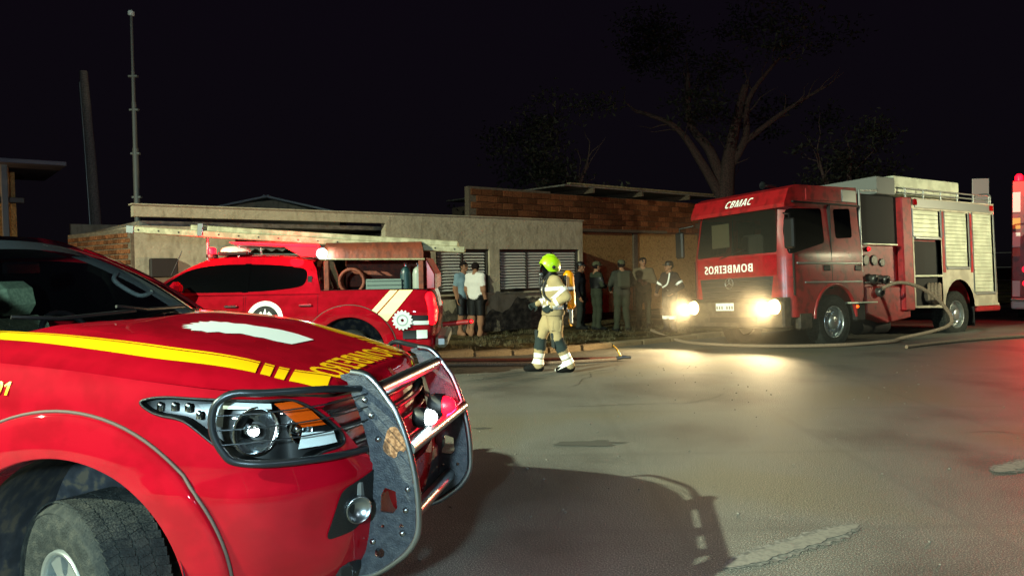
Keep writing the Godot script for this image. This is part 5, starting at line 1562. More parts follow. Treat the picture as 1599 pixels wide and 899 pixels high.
func poles() -> void:
	var m := thing("radio_mast", "thin jointed metal mast rising above the low house's left corner", "mast", Vector3(-7.34, -0.1, -14.5))
	var y0 := 0.0
	for s in [[0.0, 4.0, 0.055], [4.0, 4.9, 0.042], [4.9, 5.5, 0.034], [5.5, 6.62, 0.026]]:
		part("tube_section", Mb.new().tube([Vector3(0.0, s[0], 0), Vector3(0.0, s[1], 0)], s[2], 10), M.mast, m)
	for s in [3.05, 3.9, 4.75, 5.4]:
		part("clamp", Mb.new().box(Vector3(0, s, 0), Vector3(0.18, 0.045, 0.07), 0.008), M.mast, m)
	part("mast_cap", Mb.new().box(Vector3(0, 6.62, 0), Vector3(0.10, 0.10, 0.10), 0.02), M.decal_white, m)
	var w := thing("utility_pole", "dim leaning grey utility pole left of the metal mast", "pole", Vector3(-11.13, 0, -20.0))
	part("shaft", Mb.new().tube([Vector3(0, 0, 0), Vector3(-0.20, 4.6, 0), Vector3(-0.33, 6.9, 0)], [0.15, 0.12, 0.10], 12), M.pole, w)
	part("guard_strip", Mb.new().tube([Vector3(-0.13, 0.2, 0.10), Vector3(-0.31, 4.6, 0.08), Vector3(-0.41, 6.6, 0.06)], 0.025, 6), M.steel, w)

func leaf_mesh() -> Mb:
	var m := Mb.new()
	var rng := RandomNumberGenerator.new(); rng.seed = 5
	for i in 22:
		var b := Basis(Vector3(rng.randfn(), rng.randfn(), rng.randfn()).normalized(), rng.randf() * TAU)
		var o := Vector3(rng.randfn(), rng.randfn() * 0.7, rng.randfn()) * 0.28
		m.quad(o + b * Vector3(-0.02, 0, 0), o + b * Vector3(0.06, 0.012, -0.04), o + b * Vector3(0.17, -0.02, 0), o + b * Vector3(0.06, 0.012, 0.04))
	return m
func tree(label: String, at: Vector3, limbs: Array, clumps: Array, seed_: int) -> void:
	var t := thing("tree", label, "tree", at)
	var trunk := Mb.new()
	for l in limbs:
		trunk.tube(spline(l[0], 6), _taper(l[1], l[2], (l[0].size() - 1) * 6 + 1), 10)
	var rng := RandomNumberGenerator.new(); rng.seed = seed_
	for l in limbs:
		var m: int = l[0].size()
		for k in 7:
			var f := 0.45 + 0.55 * k / 6.0
			var x := f * (m - 1)
			var i := mini(int(x), m - 2)
			var o: Vector3 = l[0][i].lerp(l[0][i + 1], x - i)
			var dv := (l[0][i + 1] - l[0][i] as Vector3).normalized()
			var pth := [o]
			for j in 4:
				dv = (dv + Vector3(rng.randfn(), rng.randfn() * 0.6 + 0.25, rng.randfn()) * 0.5).normalized()
				o += dv * rng.randf_range(0.25, 0.5)
				pth.push_back(o)
			trunk.tube(pth, [0.035, 0.028, 0.02, 0.013, 0.006], 5)
	part("trunk", trunk, M.bark, t)
	var mm := MultiMesh.new()
	mm.transform_format = MultiMesh.TRANSFORM_3D
	mm.use_colors = true
	mm.mesh = leaf_mesh().mesh()
	var tr := []; var co := []
	for c in clumps:
		var shade := rng.randf_range(0.6, 1.3)
		for i in int(c[1] * c[1] * 11):
			var d := Vector3(rng.randfn(), rng.randfn(), rng.randfn()).normalized() * pow(rng.randf(), 0.45)
			var s := rng.randf_range(0.7, 1.4)
			tr.push_back(Transform3D(Basis(Vector3.UP, rng.randf() * TAU).rotated(Vector3.RIGHT, rng.randf_range(-0.6, 0.6)).scaled(Vector3.ONE * s), c[0] + d * c[1] * Vector3(1, 0.75, 1)))
			co.push_back(Color(0.028, 0.031, 0.022) * shade * rng.randf_range(0.75, 1.25))
	mm.instance_count = tr.size()
	for i in tr.size():
		mm.set_instance_transform(i, tr[i]); mm.set_instance_color(i, co[i])
	var mi := MultiMeshInstance3D.new()
	mi.name = "crown"; mi.multimesh = mm; mi.material_override = M.leaf
	mi.set_meta("kind", "stuff")
	t.add_child(mi, true)
func _taper(a: float, b: float, n: int) -> Array:
	var o := []
	for i in n: o.push_back(lerpf(a, b, float(i) / (n - 1)))
	return o
func trees() -> void:
	var rng := RandomNumberGenerator.new(); rng.seed = 9
	var cl := []
	for k in 15:
		var an := rng.randf() * TAU
		cl.push_back([Vector3(cos(an) * rng.randf_range(1.0, 6.5) + 0.5, rng.randf_range(6.5, 12.5), sin(an) * rng.randf_range(1.0, 4.5)), rng.randf_range(0.9, 1.7)])
	tree("large bare limbed tree with a dark crown behind the fire engine's cab", Vector3(8.9, -0.2, -31.0), [
		[[Vector3(0, 0, 0), Vector3(0.05, 3.0, 0), Vector3(0.15, 5.2, 0.1), Vector3(0.45, 6.9, 0), Vector3(0.9, 9.0, 0.3)], 0.52, 0.14],
		[[Vector3(0.0, 4.3, 0), Vector3(-0.9, 5.8, 0.2), Vector3(-2.0, 7.3, 0.3), Vector3(-3.6, 8.0, 0.3)], 0.24, 0.06],
		[[Vector3(0.05, 4.9, 0), Vector3(-0.5, 6.4, -0.1), Vector3(-1.3, 7.6, -0.2), Vector3(-1.4, 9.6, 0)], 0.26, 0.08],
		[[Vector3(0.15, 5.4, 0), Vector3(0.9, 6.8, 0.2), Vector3(1.0, 8.4, 0.4), Vector3(2.2, 10.0, 0.5)], 0.2, 0.06],
		[[Vector3(0.8, 6.6, 0.2), Vector3(2.4, 7.8, 0.2), Vector3(4.2, 8.9, 0.0)], 0.14, 0.05]], cl, 31)
	cl = []
	for k in 16:
		var an := rng.randf() * TAU
		cl.push_back([Vector3(cos(an) * rng.randf_range(0.4, 2.6), rng.randf_range(3.6, 7.5), sin(an) * rng.randf_range(0.4, 2.2)), rng.randf_range(0.7, 1.3)])
	tree("dark leafy tree rising behind the brick building's left end", Vector3(1.4, -0.2, -29.0), [[[Vector3(0, 0, 0), Vector3(0.1, 2.5, 0), Vector3(-0.1, 5.0, 0)], 0.25, 0.1], [[Vector3(0.1, 2.5, 0), Vector3(1.0, 4.2, 0.3), Vector3(1.6, 5.6, 0.3)], 0.14, 0.05]], cl, 32)
	cl = []
	for k in 14:
		var an := rng.randf() * TAU
		cl.push_back([Vector3(cos(an) * rng.randf_range(0.4, 2.2), rng.randf_range(3.8, 7.0), sin(an) * rng.randf_range(0.4, 2.0)), rng.randf_range(0.6, 1.2)])
	tree("dim slender tree behind the rear of the fire engine", Vector3(13.6, -0.2, -30.0), [[[Vector3(0, 0, 0), Vector3(0.1, 3.0, 0), Vector3(0.2, 6.0, 0)], 0.2, 0.07], [[Vector3(0.1, 3.2, 0), Vector3(-0.8, 4.6, 0.2), Vector3(-1.2, 6.0, 0.2)], 0.1, 0.04]], cl, 33)

func hoses() -> void:
	var T: Transform3D = get_node("fire_engine").transform
	var q := func(x: float, y: float, z: float) -> Vector3: return T * Vector3(x, y, z)
	var pts := [q.call(-2.60, 1.08, -1.22), q.call(-2.85, 1.18, -1.42), q.call(-3.25, 1.05, -1.62), q.call(-3.62, 0.72, -1.80), q.call(-3.66, 0.35, -1.86)]
	for g2 in [[7.30, 13.85], [7.05, 13.45], [6.5, 13.2], [5.76, 13.05], [4.8, 13.35], [3.95, 14.25], [3.55, 15.6], [3.25, 17.2]]:
		pts.push_back(on_ground(g2[0], g2[1], 0.04 + (0.09 if g2[1] > 16 else 0.0)))
	tag(part("fire_hose", Mb.new().tube(spline(pts, 8), 0.033, 10), M.hose, self), "thick pale hose looping from the fire engine's pump down across the road", "hose")
	pts = []
	for g2 in [[-1.6, 11.0], [-0.9, 11.25], [0.2, 11.45], [1.0, 11.75], [1.7, 12.1]]: pts.push_back(on_ground(g2[0], g2[1], 0.028))
	tag(part("fire_hose", Mb.new().tube(spline(pts, 8), 0.03, 8), M.hose, self), "pale hose lying on the road behind the walking firefighter's boots", "hose")
	pts = []
	for g2 in [[-1.5, 11.9], [-0.8, 12.0], [0.1, 12.2], [0.9, 12.35], [1.75, 12.3]]: pts.push_back(on_ground(g2[0], g2[1], 0.026))
	tag(part("fire_hose", Mb.new().tube(spline(pts, 8), 0.028, 8), M.tarp, self), "reddish hose lying nearer the kerb behind the walking firefighter", "hose")
	var nz := thing("hose_nozzle", "metal branch nozzle lying at the end of the hose on the road", "nozzle", on_ground(1.72, 12.2, 0.0))
	part("barrel", Mb.new().tube([Vector3(0.0, 0.04, 0.02), Vector3(0.10, 0.06, 0.0), Vector3(0.24, 0.05, 0.0)], [0.03, 0.034, 0.022], 10), M.chrome_dull, nz)
	part("handle", Mb.new().tube([Vector3(0.08, 0.06, 0), Vector3(0.0, 0.20, 0.02), Vector3(-0.06, 0.26, 0.03)], 0.014, 6), M.yellow, nz)
	pts = []
	for g2 in [[6.6, 12.3], [7.6, 12.9], [8.9, 13.5], [10.2, 13.9], [12.5, 14.5]]: pts.push_back(on_ground(g2[0], g2[1], 0.03))
	tag(part("fire_hose", Mb.new().tube(spline(pts, 6), 0.03, 8), M.hose, self), "dusty hose lying on the road between the fire engine and the right hand truck", "hose")
	# litter of the verge
	var rng := RandomNumberGenerator.new(); rng.seed = 77
	var lm := Mb.new()
	for k in 220:
		var p := aq(rng.randf_range(5, 18), rng.randf_range(10.3, 14.0), 0.006)
		var s := rng.randf_range(0.005, 0.016)
		if DN.dot(Vector2(p.x, -p.z)) > EDGE: p.y += 0.085
		lm.box(p, Vector3(s * 2, s * 1.2, s * 1.6), s * 0.4, Basis(Vector3.UP, rng.randf() * TAU))
	for k in 160:
		var p := on_ground(rng.randf_range(-1, 6), rng.randf_range(3.4, 11.0), 0.003)
		var s := rng.randf_range(0.003, 0.009)
		lm.box(p, Vector3(s * 2, s * 1.2, s * 1.6), s * 0.4, Basis(Vector3.UP, rng.randf() * TAU))
	var o := part("gravel", lm, M.sand, self)
	tag(o, "loose gravel and grit scattered over the road and verge", "gravel", "", "stuff")

func rescue_truck() -> void:
	var t := thing("rescue_truck", "red emergency truck cut off by the right edge, marker tape and lamps glowing", "truck", Vector3(13.46, -0.1, -17.65), -0.66)
	# rear faces +z, left-hand side (seen) at -x
	var w := 1.22
	part("body", Mb.new().box(Vector3(0, 2.0, -3.2), Vector3(2 * w, 3.0, 6.2), 0.05), M.red_dusty, t)
	part("chassis", Mb.new().box(Vector3(0, 0.55, -3.2), Vector3(1.2, 0.3, 6.4), 0.02), M.dark, t)
	part("rear_shutter", Mb.new().box(Vector3(0.05, 1.95, -0.09), Vector3(1.7, 2.3, 0.02), 0.005), M.alu, t)
	part("corner_post", Mb.new().box(Vector3(-w + 0.14, 2.0, -0.07), Vector3(0.28, 3.0, 0.08), 0.02), M.red_dusty, t)
	part("corner_post", Mb.new().box(Vector3(w - 0.14, 2.0, -0.07), Vector3(0.28, 3.0, 0.08), 0.02), M.red_dusty, t)
	for s in [-1.0, 1.0]:
		for q in [[2.72, 3.22, 0], [2.30, 2.58, 1], [1.85, 2.22, 2], [1.62, 1.84, 3], [0.62, 1.02, 0]]:
			part("marker_tape", Mb.new().box(Vector3(s * (w - 0.10), (q[0] + q[1]) / 2, -0.025), Vector3(0.16, q[1] - q[0] - 0.01, 0.008), 0.0), [M.retro, M.yellow, M.retro, M.amber][q[2]], t)
		for q in [[1.30, 0.06], [0.95, 0.05]]:
			part("tail_lamp", Mb.new().lathe([Vector2(0, 0.03), Vector2(q[1], 0.02), Vector2(q[1] + 0.02, 0)], 16, Transform3D(Basis(Vector3.RIGHT, PI / 2), Vector3(s * (w - 0.3), q[0], -0.03))), M.red_glow_hot, t)
		part("beacon", Mb.new().lathe([Vector2(0.09, 0.0), Vector2(0.085, 0.12), Vector2(0.05, 0.17), Vector2(0, 0.18)], 16, Transform3D(Basis.IDENTITY, Vector3(s * (w - 0.14), 3.5, -0.15))), M.red_glow_hot, t)
	part("rear_bumper", Mb.new().box(Vector3(0, 0.42, 0.02), Vector3(2 * w, 0.20, 0.20), 0.03), M.retro, t)
	part("step", Mb.new().box(Vector3(0, 0.56, 0.05), Vector3(2 * w, 0.04, 0.3), 0.008), M.alu, t)
	part("grab_rail", Mb.new().tube([Vector3(-w + 0.34, 0.8, 0.02), Vector3(-w + 0.34, 3.2, 0.02)], 0.022, 8), M.chrome_dull, t)
	for z in [-1.6, -5.2]:
		for s in [-1.0, 1.0]:
			var ax := Node3D.new(); ax.name = "axle_end"; t.add_child(ax, true)
			ax.position = Vector3(s * 1.0, 0.5, z); ax.rotation.y = PI / 2 * s
			var ty := Mb.new().lathe([Vector2(0.26, -0.14), Vector2(0.48, -0.15), Vector2(0.5, -0.11), Vector2(0.5, 0.11), Vector2(0.48, 0.15), Vector2(0.28, 0.14), Vector2(0.24, 0.06), Vector2(0.05, 0.04), Vector2(0, 0.04)], 28, Transform3D(Basis(Vector3.RIGHT, PI / 2), Vector3.ZERO))
			part("tyre", ty, M.rubber, ax)
	spot(t, Vector3(0.25, 1.25, 0.12), t.transform.basis.inverse() * Vector3(-4.0, -1.15, 7.3), 25.0, Color(1, 0.03, 0.12), E_RED, 0.08)
	omni(t, Vector3(-w + 0.5, 3.75, 0.2), Color(1, 0.06, 0.10), 5.0, 0.08)
	# far things past the trucks
	var s := thing("sign_board", "small pale board on a post beyond the gap between the trucks", "sign", Vector3(15.6, -0.1, -24.5))
	part("board", Mb.new().box(Vector3(0, 3.75, 0), Vector3(0.55, 0.95, 0.05), 0.01), M.white, s)
	part("post", Mb.new().tube([Vector3(0, 0, -0.04), Vector3(0, 3.6, -0.04)], 0.05, 8), M.steel, s)
	var f := thing("wire_fence", "dim wire fence with thin posts beyond the gap between the trucks", "fence", Vector3(14.2, -0.1, -23.0), -0.2)
	for k in 5:
		part("fence_post", Mb.new().tube([Vector3(k * 1.1 - 1.5, 0, 0), Vector3(k * 1.1 - 1.5, 1.9, 0)], 0.045, 6), M.wood, f)
	for y in [0.5, 0.9, 1.3, 1.75]:
		part("wire", Mb.new().tube([Vector3(-1.5, y, 0.05), Vector3(2.9, y, 0.05)], 0.008, 4), M.steel, f)

# ---------------------------------------------------------------- people
const SK := 0.022
func cap_d(p: Vector3, b: Array) -> float:
	var a: Vector3 = b[0]
	var ab: Vector3 = b[1] - a
	var h := clampf((p - a).dot(ab) / maxf(ab.length_squared(), 1e-9), 0.0, 1.0)
	return (p - a - ab * h).length() - lerpf(b[2], b[3], h)
func field(p: Vector3, bones: Array, k := SK) -> float:
	var s := 0.0
	for b in bones:
		var d := cap_d(p, b)
		if d < 6.0 * k: s += exp(-d / k)
	return -k * log(s) if s > 0.0 else 1.0
func sdf_mesh(out: Mb, bones: Array, cell: float, k := SK) -> void:
	var lo := Vector3.ONE * 1e9; var hi := -lo
	for b in bones:
		for e in 2:
			var r: Vector3 = Vector3.ONE * (b[2 + e] + 3.0 * k + cell)
			lo = lo.min(b[e] - r); hi = hi.max(b[e] + r)
	var nx := int((hi.x - lo.x) / cell) + 2; var ny := int((hi.y - lo.y) / cell) + 2; var nz := int((hi.z - lo.z) / cell) + 2
	var sum := PackedFloat32Array(); sum.resize(nx * ny * nz)
	var best := PackedFloat32Array(); best.resize(nx * ny * nz)
	var who := PackedByteArray(); who.resize(nx * ny * nz)
	var bi := 0
	for b in bones:
		var a: Vector3 = b[0]; var e: Vector3 = b[1]
		var r: float = maxf(b[2], b[3]) + 3.0 * k
		var p0 := ((a.min(e) - Vector3.ONE * r - lo) / cell).floor(); var p1 := ((a.max(e) + Vector3.ONE * r - lo) / cell).ceil()
		var ab := e - a
		var inv := 1.0 / maxf(ab.length_squared(), 1e-9)
		var ra: float = b[2]; var dr: float = b[3] - b[2]
		for z in range(maxi(int(p0.z), 0), mini(int(p1.z) + 1, nz)):
			for y in range(maxi(int(p0.y), 0), mini(int(p1.y) + 1, ny)):
				var idx := (z * ny + y) * nx
				for x in range(maxi(int(p0.x), 0), mini(int(p1.x) + 1, nx)):
					var q := lo + Vector3(x, y, z) * cell - a
					var h := clampf(q.dot(ab) * inv, 0.0, 1.0)
					var d := (q - ab * h).length() - ra - dr * h
					if d < 3.0 * k:
						var w := exp(-d / k)
						sum[idx + x] += w
						if w > best[idx + x]:
							best[idx + x] = w
							who[idx + x] = bi
		bi += 1
	var vid := PackedInt32Array(); vid.resize(nx * ny * nz); vid.fill(-1)
	var offs := [0, 1, nx, nx + 1, nx * ny, nx * ny + 1, nx * ny + nx, nx * ny + nx + 1]
	var cor := [Vector3(0, 0, 0), Vector3(1, 0, 0), Vector3(0, 1, 0), Vector3(1, 1, 0), Vector3(0, 0, 1), Vector3(1, 0, 1), Vector3(0, 1, 1), Vector3(1, 1, 1)]
	var edges := [[0, 1], [2, 3], [4, 5], [6, 7], [0, 2], [1, 3], [4, 6], [5, 7], [0, 4], [1, 5], [2, 6], [3, 7]]
	for z in nz - 1:
		for y in ny - 1:
			var base := (z * ny + y) * nx
			for x in nx - 1:
				var i := base + x
				var any := false; var all := true
				for o in offs:
					if sum[i + o] > 1.0: any = true
					else: all = false
				if not any or all: continue
				var acc := Vector3.ZERO; var n := 0
				var bw := -1.0; var bc := 0
				for c in 8:
					if best[i + offs[c]] > bw:
						bw = best[i + offs[c]]; bc = who[i + offs[c]]
				for ed in edges:
					var s0 := sum[i + offs[ed[0]]]; var s1 := sum[i + offs[ed[1]]]
					if (s0 > 1.0) == (s1 > 1.0): continue
					var f0 := -k * log(s0) if s0 > 1e-6 else 3.0 * k
					var f1 := -k * log(s1) if s1 > 1e-6 else 3.0 * k
					acc += cor[ed[0]].lerp(cor[ed[1]], clampf(f0 / (f0 - f1), 0.0, 1.0)); n += 1
				vid[i] = out.addc(lo + (Vector3(x, y, z) + acc / n) * cell, bones[bc][4])
	for z in range(1, nz - 1):
		for y in range(1, ny - 1):
			var base := (z * ny + y) * nx
			for x in range(1, nx - 1):
				var i := base + x
				var s := sum[i] > 1.0
				for ax in 3:
					var st: int = [1, nx, nx * ny][ax]
					if s == (sum[i + st] > 1.0): continue
					var u: int = [nx, nx * ny, 1][ax]; var w: int = [nx * ny, 1, nx][ax]
					var a := vid[i]; var b := vid[i - u]; var c := vid[i - u - w]; var d := vid[i - w]
					if a < 0 or b < 0 or c < 0 or d < 0: continue
					if s:
						out.t(a, c, b); out.t(a, d, c)
					else:
						out.t(a, b, c); out.t(a, c, d)
# a ring of tape round a limb, a few mm proud of the cloth
func band(bones: Array, a: Vector3, b: Vector3, t0: float, t1: float, lift := 0.006, tilt := Vector3.ZERO) -> Mb:
	var ax := (b - a).normalized()
	var s := ax.cross(Vector3(0.3, 0.1, 1.0)).normalized(); var w := ax.cross(s)
	var rows := []
	for j in 4:
		var c := a.lerp(b, lerpf(t0, t1, j / 3.0))
		var row := PackedVector3Array()
		for k in 28:
			var an := TAU * k / 28
			var d := s * cos(an) + w * sin(an)
			d = (d + tilt * d.dot(Vector3(0, 0, 1))).normalized()
			var r := 0.02
			for it in 40:
				var f := field(c + d * r, bones)
				if f > -0.001: break
				r += maxf(-f * 0.8, 0.003)
				if r > 0.4: break
			row.push_back(c + d * (r + lift))
		rows.push_back(row)
	var m := Mb.new()
	m.grid(rows, true)
	return m
func hand_bones(wrist: Vector3, dirv: Vector3, palm_n: Vector3, thumb: float, col: Color, s := 1.0, curl := 0.5) -> Array:
	# dirv along the fingers, palm_n out of the palm; thumb +1/-1 which side
	var d := dirv.normalized()
	var n := (palm_n - d * palm_n.dot(d)).normalized()
	var sd := d.cross(n) * thumb
	var o := []
	for i in 4:
		var f := (i - 1.5) * 0.021 * s
		var base := wrist + d * 0.088 * s - sd * f
		o.push_back([wrist + d * 0.015 * s - sd * f * 0.6, base, 0.013 * s, 0.012 * s, col])
		var l: float = [0.036, 0.042, 0.039, 0.030][3 - i] * s
		var p := base
		for j in 3:
			var an := curl * (0.5 + 0.75 * j)
			var q: Vector3 = p + (d * cos(an) + n * sin(an)) * l * [1.0, 0.75, 0.6][j]
			o.push_back([p, q, (0.0098 - 0.0008 * j) * s, (0.0092 - 0.0009 * j) * s, col])
			p = q
	var tb := wrist + d * 0.03 * s + sd * 0.03 * s
	var tm := tb + (d * 0.6 + sd * 0.7 + n * 0.3).normalized() * 0.042 * s
	o.push_back([wrist + d * 0.015 * s + sd * 0.012 * s, tb, 0.015 * s, 0.013 * s, col])
	o.push_back([tb, tm, 0.0125 * s, 0.011 * s, col])
	o.push_back([tm, tm + (d * 0.85 + sd * 0.2 + n * 0.35).normalized() * 0.034 * s, 0.0105 * s, 0.009 * s, col])
	return o
func head_bones(c: Vector3, yaw: float, skin: Color, hair: Color, pitch := 0.0) -> Array:
	var b := Basis(Vector3.UP, yaw) * Basis(Vector3.RIGHT, pitch)
	var q := func(x: float, y: float, z: float) -> Vector3: return c + b * Vector3(x, y, z)
	var o := [
		[q.call(0, 0.035, -0.022), q.call(0, 0.04, 0.012), 0.078, 0.072, skin],
		[q.call(-0.012, 0.055, -0.028), q.call(0.012, 0.055, -0.028), 0.078, 0.078, hair],
		[q.call(-0.02, 0.02, -0.045), q.call(0.02, 0.02, -0.045), 0.058, 0.058, hair],
		[q.call(-0.022, 0.075, 0.03), q.call(0.022, 0.075, 0.03), 0.045, 0.045, hair],
		[q.call(0, -0.03, 0.02), q.call(0, -0.062, 0.045), 0.055, 0.030, skin],
		[q.call(-0.028, -0.03, 0.03), q.call(0.028, -0.03, 0.03), 0.034, 0.034, skin],
		[q.call(0, 0.028, 0.083), q.call(0, -0.008, 0.104), 0.009, 0.013, skin],
		[q.call(-0.014, -0.036, 0.086), q.call(0.014, -0.036, 0.086), 0.0075, 0.0075, Color(skin.r * 0.75, skin.g * 0.5, skin.b * 0.5)],
		[q.call(0, -0.07, 0.072), q.call(0, -0.068, 0.07), 0.018, 0.018, skin],
		[q.call(0, -0.05, -0.02), q.call(0, -0.13, -0.03), 0.05, 0.055, skin]]
	for s in [-1.0, 1.0]:
		o.push_back([q.call(s * 0.076, 0.02, -0.012), q.call(s * 0.078, -0.015, -0.005), 0.015, 0.010, skin])
		o.push_back([q.call(s * 0.016, 0.04, 0.078), q.call(s * 0.045, 0.042, 0.066), 0.009, 0.007, hair])
		o.push_back([q.call(s * 0.031, 0.022, 0.0735), q.call(s * 0.033, 0.022, 0.0735), 0.009, 0.009, Color(0.10, 0.08, 0.07)])
	return o
# pose: dictionary of joints in the person's own frame (facing +z, left is +x)
func stand(h: float, o := {}) -> Dictionary:
	var p := {"hipL": Vector3(0.09, 0.53, 0), "hipR": Vector3(-0.09, 0.53, 0), "kneeL": Vector3(0.10, 0.285, 0.015), "kneeR": Vector3(-0.10, 0.285, 0.015),
		"ankL": Vector3(0.11, 0.05, -0.01), "ankR": Vector3(-0.11, 0.05, -0.01), "toeL": Vector3(0.13, 0.018, 0.105), "toeR": Vector3(-0.13, 0.018, 0.105),
		"waist": Vector3(0, 0.62, 0), "chest": Vector3(0, 0.73, 0.0), "neck": Vector3(0, 0.84, -0.005), "head": Vector3(0, 0.925, 0.012),
		"shL": Vector3(0.105, 0.805, -0.005), "shR": Vector3(-0.105, 0.805, -0.005), "elL": Vector3(0.135, 0.63, -0.02), "elR": Vector3(-0.135, 0.63, -0.02),
		"wrL": Vector3(0.14, 0.49, 0.03), "wrR": Vector3(-0.14, 0.49, 0.03)}
	for k in p: p[k] = p[k] * h if not (String(k).begins_with("hip") and false) else p[k]
	for k in ["hipL", "hipR", "kneeL", "kneeR", "ankL", "ankR", "toeL", "toeR"]:
		p[k].x *= 0.62
	for k in o: p[k] = o[k]
	return p
func body_bones(p: Dictionary, c: Dictionary, f := 1.0) -> Array:
	# c: top, sleeve, forearm, legs, shin, boot colours; f: bulk of the clothes
	var o := []
	var up: Vector3 = (p.shL - p.shR)
	var ax := up.normalized()
	for s in [-1.0, 1.0]:
		o.push_back([p.waist + ax * 0.065 * s * f, p.chest + ax * 0.085 * s * f, 0.098 * f, 0.108 * f, c.top])
		o.push_back([p.chest + ax * 0.085 * s * f, p.neck.lerp(p.chest, 0.42) + ax * 0.085 * s, 0.105 * f, 0.075 * f, c.top])
		o.push_back([p.waist + ax * 0.06 * s * f, (p.hipL + p.hipR) * 0.5 + ax * 0.07 * s * f + Vector3(0, 0.02, 0), 0.100 * f, 0.105 * f, c.get("hem", c.top)])
	o.push_back([p.chest, p.neck + Vector3(0, -0.03, 0), 0.10, 0.055, c.top])
	o.push_back([p.neck + Vector3(0, -0.02, 0), p.neck + Vector3(0, 0.05, 0.005), 0.055, 0.05, c.get("neck", c.skin)])
	for s in ["L", "R"]:
		o.push_back([p.neck.lerp(p["sh" + s], 0.4) + Vector3(0, -0.02, 0), p["sh" + s], 0.06 * f, 0.066 * f, c.top])
		o.push_back([p["sh" + s], p["sh" + s].lerp(p["el" + s], 0.62), 0.062 * f, 0.054 * f, c.sleeve])
		o.push_back([p["sh" + s].lerp(p["el" + s], 0.55), p["el" + s], 0.047 * f if c.has("bare") else 0.053 * f, 0.044 * f, c.get("upper", c.sleeve)])
		o.push_back([p["el" + s], p["wr" + s], 0.044 * f, (0.030 if c.has("bare") else 0.036) * f, c.forearm])
		o.push_back([p["hip" + s], p["hip" + s].lerp(p["knee" + s], 0.55), 0.098 * f, 0.083 * f, c.legs])
		o.push_back([p["hip" + s].lerp(p["knee" + s], 0.5), p["knee" + s], 0.078 * f, 0.064 * f, c.get("thigh", c.legs)])
		o.push_back([p["knee" + s], p["knee" + s].lerp(p["ank" + s], 0.4), 0.063 * f, 0.064 * f, c.get("knee", c.shin)])
		o.push_back([p["knee" + s].lerp(p["ank" + s], 0.35), p["ank" + s] + Vector3(0, 0.02, 0), 0.062 * f, (0.042 if c.has("bare") else 0.058) * f, c.shin])
		var t: Vector3 = p["toe" + s]; var a: Vector3 = p["ank" + s]
		var fd := (t - a); fd.y = 0; fd = fd.normalized()
		o.push_back([a + Vector3(0, -0.005, 0), a + Vector3(0, -0.045, 0) - fd * 0.035, 0.045, 0.042, c.boot])
		o.push_back([a + Vector3(0, -0.04, 0) - fd * 0.02, t, 0.044, 0.035, c.boot])
		o.push_back([a + Vector3(0, -0.015, 0) + fd * 0.02, t - fd * 0.05, 0.044, 0.036, c.boot])
	return o
func person(label: String, at: Vector3, turn: float, p: Dictionary, c: Dictionary, o := {}) -> Node3D:
	var t := thing("person", label, "person", at, turn, o.get("group", ""))
	var bones := body_bones(p, c, o.get("bulk", 1.0))
	var m := Mb.new()
	sdf_mesh(m, bones, o.get("cell", 0.019))
	if not o.get("gloved_head", false):
		sdf_mesh(m, head_bones(p.head, o.get("look", 0.0), c.skin, c.hair, o.get("nod", 0.0)), 0.0095, 0.008)
	for s in ["L", "R"]:
		var d: Vector3 = (p["wr" + s] - p["el" + s]).normalized()
		var pn: Vector3 = o.get("palm" + s, Vector3(-0.7 if s == "L" else 0.7, 0, 0.5))
		sdf_mesh(m, hand_bones(p["wr" + s] - d * 0.012, d + o.get("bend" + s, Vector3.ZERO), pn, 1.0 if s == "L" else -1.0, c.get("hand", c.skin), o.get("hand", 1.0), o.get("curl", 0.55)), 0.0072, 0.0035)
	part("body", m, M.cloth, t)
	t.set_meta("label", label)
	return t
func cap(t: Node3D, head: Vector3, yaw: float, m: Material) -> void:
	var b := Mb.new().lathe([Vector2(0.098, 0.04), Vector2(0.100, 0.075), Vector2(0.088, 0.115), Vector2(0.055, 0.14), Vector2(0.0, 0.147)], 20, Transform3D(Basis(Vector3.UP, yaw).scaled(Vector3(0.94, 1, 1.08)), head + Basis(Vector3.UP, yaw) * Vector3(0, 0, -0.012)))
	b.prism(smooth_poly(poly([-0.075, 0.0, 0.075, 0.0, 0.065, 0.07, 0.0, 0.09, -0.065, 0.07]), 2), -0.004, 0.004, Transform3D(Basis(Vector3.UP, yaw) * Basis(Vector3.RIGHT, PI / 2 + 0.15), head + Basis(Vector3.UP, yaw) * Vector3(0, 0.055, 0.07)))
	part("cap", b, m, t)

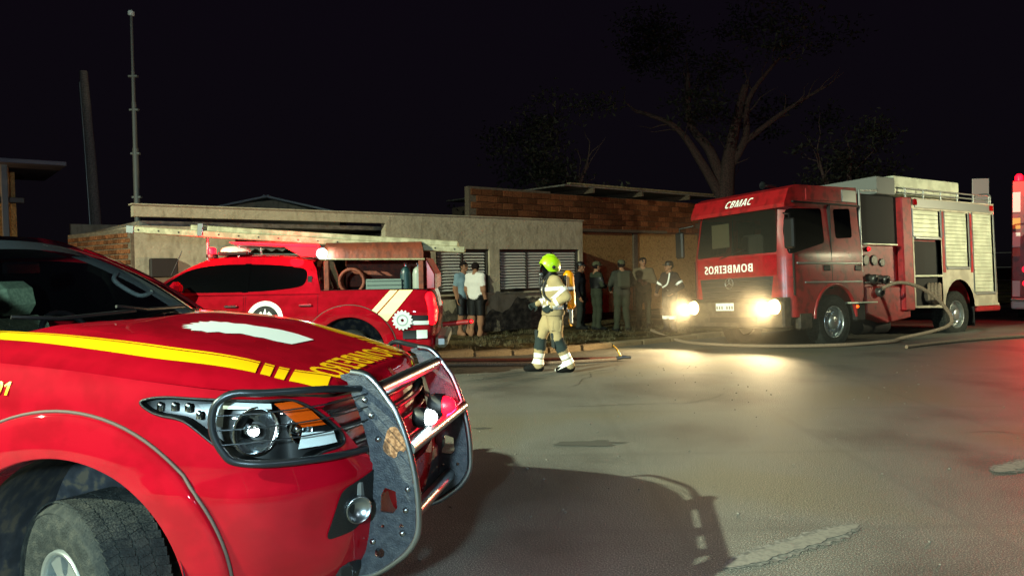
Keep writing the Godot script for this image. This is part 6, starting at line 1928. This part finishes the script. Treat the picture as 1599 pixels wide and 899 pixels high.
func people() -> void:
	# ---- the firefighter walking left in breathing apparatus
	var tan_ := Color(0.40, 0.31, 0.17); var dk := Color(0.035, 0.045, 0.045); var bl := Color(0.012, 0.012, 0.013)
	var p := {"hipL": Vector3(0.085, 0.86, 0.0), "hipR": Vector3(-0.085, 0.86, 0.0), "kneeL": Vector3(0.10, 0.49, -0.03), "kneeR": Vector3(-0.09, 0.50, 0.17),
		"ankL": Vector3(0.10, 0.10, -0.20), "ankR": Vector3(-0.08, 0.095, 0.22), "toeL": Vector3(0.12, 0.04, -0.03), "toeR": Vector3(-0.10, 0.045, 0.40),
		"waist": Vector3(0, 1.0, 0.0), "chest": Vector3(0, 1.17, 0.01), "neck": Vector3(0, 1.36, 0.03), "head": Vector3(0, 1.485, 0.055),
		"shL": Vector3(0.19, 1.30, 0.0), "shR": Vector3(-0.19, 1.30, 0.02), "elL": Vector3(0.265, 1.08, -0.15), "elR": Vector3(-0.27, 1.06, -0.02), "wrL": Vector3(0.225, 0.96, 0.05), "wrR": Vector3(-0.22, 0.97, 0.20)}
	var c := {"top": tan_, "sleeve": tan_, "forearm": tan_, "legs": tan_, "thigh": tan_, "knee": dk, "shin": tan_, "boot": bl, "skin": Color(0.012, 0.012, 0.013), "hair": bl, "hand": dk, "neck": bl}
	var at := on_ground(0.59, 10.58)
	var ff := person("firefighter in tan bunker gear and yellow helmet walking across the road", at, -PI / 2 + 0.12, p, c, {"bulk": 1.16, "cell": 0.0135, "hand": 1.12, "curl": 0.8, "gloved_head": true, "palmL": Vector3(-1, 0, 0), "palmR": Vector3(1, 0, 0)})
	var bones := body_bones(p, c, 1.16)
	var hm := Mb.new()
	sdf_mesh(hm, head_bones(p.head, 0.12, Color(0.014, 0.014, 0.015), bl), 0.009, 0.012)
	part("hood", hm, M.cloth, ff)
	var hb := Basis(Vector3.UP, 0.12)
	var hc: Vector3 = p.head + Vector3(0, 0.015, -0.005)
	# helmet shell: deep at the back and sides, cut away over the face
	var rows := []
	for j in 13:
		var row := PackedVector3Array()
		for i in 37:
			var an := TAU * i / 36.0       # 0 = front (+z)
			var low := lerpf(0.035, -0.085, smoothstep(0.5, 1.35, absf(wrapf(an, -PI, PI))))
			var ph := lerpf(PI / 2, asin(clampf(low / 0.15, -1, 1)), j / 12.0)
			var r := cos(ph)
			row.push_back(hc + hb * Vector3(0.128 * r * sin(an), 0.03 + 0.148 * sin(ph), 0.158 * r * cos(an) - 0.01))
		rows.push_back(row)
	part("helmet", Mb.new().grid_ret(rows), M.hivis, ff)
	var rim := []
	for i in 36: rim.push_back(rows[12][i])
	part("helmet_rim", Mb.new().tube(rim, 0.008, 6, false, true), M.hivis, ff)
	part("helmet_ridge", Mb.new().tube([hc + hb * Vector3(0, 0.14, 0.10), hc + hb * Vector3(0, 0.183, 0.02), hc + hb * Vector3(0, 0.175, -0.06), hc + hb * Vector3(0, 0.13, -0.12)], [0.012, 0.016, 0.016, 0.01], 8), M.hivis, ff)
	for s in [-1.0, 1.0]:
		part("helmet_knob", Mb.new().lathe([Vector2(0.026, 0), Vector2(0.026, 0.014), Vector2(0.02, 0.02), Vector2(0, 0.02)], 14, Transform3D(Basis(Vector3.BACK, -PI / 2 * s), hc + hb * Vector3(s * 0.124, 0.005, -0.03))), M.black, ff)
	# mask
	part("mask", Mb.new().lathe([Vector2(0.088, -0.02), Vector2(0.085, 0.03), Vector2(0.062, 0.065), Vector2(0.03, 0.085), Vector2(0.0, 0.09)], 20, Transform3D(hb * Basis(Vector3.RIGHT, PI / 2) * Basis.IDENTITY.scaled(Vector3(0.85, 1, 1.1)), hc + hb * Vector3(0, -0.035, 0.05))), M.tint, ff)
	part("mask_valve", Mb.new().lathe([Vector2(0.036, 0.0), Vector2(0.038, 0.05), Vector2(0.028, 0.06), Vector2(0, 0.06)], 14, Transform3D(hb * Basis(Vector3.RIGHT, PI / 2 + 0.4), hc + hb * Vector3(0, -0.085, 0.10))), M.chrome_dull, ff)
	part("air_tube", Mb.new().tube(spline([hc + hb * Vector3(0.01, -0.12, 0.14), Vector3(0.06, 1.25, 0.20), Vector3(0.13, 1.28, 0.10), Vector3(0.14, 1.30, -0.10)], 6), 0.014, 7), M.black, ff)
	part("neck_cape", Mb.new().lathe([Vector2(0.075, 0.10), Vector2(0.095, 0.03), Vector2(0.15, -0.045)], 22, Transform3D(Basis.IDENTITY.scaled(Vector3(1.0, 1, 0.92)), p.neck + Vector3(0, 0.02, -0.005))), M.black, ff)
	# cylinder and harness
	part("air_cylinder", Mb.new().lathe([Vector2(0.0, -0.30), Vector2(0.05, -0.29), Vector2(0.078, -0.25), Vector2(0.082, -0.2), Vector2(0.082, 0.16), Vector2(0.07, 0.22), Vector2(0.035, 0.26), Vector2(0.0, 0.265)], 24, Transform3D(Basis(Vector3.RIGHT, 0.06), Vector3(0, 1.19, -0.235))), M.cyl_yellow, ff)
	part("cylinder_band", Mb.new().lathe([Vector2(0.0835, -0.02), Vector2(0.0845, -0.018), Vector2(0.0845, 0.018), Vector2(0.0835, 0.02)], 24, Transform3D(Basis(Vector3.RIGHT, 0.06), Vector3(0, 1.20, -0.235))), M.retro, ff)
	part("cylinder_band", Mb.new().lathe([Vector2(0.0835, -0.012), Vector2(0.085, 0), Vector2(0.0835, 0.012)], 24, Transform3D(Basis(Vector3.RIGHT, 0.06), Vector3(0, 1.17, -0.234))), M.black, ff)
	part("cylinder_valve", Mb.new().tube([Vector3(0, 0.90, -0.22), Vector3(0, 0.86, -0.22)], 0.03, 10), M.chrome_dull, ff)
	part("back_plate", Mb.new().box(Vector3(0, 1.14, -0.165), Vector3(0.26, 0.50, 0.04), 0.015), M.black, ff)
	for s in [-1.0, 1.0]:
		part("harness_strap", Mb.new().tube(spline([Vector3(s * 0.11, 1.31, -0.15), Vector3(s * 0.115, 1.375, -0.01), Vector3(s * 0.12, 1.30, 0.135), Vector3(s * 0.13, 1.12, 0.155), Vector3(s * 0.19, 1.02, 0.06)], 6), 0.018, 6), M.black, ff)
	# reflective tape
	part("reflective_band", band(bones, p.waist, p.neck, 0.50, 0.64), M.retro, ff)
	part("reflective_band", band(bones, p.waist + Vector3(0, -0.1, 0), p.waist + Vector3(0, 0.1, 0), 0.05, 0.30), M.retro, ff)
	for s in ["L", "R"]:
		part("reflective_band", band(bones, p["sh" + s], p["el" + s], 0.52, 0.70), M.retro, ff)
		part("reflective_band", band(bones, p["el" + s], p["wr" + s], 0.62, 0.82), M.retro, ff)
		var k: Vector3 = p["knee" + s]; var a: Vector3 = p["ank" + s]
		part("reflective_band", band(bones, k, a, 0.58, 0.74), M.retro, ff)
		part("reflective_band", band(bones, k, a, 0.78, 0.96), M.retro, ff)
		part("knee_pad", Mb.new().box(k + Vector3(0, -0.02, 0.055), Vector3(0.13, 0.26, 0.06), 0.028, Basis(Vector3.RIGHT, 0.1)), mat(Color(0.14, 0.17, 0.17), 0.8), ff)
		part("leg_pocket", Mb.new().box(p["hip" + s].lerp(k, 0.5) + Vector3(0.075 if s == "L" else -0.075, 0, 0), Vector3(0.05, 0.18, 0.15), 0.015, Basis(Vector3.RIGHT, -0.15)), mat(Color(0.63, 0.56, 0.42), 0.9), ff)
	part("jacket_hem", band(bones, p.waist + Vector3(0, -0.18, 0), p.waist, 0.0, 0.35, 0.014), mat(Color(0.62, 0.55, 0.41), 0.9), ff)
	part("dangling_strap", Mb.new().tube(spline([Vector3(0.08, 1.0, -0.17), Vector3(0.14, 0.88, -0.24), Vector3(0.10, 0.74, -0.22), Vector3(0.12, 0.66, -0.24)], 6), 0.014, 6), M.cyl_yellow, ff)
	part("dangling_tool", Mb.new().box(Vector3(0.14, 0.80, -0.23), Vector3(0.05, 0.22, 0.05), 0.015), M.chrome_dull, ff)
	# ---- the two by the tail of the pickup
	var sk := Color(0.26, 0.13, 0.08); var hr := Color(0.012, 0.010, 0.009)
	var h := 1.70
	c = {"top": Color(0.66, 0.62, 0.58), "sleeve": Color(0.66, 0.62, 0.58), "upper": sk, "forearm": sk, "legs": Color(0.012, 0.012, 0.014), "thigh": Color(0.012, 0.012, 0.014), "hem": Color(0.66, 0.62, 0.58), "knee": sk, "shin": sk, "boot": sk, "skin": sk, "hair": hr, "bare": true}
	var pp := stand(h, {"wrL": Vector3(0.25, 0.82, 0.10)})
	pp.head = Vector3(0.03, 1.555, 0.05)
	var a1 := person("man in a white t-shirt and black shorts standing behind the pickup's tail", on_ground(-0.83, 16.8, 0.09), PI - 0.5, pp, c, {"bulk": 1.06, "look": 0.5, "nod": 0.25})
	for s in ["L", "R"]:
		part("shorts_leg", band(body_bones(pp, c, 1.06), pp["hip" + s], pp["knee" + s], 0.15, 0.98, 0.022), M.black, a1)
	c = {"top": Color(0.17, 0.25, 0.30), "sleeve": Color(0.17, 0.25, 0.30), "upper": sk, "forearm": sk, "legs": Color(0.02, 0.02, 0.024), "thigh": Color(0.02, 0.02, 0.024), "hem": Color(0.17, 0.25, 0.30), "knee": sk, "shin": sk, "boot": sk, "skin": sk, "hair": hr, "bare": true}
	var a2 := person("man in a blue-grey shirt half hidden behind the man in the white t-shirt", on_ground(-1.12, 17.1, 0.09), 0.7, stand(1.70), c, {"bulk": 1.0, "look": 0.3})
	for s in ["L", "R"]:
		part("shorts_leg", band(body_bones(stand(1.70), c, 1.0), stand(1.70)["hip" + s], stand(1.70)["knee" + s], 0.15, 0.98, 0.02), M.black, a2)
	# ---- the group by the brick building
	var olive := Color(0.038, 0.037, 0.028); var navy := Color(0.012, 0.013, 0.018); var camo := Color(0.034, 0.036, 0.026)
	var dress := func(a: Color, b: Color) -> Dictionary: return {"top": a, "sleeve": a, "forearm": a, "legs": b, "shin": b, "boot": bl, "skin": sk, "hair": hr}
	var grp := "onlookers and crew on the verge"
	h = 1.66
	pp = stand(h)
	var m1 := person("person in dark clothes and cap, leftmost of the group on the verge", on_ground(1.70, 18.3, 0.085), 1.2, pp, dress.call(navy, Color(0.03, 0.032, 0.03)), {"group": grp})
	cap(m1, pp.head, 0.0, M.black)
	pp = stand(1.66, {"elL": Vector3(0.28, 1.10, 0.05), "wrL": Vector3(0.10, 1.08, 0.22), "elR": Vector3(-0.28, 1.10, 0.03), "wrR": Vector3(-0.06, 1.05, 0.22)})
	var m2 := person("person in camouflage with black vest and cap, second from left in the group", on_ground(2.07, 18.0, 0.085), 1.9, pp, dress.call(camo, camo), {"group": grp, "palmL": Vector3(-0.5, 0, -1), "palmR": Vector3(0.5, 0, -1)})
	cap(m2, pp.head, 0.0, M.olive)
	part("vest", band(body_bones(pp, dress.call(camo, camo)), pp.waist, pp.neck, 0.0, 0.72, 0.016), M.black, m2)
	pp = stand(1.69, {"elL": Vector3(0.29, 1.12, -0.02), "wrL": Vector3(0.24, 0.98, 0.16), "elR": Vector3(-0.30, 1.14, 0.0), "wrR": Vector3(-0.20, 1.03, 0.20)})
	pp.ankL.x = 0.14; pp.ankR.x = -0.14; pp.toeL.x = 0.17; pp.toeR.x = -0.17
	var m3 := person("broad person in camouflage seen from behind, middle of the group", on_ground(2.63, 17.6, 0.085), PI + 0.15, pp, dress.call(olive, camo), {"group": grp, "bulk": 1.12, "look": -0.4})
	cap(m3, pp.head, -0.4, M.olive)
	part("backpack", Mb.new().box(pp.chest + Vector3(0, 0.0, -0.19), Vector3(0.32, 0.40, 0.14), 0.05), mat(Color(0.20, 0.20, 0.15), 0.9), m3)
	pp = stand(1.76, {"elL": Vector3(0.30, 1.15, 0.04), "wrL": Vector3(0.05, 1.18, 0.22), "elR": Vector3(-0.30, 1.15, 0.05), "wrR": Vector3(-0.02, 1.13, 0.20)})
	person("bareheaded tall person in olive jacket with arms folded, facing the road", on_ground(3.29, 18.4, 0.085), -0.35, pp, dress.call(Color(0.10, 0.075, 0.05), camo), {"group": grp, "bulk": 1.05, "look": 0.5, "palmL": Vector3(0, 0, -1), "palmR": Vector3(0, 0, -1)})
	pp = stand(1.64, {"elL": Vector3(0.33, 1.08, -0.06), "wrL": Vector3(0.19, 0.93, 0.05), "elR": Vector3(-0.32, 1.06, 0.05), "wrR": Vector3(-0.22, 0.92, 0.20)})
	c = dress.call(navy, Color(0.03, 0.028, 0.03))
	var m5 := person("crew member in dark uniform with white reflective tape beside the lit headlight", on_ground(3.62, 16.9, 0.085), -1.0, pp, c, {"group": grp, "bulk": 1.06, "look": -0.3})
	var bb := body_bones(pp, c, 1.06)
	for s in ["L", "R"]:
		part("reflective_band", band(bb, pp["sh" + s], pp["el" + s], 0.60, 0.78), M.retro, m5)
		part("reflective_band", band(bb, pp["knee" + s], pp["ank" + s], 0.16, 0.34), M.retro, m5)
	part("reflective_band", Mb.new().tube(spline([Vector3(0.10, 1.38, 0.09), Vector3(0.12, 1.26, 0.135), Vector3(0.06, 1.12, 0.14), Vector3(-0.10, 1.05, 0.12)], 6), 0.02, 6), M.retro, m5)
	cap(m5, pp.head, -0.3, M.black)

# ---------------------------------------------------------------- lamps out of the frame that light the street
func spot(parent: Node3D, at: Vector3, towards: Vector3, ang: float, col: Color, en: float, size: float) -> void:
	var l := SpotLight3D.new()
	l.name = "light"
	l.light_color = col; l.light_energy = en
	l.spot_range = 90.0; l.spot_angle = ang; l.spot_attenuation = 2.0; l.spot_angle_attenuation = 1.0
	l.light_size = size; l.shadow_enabled = true
	parent.add_child(l, true)
	l.position = at
	l.basis = Basis.looking_at(towards)
func street_lamp(label: String, at: Vector3, h: float, reach: Vector3, col: Color, e: float, size: float, aim: Vector3, ang: float) -> void:
	var t := thing("street_lamp", label, "street lamp", at)
	part("pole", Mb.new().tube([Vector3(0, -0.1, 0), Vector3(0, h * 0.9, 0), Vector3(0, h + 0.25, 0)], [0.12, 0.085, 0.07], 12), M.steel, t)
	part("arm", Mb.new().tube(spline([Vector3(0, h + 0.1, 0), reach * 0.5 + Vector3(0, h + 0.42, 0), reach + Vector3(0, h + 0.32, 0)], 6), 0.04, 8), M.steel, t)
	part("housing", Mb.new().box(reach + Vector3(0, h + 0.32, 0), Vector3(0.34, 0.12, 0.34), 0.03), M.plastic, t)
	part("lamp", Mb.new().box(reach + Vector3(0, h + 0.245, 0), Vector3(0.28, 0.03, 0.28), 0.01), glow(col, 6.0), t)
	spot(t, reach + Vector3(0, h + 0.12, 0), aim, ang, col, e, size)
func added_floodlight(label: String, at: Vector3, h: float, aim: Vector3, ang: float, col: Color, e: float, size: float) -> void:
	var t := thing("added_floodlight", label, "added_floodlight", at)  # unseen lamp added for its light on the scene
	var d := aim.normalized()
	for k in 3:
		var an := TAU * k / 3 + 0.4
		part("leg", Mb.new().tube([Vector3(cos(an) * 0.5, 0.01, sin(an) * 0.5), Vector3(0, 0.85, 0)], 0.016, 6), M.black, t)
	part("pole", Mb.new().tube([Vector3(0, 0.5, 0), Vector3(0, h - 0.1, 0)], 0.018, 8), M.steel, t)
	var b := Basis.looking_at(d)
	part("lamp_head", Mb.new().box(Vector3(0, h, 0) - d * 0.05, Vector3(0.30, 0.24, 0.10), 0.02, b), M.black, t)
	part("lamp", Mb.new().box(Vector3(0, h, 0) + d * 0.004, Vector3(0.26, 0.20, 0.012), 0.003, b), glow(col, 6.0), t)
	spot(t, Vector3(0, h, 0) + d * 0.06, d, ang, col, e, size)

func glare_haze() -> void:
	# headlight bloom and glare built as smoke in thin shells, densest at the lamps
	for k in 8:
		var f := FogVolume.new()
		f.name = numbered("glare_shell")
		f.shape = RenderingServer.FOG_VOLUME_SHAPE_ELLIPSOID
		f.size = Vector3(2.4 + 0.42 * k, 0.9 + 0.32 * k, 1.6 + 0.34 * k)
		var fm := FogMaterial.new()
		fm.density = 0.0055
		fm.albedo = Color(0.9, 0.86, 0.78)
		fm.edge_fade = 0.6
		f.material = fm
		add_child(f)
		f.position = Vector3(4.35 - 0.03 * k, 0.72 + 0.03 * k, -12.85 + 0.02 * k)
		f.rotation.y = 0.55
		tag(f, "thin smoke added for the bloom round the fire engine's headlights", "glare_haze", "smoke round the fire engine's headlights", "stuff")
	for z in [0.965, -0.93]:
		for k in 3:
			var f := FogVolume.new()
			f.name = numbered("glare_shell")
			f.shape = RenderingServer.FOG_VOLUME_SHAPE_ELLIPSOID
			f.size = Vector3(0.42, 0.42, 0.42) * (1.0 + 0.7 * k)
			var fm := FogMaterial.new()
			fm.density = 0.05
			fm.albedo = Color(0.95, 0.93, 0.88)  # added shells at each lamp give its bloom
			f.material = fm
			add_child(f)
			f.position = get_node("fire_engine").transform * Vector3(0.22 + 0.05 * k, 0.81, z)
			tag(f, "thin smoke added for the bloom round the fire engine's headlights", "glare_haze", "smoke round the fire engine's headlights", "stuff")

const E_HEAD := 26.0
const E_RED := 130.0
const E_KEY := 1000.0
const E_FILL := 25.0
const E_NEAR := 27.0
const E_SIDE := 34.0
func _ready() -> void:
	# ---- camera, sky, exposure, sun
	var cam := Camera3D.new()
	cam.name = "camera"
	cam.fov = rad_to_deg(2.0 * atan(449.5 / 1150.0))
	cam.near = 0.05
	cam.far = 800.0
	add_child(cam)
	cam.position = Vector3(0, 1.5, 0)
	cam.basis = Basis(Vector3.RIGHT, -atan(35.5 / 1150.0)) * Basis(Vector3.BACK, -deg_to_rad(0.9))
	cam.current = true
	var we := WorldEnvironment.new()
	we.name = "environment"
	var env := Environment.new()
	env.background_mode = Environment.BG_SKY
	var sm := ProceduralSkyMaterial.new()
	sm.sky_top_color = Color(0.085, 0.06, 0.105)
	sm.sky_horizon_color = Color(0.075, 0.065, 0.085)
	sm.ground_horizon_color = Color(0.06, 0.055, 0.06)
	sm.ground_bottom_color = Color(0.04, 0.04, 0.04)
	sm.sky_curve = 0.2
	var sky := Sky.new()
	sky.sky_material = sm
	env.sky = sky
	env.background_energy_multiplier = 0.42
	env.tonemap_mode = Environment.TONE_MAPPER_LINEAR
	env.tonemap_exposure = 1.1
	env.sdfgi_enabled = true
	env.ssao_enabled = true
	env.ssil_enabled = true
	env.volumetric_fog_enabled = true
	env.volumetric_fog_density = 0.0
	we.environment = env
	add_child(we)
	make_materials()
	M.lens_red = mat(Color(0.55, 0.02, 0.03), 0.12)
	M.tint2 = mat(Color(0.15, 0.145, 0.125, 0.55), 0.1)  # olive haze veil mixed into the windscreen colour
	M.tint2.transparency = BaseMaterial3D.TRANSPARENCY_ALPHA
	M.bumper = tri_tex(mat(Color.WHITE, 0.6), 1.0, noise_tex(0.02, [[0.3, Color(0.20, 0.17, 0.14)], [0.7, Color(0.30, 0.26, 0.21)]], 256, 101, 4), null, 1.0, false)
	M.sheetw = mat(Color(0.42, 0.43, 0.42), 0.6)
	M.olive = mat(Color(0.25, 0.25, 0.17), 0.9)
	M.frame_pale = tri_tex(mat(Color.WHITE, 0.5, 0.2), 0.8, noise_tex(0.01, [[0.3, Color(0.58, 0.56, 0.50)], [0.7, Color(0.68, 0.66, 0.59)]], 256, 102, 4), null, 1.0, false)
	M.gauge = mat(Color(0.30, 0.30, 0.29), 0.4, 0.6)
	M.guard = mat(Color(0.20, 0.215, 0.23), 0.32, 0.7)
	M.stain = mat(Color(0.285, 0.285, 0.27), 0.85, 0.0, 0.2)
	street_lamp("street lamp out of frame, behind and left of the foreground pickup", Vector3(-14.3, 0, 4.2), 9.4, Vector3(0.8, 0, -0.5), Color(0.94, 1.0, 0.86), E_KEY, 0.10, Vector3(0.72, -0.66, -0.42), 50.0)
	street_lamp("street lamp out of frame, added behind and right of the camera as fill", Vector3(9.0, 0, 6.0), 7.5, Vector3(-0.5, 0, -0.6), Color(0.90, 0.97, 1.0), E_FILL, 0.25, Vector3(-0.35, -0.7, -0.6), 70.0)  # weak unseen lamp added to fill the shadows from the right
	added_floodlight("tripod floodlight out of frame, put in behind the camera to brighten the foreground", Vector3(-0.7, 0, 1.1), 1.95, Vector3(-0.12, -0.06, -1), 75.0, Color(0.80, 0.96, 1.0), E_NEAR, 0.10)  # added fill light for the near pickup and ground
	added_floodlight("tripod floodlight out of frame put in on the right to brighten the fire engine's shutters", Vector3(13.0, -0.05, -12.6), 2.3, Vector3(-4.6, -0.35, -4.0), 42.0, Color(1.0, 0.97, 0.78), E_SIDE, 0.12)  # added lamp that lifts the brightness of the shutters
	p_init()
	ground()
	houses()
	poles()
	trees()
	pumper()
	rescue_truck()
	pickups()
	hoses()
	people()
	glare_haze()
